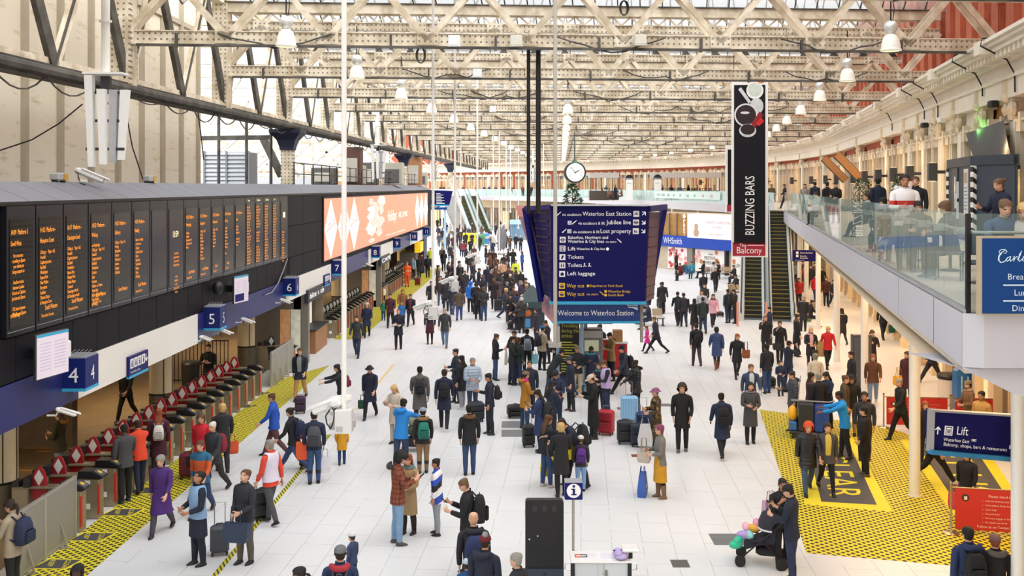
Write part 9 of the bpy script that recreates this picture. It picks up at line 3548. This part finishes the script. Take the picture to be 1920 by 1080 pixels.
S(1376,599,.34,.56,.25,0,'3a3d42','dark suitcase beside left escalator',handle=.4)
S(1350,594,.40,.28,.3,0,'4a3328','brown bag on the floor left of the escalator',soft=True)
S(1276,512,.44,.62,.3,0,'8a1f34','dark red suitcase by newsagent window',soft=True)
S(1290,514,.42,.62,.3,0,'2f5fb4','bright blue suitcase by newsagent window',soft=True)
S(1284,512,.40,.70,.3,0,'3f7a5a','green suitcase by newsagent window',soft=True)
S(1440,727,.5,.4,.35,0,'232429','black backpack lying on floor near child in navy',soft=True)
S(1015,664,.34,.62,.26,0,'24242a','black suitcase by the beige jacket',soft=True,handle=.35)
S(1047,720,.42,.5,.3,0,'8d8f93','grey case under the grey pole',soft=True)
S(783,535,.40,.55,.28,0,'7a1f30','maroon suitcase near far gates',handle=.4)
S(893,790,.46,.6,.34,15,'1f2533','dark holdall between pale blue jacket and tracksuit',soft=True)
S(1003,905-50,.0001+.3,.2,.2,0,'2a2a2e','small black bag at the feet of the brown handbag person',soft=True)if False else None
def TB(key,side,w_,h_,d_,col,label,drop=None,**kw):
 r0,sc,F_=pk[key]
 hp,d,v=F_.hand[side]
 lo=rel(pk[key],hp.x*sc+.03*side,hp.y*sc,0)
 hz=(hp.z+F_.dz)*sc
 z=max(.02,hz-h_-kw.get('strap',.16)+r0.location.z)if drop is None else drop
 return tote(lo[0],lo[1],z,w_,h_,d_,math.degrees(r0.rotation_euler[2])+kw.pop('turn',90),col,label,**kw)
TB('greyjkt',-1,.36,.44,.2,'1c1d21','black bag carried at the gate by person in charcoal',turn=0)
TB('maroon',-1,.34,.34,.14,'d9d4d0','white carrier bag at the gate beside maroon coat',turn=0)
TB('redcoat',1,.30,.24,.14,'1d1d20','black handbag of the person in red coat',turn=0)
TB('elder2',1,.32,.3,.16,'d2542a','orange red bag of the blond haired person',turn=0)
TB('beret',1,.26,.26,.14,'234a38','dark green bag carried by person in beret',turn=10)
TB('furhood',1,.26,.2,.12,'7a4a2c','brown handbag of the fur hooded parka',drop=.72,turn=0)
TB('tealbag',1,.30,.34,.14,'3cc4b8','turquoise carrier bag held low by person walking away',turn=0)
TB('greypack',-1,.34,.40,.22,'d9541e','orange bag resting on the black trolley case',drop=.60,turn=0)
TB('greypack',1,.30,.40,.16,'dfdce6','white plastic bag right of the grey backpack person',turn=0)
TB('totewoman',1,.36,.38,.10,'d6cfc0','cream cloth tote bag on dark hooded person',drop=.62,turn=0)
TB('brownhair',1,.36,.26,.14,'8a4a2a','brown leather handbag at centre',drop=.78,turn=0,strap=.3)
TB('brownhair',-1,.36,.34,.16,'eed21f','yellow shopping bag with small black print',drop=.22,turn=-25,logo='4a4420')
TB('blondebag',1,.52,.36,.18,'f2da24','large bright yellow shoulder bag',drop=.74,turn=20,strap=.3)
TB('blondebag',-1,.34,.30,.16,'26272c','black handbag beside the bright yellow bag',drop=.86,turn=0,strap=.3)
TB('greywoman',1,.30,.26,.12,'b8ab9c','beige shoulder bag on grey jacket',drop=.80,turn=60,strap=.3)
TB('bagman',-1,.48,.34,.22,'26354e','navy shoulder bag of the person looking up',drop=.58,turn=20,strap=.32)
TB('w3',-1,.28,.3,.12,'8a4a26','tan shoulder bag on the auburn haired person',drop=.82,turn=0,strap=.3)
TB('w6',1,.34,.26,.12,'202024','black handbag of the person with hand raised to face',drop=.62,turn=0,strap=.3)
TB('w13',-1,.28,.36,.14,'1f5a44','green carrier bag carried along the shop fronts',turn=0)
TB('w20',1,.36,.3,.2,'f0b020','yellow bag behind the tall white column',drop=.55,turn=0,strap=.3)
TB('t2',-1,.28,.3,.12,'9a4a26','orange brown shoulder bag on dark green coat',drop=.62,turn=0,strap=.3)
TB('t3',1,.36,.36,.16,'8fdcea','pale turquoise carrier bag left of the totem',drop=.42,turn=0)
TB('w10',1,.34,.6,.16,'b08e5c','tan coat carried over the arm of red jumper person',drop=.46,name='folded_coat',cat='coat',turn=0,strap=.02)
TB('camo',-1,.06,.6,.42,'c9ccd0','pale grey flat shopping bag behind the camouflage coat',drop=.15,turn=0)
TB('signw',1,.34,.36,.16,'d0405a','pinkish red bag by the steel barrier post',turn=0)
x,y=at(1446,0,18.9)[:2]
tote(x,y,.84,.34,.36,.16,20,'c6a0b8','patterned pink carrier bag on the pushchair handle')
TB('w9',-1,.22,.3,.12,'2a2426','dark bag beside the pink bundle',turn=0)
TB('blackfriend',1,.26,.22,.1,'2a2a30','small dark shoulder bag on black coat near pale blue jacket',drop=.86,turn=0,strap=.3)
TB('suit',1,.22,.03,.16,'e6e4e0','white papers held by person in dark coat',drop=1.12,turn=0,name='papers',cat='papers',strap=.01)
x,y=fl(1214,932)
tote(x-.1,y+.1,0,.42,.52,.2,75,'3a5fae','large blue patterned shopping bag at the mustard skirt',logo='b9b5b0')
x,y=fl(1089,740)
tote(x,y,0,.44,.34,.24,0,'tartanblue','blue checked bag standing on floor near flat cap person')
x,y=fl(1042,795)
tote(x,y,.35,.30,.40,.12,0,'c9c9cc','grey paper carrier with dark print behind brown haired person',logo='2a2a2c')
x,y=fl(1524,603)
tote(x-.3,y,0,.42,.5,.2,0,'5a6e56','grey green bag beside the bench under the balcony')
# wheeled chairs and benches
for px,py,n,lab in((1348,522,4,'metal bench seats in front of the newsagent'),(1226,612,2,'metal bench right of the totem'),(1520,598,2,'metal bench under the balcony by white columns'),(1384,560,2,'metal bench left of the escalators')):
 X,Y=fl(px,py)
 r=thing('metal_bench',lab,'bench',(X,Y+.1,0),R(10))
 for k in range(n):
  a=(k-n/2)*.58
  MB().rbox(a+.02,a+.56,-.24,.24,.42,.46,.015).build('seat',INOX,r)
  MB().loft([[(a+.03,.22,.5),(a+.55,.22,.5),(a+.55,.25,.5),(a+.03,.25,.5)],[(a+.03,.32,.86),(a+.55,.32,.86),(a+.55,.35,.86),(a+.03,.35,.86)]]).build('backrest',INOX,r)
 MB().box(-n*.29,n*.29,-.03,.03,.36,.42).build('beam',DARK,r)
 for a in(-n*.25,n*.25):
  MB().box(a-.03,a+.03,-.2,.2,0,.04).box(a-.03,a+.03,-.03,.03,.04,.38).build('leg',DARK,r)
  # pushchair at the lower right
X,Y=fl(1440,1070)
r=thing('pushchair','black pushchair with dark hood and coloured balloon toys at lower right','pushchair',(X,Y+.35,0),R(75))
mb=MB()
for sg in(-.24,.24):
 mb.tube([(sg,.42,.14),(sg,.1,.45),(sg,-.28,.80),(sg,-.42,1.02)],.016,8)
 mb.tube([(sg,-.34,.12),(sg,-.05,.46),(sg,.25,.52)],.016,8)
mb.tube([(-.24,-.42,1.02),(.24,-.42,1.02)],.02,8)
mb.tube([(-.24,.1,.45),(.24,.1,.45)],.014,6)
mb.build('frame',BLK,r,smooth='auto')
for sx_ in(-.25,.25):
 for yy,rd in((.42,.10),(-.34,.11)):
  for o_ in(-.035,.035):
   MB().cyl((sx_+o_-.015,yy,rd),(sx_+o_+.015,yy,rd),rd,rd,18).cyl((sx_+o_-.018,yy,rd),(sx_+o_+.018,yy,rd),rd*.5,rd*.5,12,0).build('wheel',mat('1c1c1e',.6),r,smooth='auto')
mb=MB()
mb.loft([[(-.2,.34,.30),(.2,.34,.30),(.2,.36,.40),(-.2,.36,.40)],[(-.21,.1,.40),(.21,.1,.40),(.21,.1,.50),(-.21,.1,.50)],[(-.21,-.2,.46),(.21,-.2,.46),(.21,-.12,.58),(-.21,-.12,.58)],[(-.2,-.34,.86),(.2,-.34,.86),(.2,-.28,.9),(-.2,-.28,.9)]])
mb.build('seat',mat('2a2d3a',.8,var=.1),r)
mb=MB()
rg=[]
for j in range(7):
 a=R(-8+21*j)
 rg.append([(.25*math.cos(b),-.30+.40*math.cos(a)*(0.35+.65*math.sin(b)),.74+.42*math.sin(a)*(0.35+.65*math.sin(b)))for b in np.linspace(0,PI,11)])
mb.loft(rg,False,closed=False)
mb.loft([[(x_*.97,y_,z_-.015)for x_,y_,z_ in q]for q in rg],False,closed=False)
mb.build('hood',mat('32323c',.8,var=.1),r,smooth=True)
mb=MB()
mb.tube([(.255*math.cos(b),-.30+.40*(0.35+.65*math.sin(b)),.70+.42*.0*math.sin(b))for b in np.linspace(0,PI,11)],.018,6)
mb.build('hood_trim',mat('d9dadd',.5),r)
MB().rbox(-.19,.19,-.28,.14,.2,.36,.05).build('basket',mat('202024',.8),r)
rr=random.Random(9)
for k,(c,cx_,cy_,cz_)in enumerate((('e6a83a',0,.18,.66),('8fd0cf',-.1,.26,.56),('e59ab8',.1,.12,.74),('2fc29a',-.24,.46,.48),('b59ad6',-.12,.36,.56),('f0b9c8',.06,.32,.66),('2fc29a',-.3,.50,.42))):
 M=Matrix.Translation((cx_,cy_,cz_))@Matrix.Rotation(rr.uniform(0,3),4,'Z')@Matrix.Rotation(rr.uniform(-.6,.6),4,'X')
 tag(MB(T=None).sph((0,0,0),(.14,.08,.08),12,8).build('toy_balloon',mat(c,.35,var=.05),smooth=True),f'{("amber", "pale teal", "pink", "green", "lilac", "blush", "small green")[k]} balloon toy in the pushchair','balloon').matrix_world=Matrix.Translation((X,Y+.35,0))@Matrix.Rotation(R(75),4,'Z')@M
 # pushchair / luggage between the bright blue jacket and green backpack
X,Y=fl(775,850)
r=thing('pushchair','loaded pushchair in front of the bright blue jacket','pushchair',(X,Y+.3,0),R(-10))
mb=MB()
for sg in(-.22,.22):
 mb.tube([(sg,.4,.12),(sg,0,.5),(sg,-.4,1.0)],.018,8)
 mb.tube([(sg,-.3,.12),(sg,.2,.55)],.018,8)
mb.build('frame',BLK,r)
for sx_ in(-.24,.24):
 for yy in(.4,-.3):
  MB().cyl((sx_-.02,yy,.09),(sx_+.02,yy,.09),.09,.09,14).build('wheel',BLK,r)
MB().rbox(-.2,.2,-.25,.3,.45,.7,.08).build('seat',mat('3a4a40',.8,var=.2),r)
MB().rbox(-.2,.2,-.25,.2,.15,.38,.05).build('basket',mat('23232a',.8),r)
MB().sph((0,.05,.82),(.22,.28,.16),12,8).build('blanket',mat('8a8a72',.9,var=.3,scale=8),r,smooth=True)
# cleaner's cart
X,Y=fl(1510,826)
r=thing('cleaning_cart','dark cleaning cart with blue bucket and yellow bag on hatched floor','cart',(X+.2,Y+.3,0),R(-15))
MB().rbox(-.55,.55,-.28,.28,.14,.22,.02).build('base',DARK,r)
MB().rbox(-.30,.12,-.26,.26,.22,1.02,.03).build('waste_box',mat('2f3034',.6,var=.1),r)
MB().rbox(.14,.54,-.26,.26,.22,.95,.04).build('blue_bin',mat('2a4a96',.5,var=.08),r)
MB().rbox(-.56,-.34,-.2,.2,.22,.48,.03).build('bucket',mat('3a70b8',.4),r)
MB().sph((-.46,-.05,.70),(.14,.16,.22),12,8).build('yellow_bag',mat('f0b424',.5,var=.1),r,smooth=True)
MB().tube([(-.5,0,1.05),(.55,0,1.05),(.7,0,1.1)],.022,6).bar((-.5,.0,1.06),(-.05,0,1.06),.06,.03).build('handle',mat('9a9a9c',.4),r)
MB().tube([(-.36,.05,.4),(-.24,.1,1.75)],.014,6).build('mop_handle',mat('9a9aa8',.4),r)
for sx_ in(-.45,.45):
 for yy in(-.2,.2):
  MB().cyl((sx_-.03,yy,.07),(sx_+.03,yy,.07),.07,.07,12).build('wheel',BLK,r)
  # cup and newspaper on balcony, cafe tables and chairs behind the glass
for i,y in enumerate((13.6,15.8,18.2,20.6,23.2,26.5)):
 X=EDGE(y)+1.15
 r=thing('cafe_table','small round cafe table behind the balcony glass','table',(X,y,B),0,'cafe tables on the balcony')
 MB().lathe([(.34,.71),(.36,.72),(.36,.74),(.34,.75)],n=20).build('tabletop',mat('5a3f2c',.5,var=.15),r,smooth='auto')
 MB().lathe([(.2,0),(.2,.02),(.03,.05),(.03,.71)],n=14).build('pedestal',BLK,r,smooth='auto')
for i,y in enumerate((13.0,14.2,16.4,18.9,21.4,24.0)):
 X=EDGE(y)+.75
 r=thing('cafe_chair','dark blue cafe chair behind the balcony glass','chair',(X,y,B),R((20,-30,60,10,-50,30)[i]),'cafe chairs on the balcony')
 MB().rbox(-.22,.22,-.22,.22,.43,.48,.02).build('seat',mat('26324a',.6),r)
 MB().rbox(-.22,.22,.2,.24,.55,.88,.02).build('backrest',mat('26324a',.6),r)
 for a in(-.19,.19):
  for b in(-.19,.19):
   MB().cyl((a,b,0),(a,b,.44 if b<0 else .88),.014,.014,6).build('leg',BLK,r)
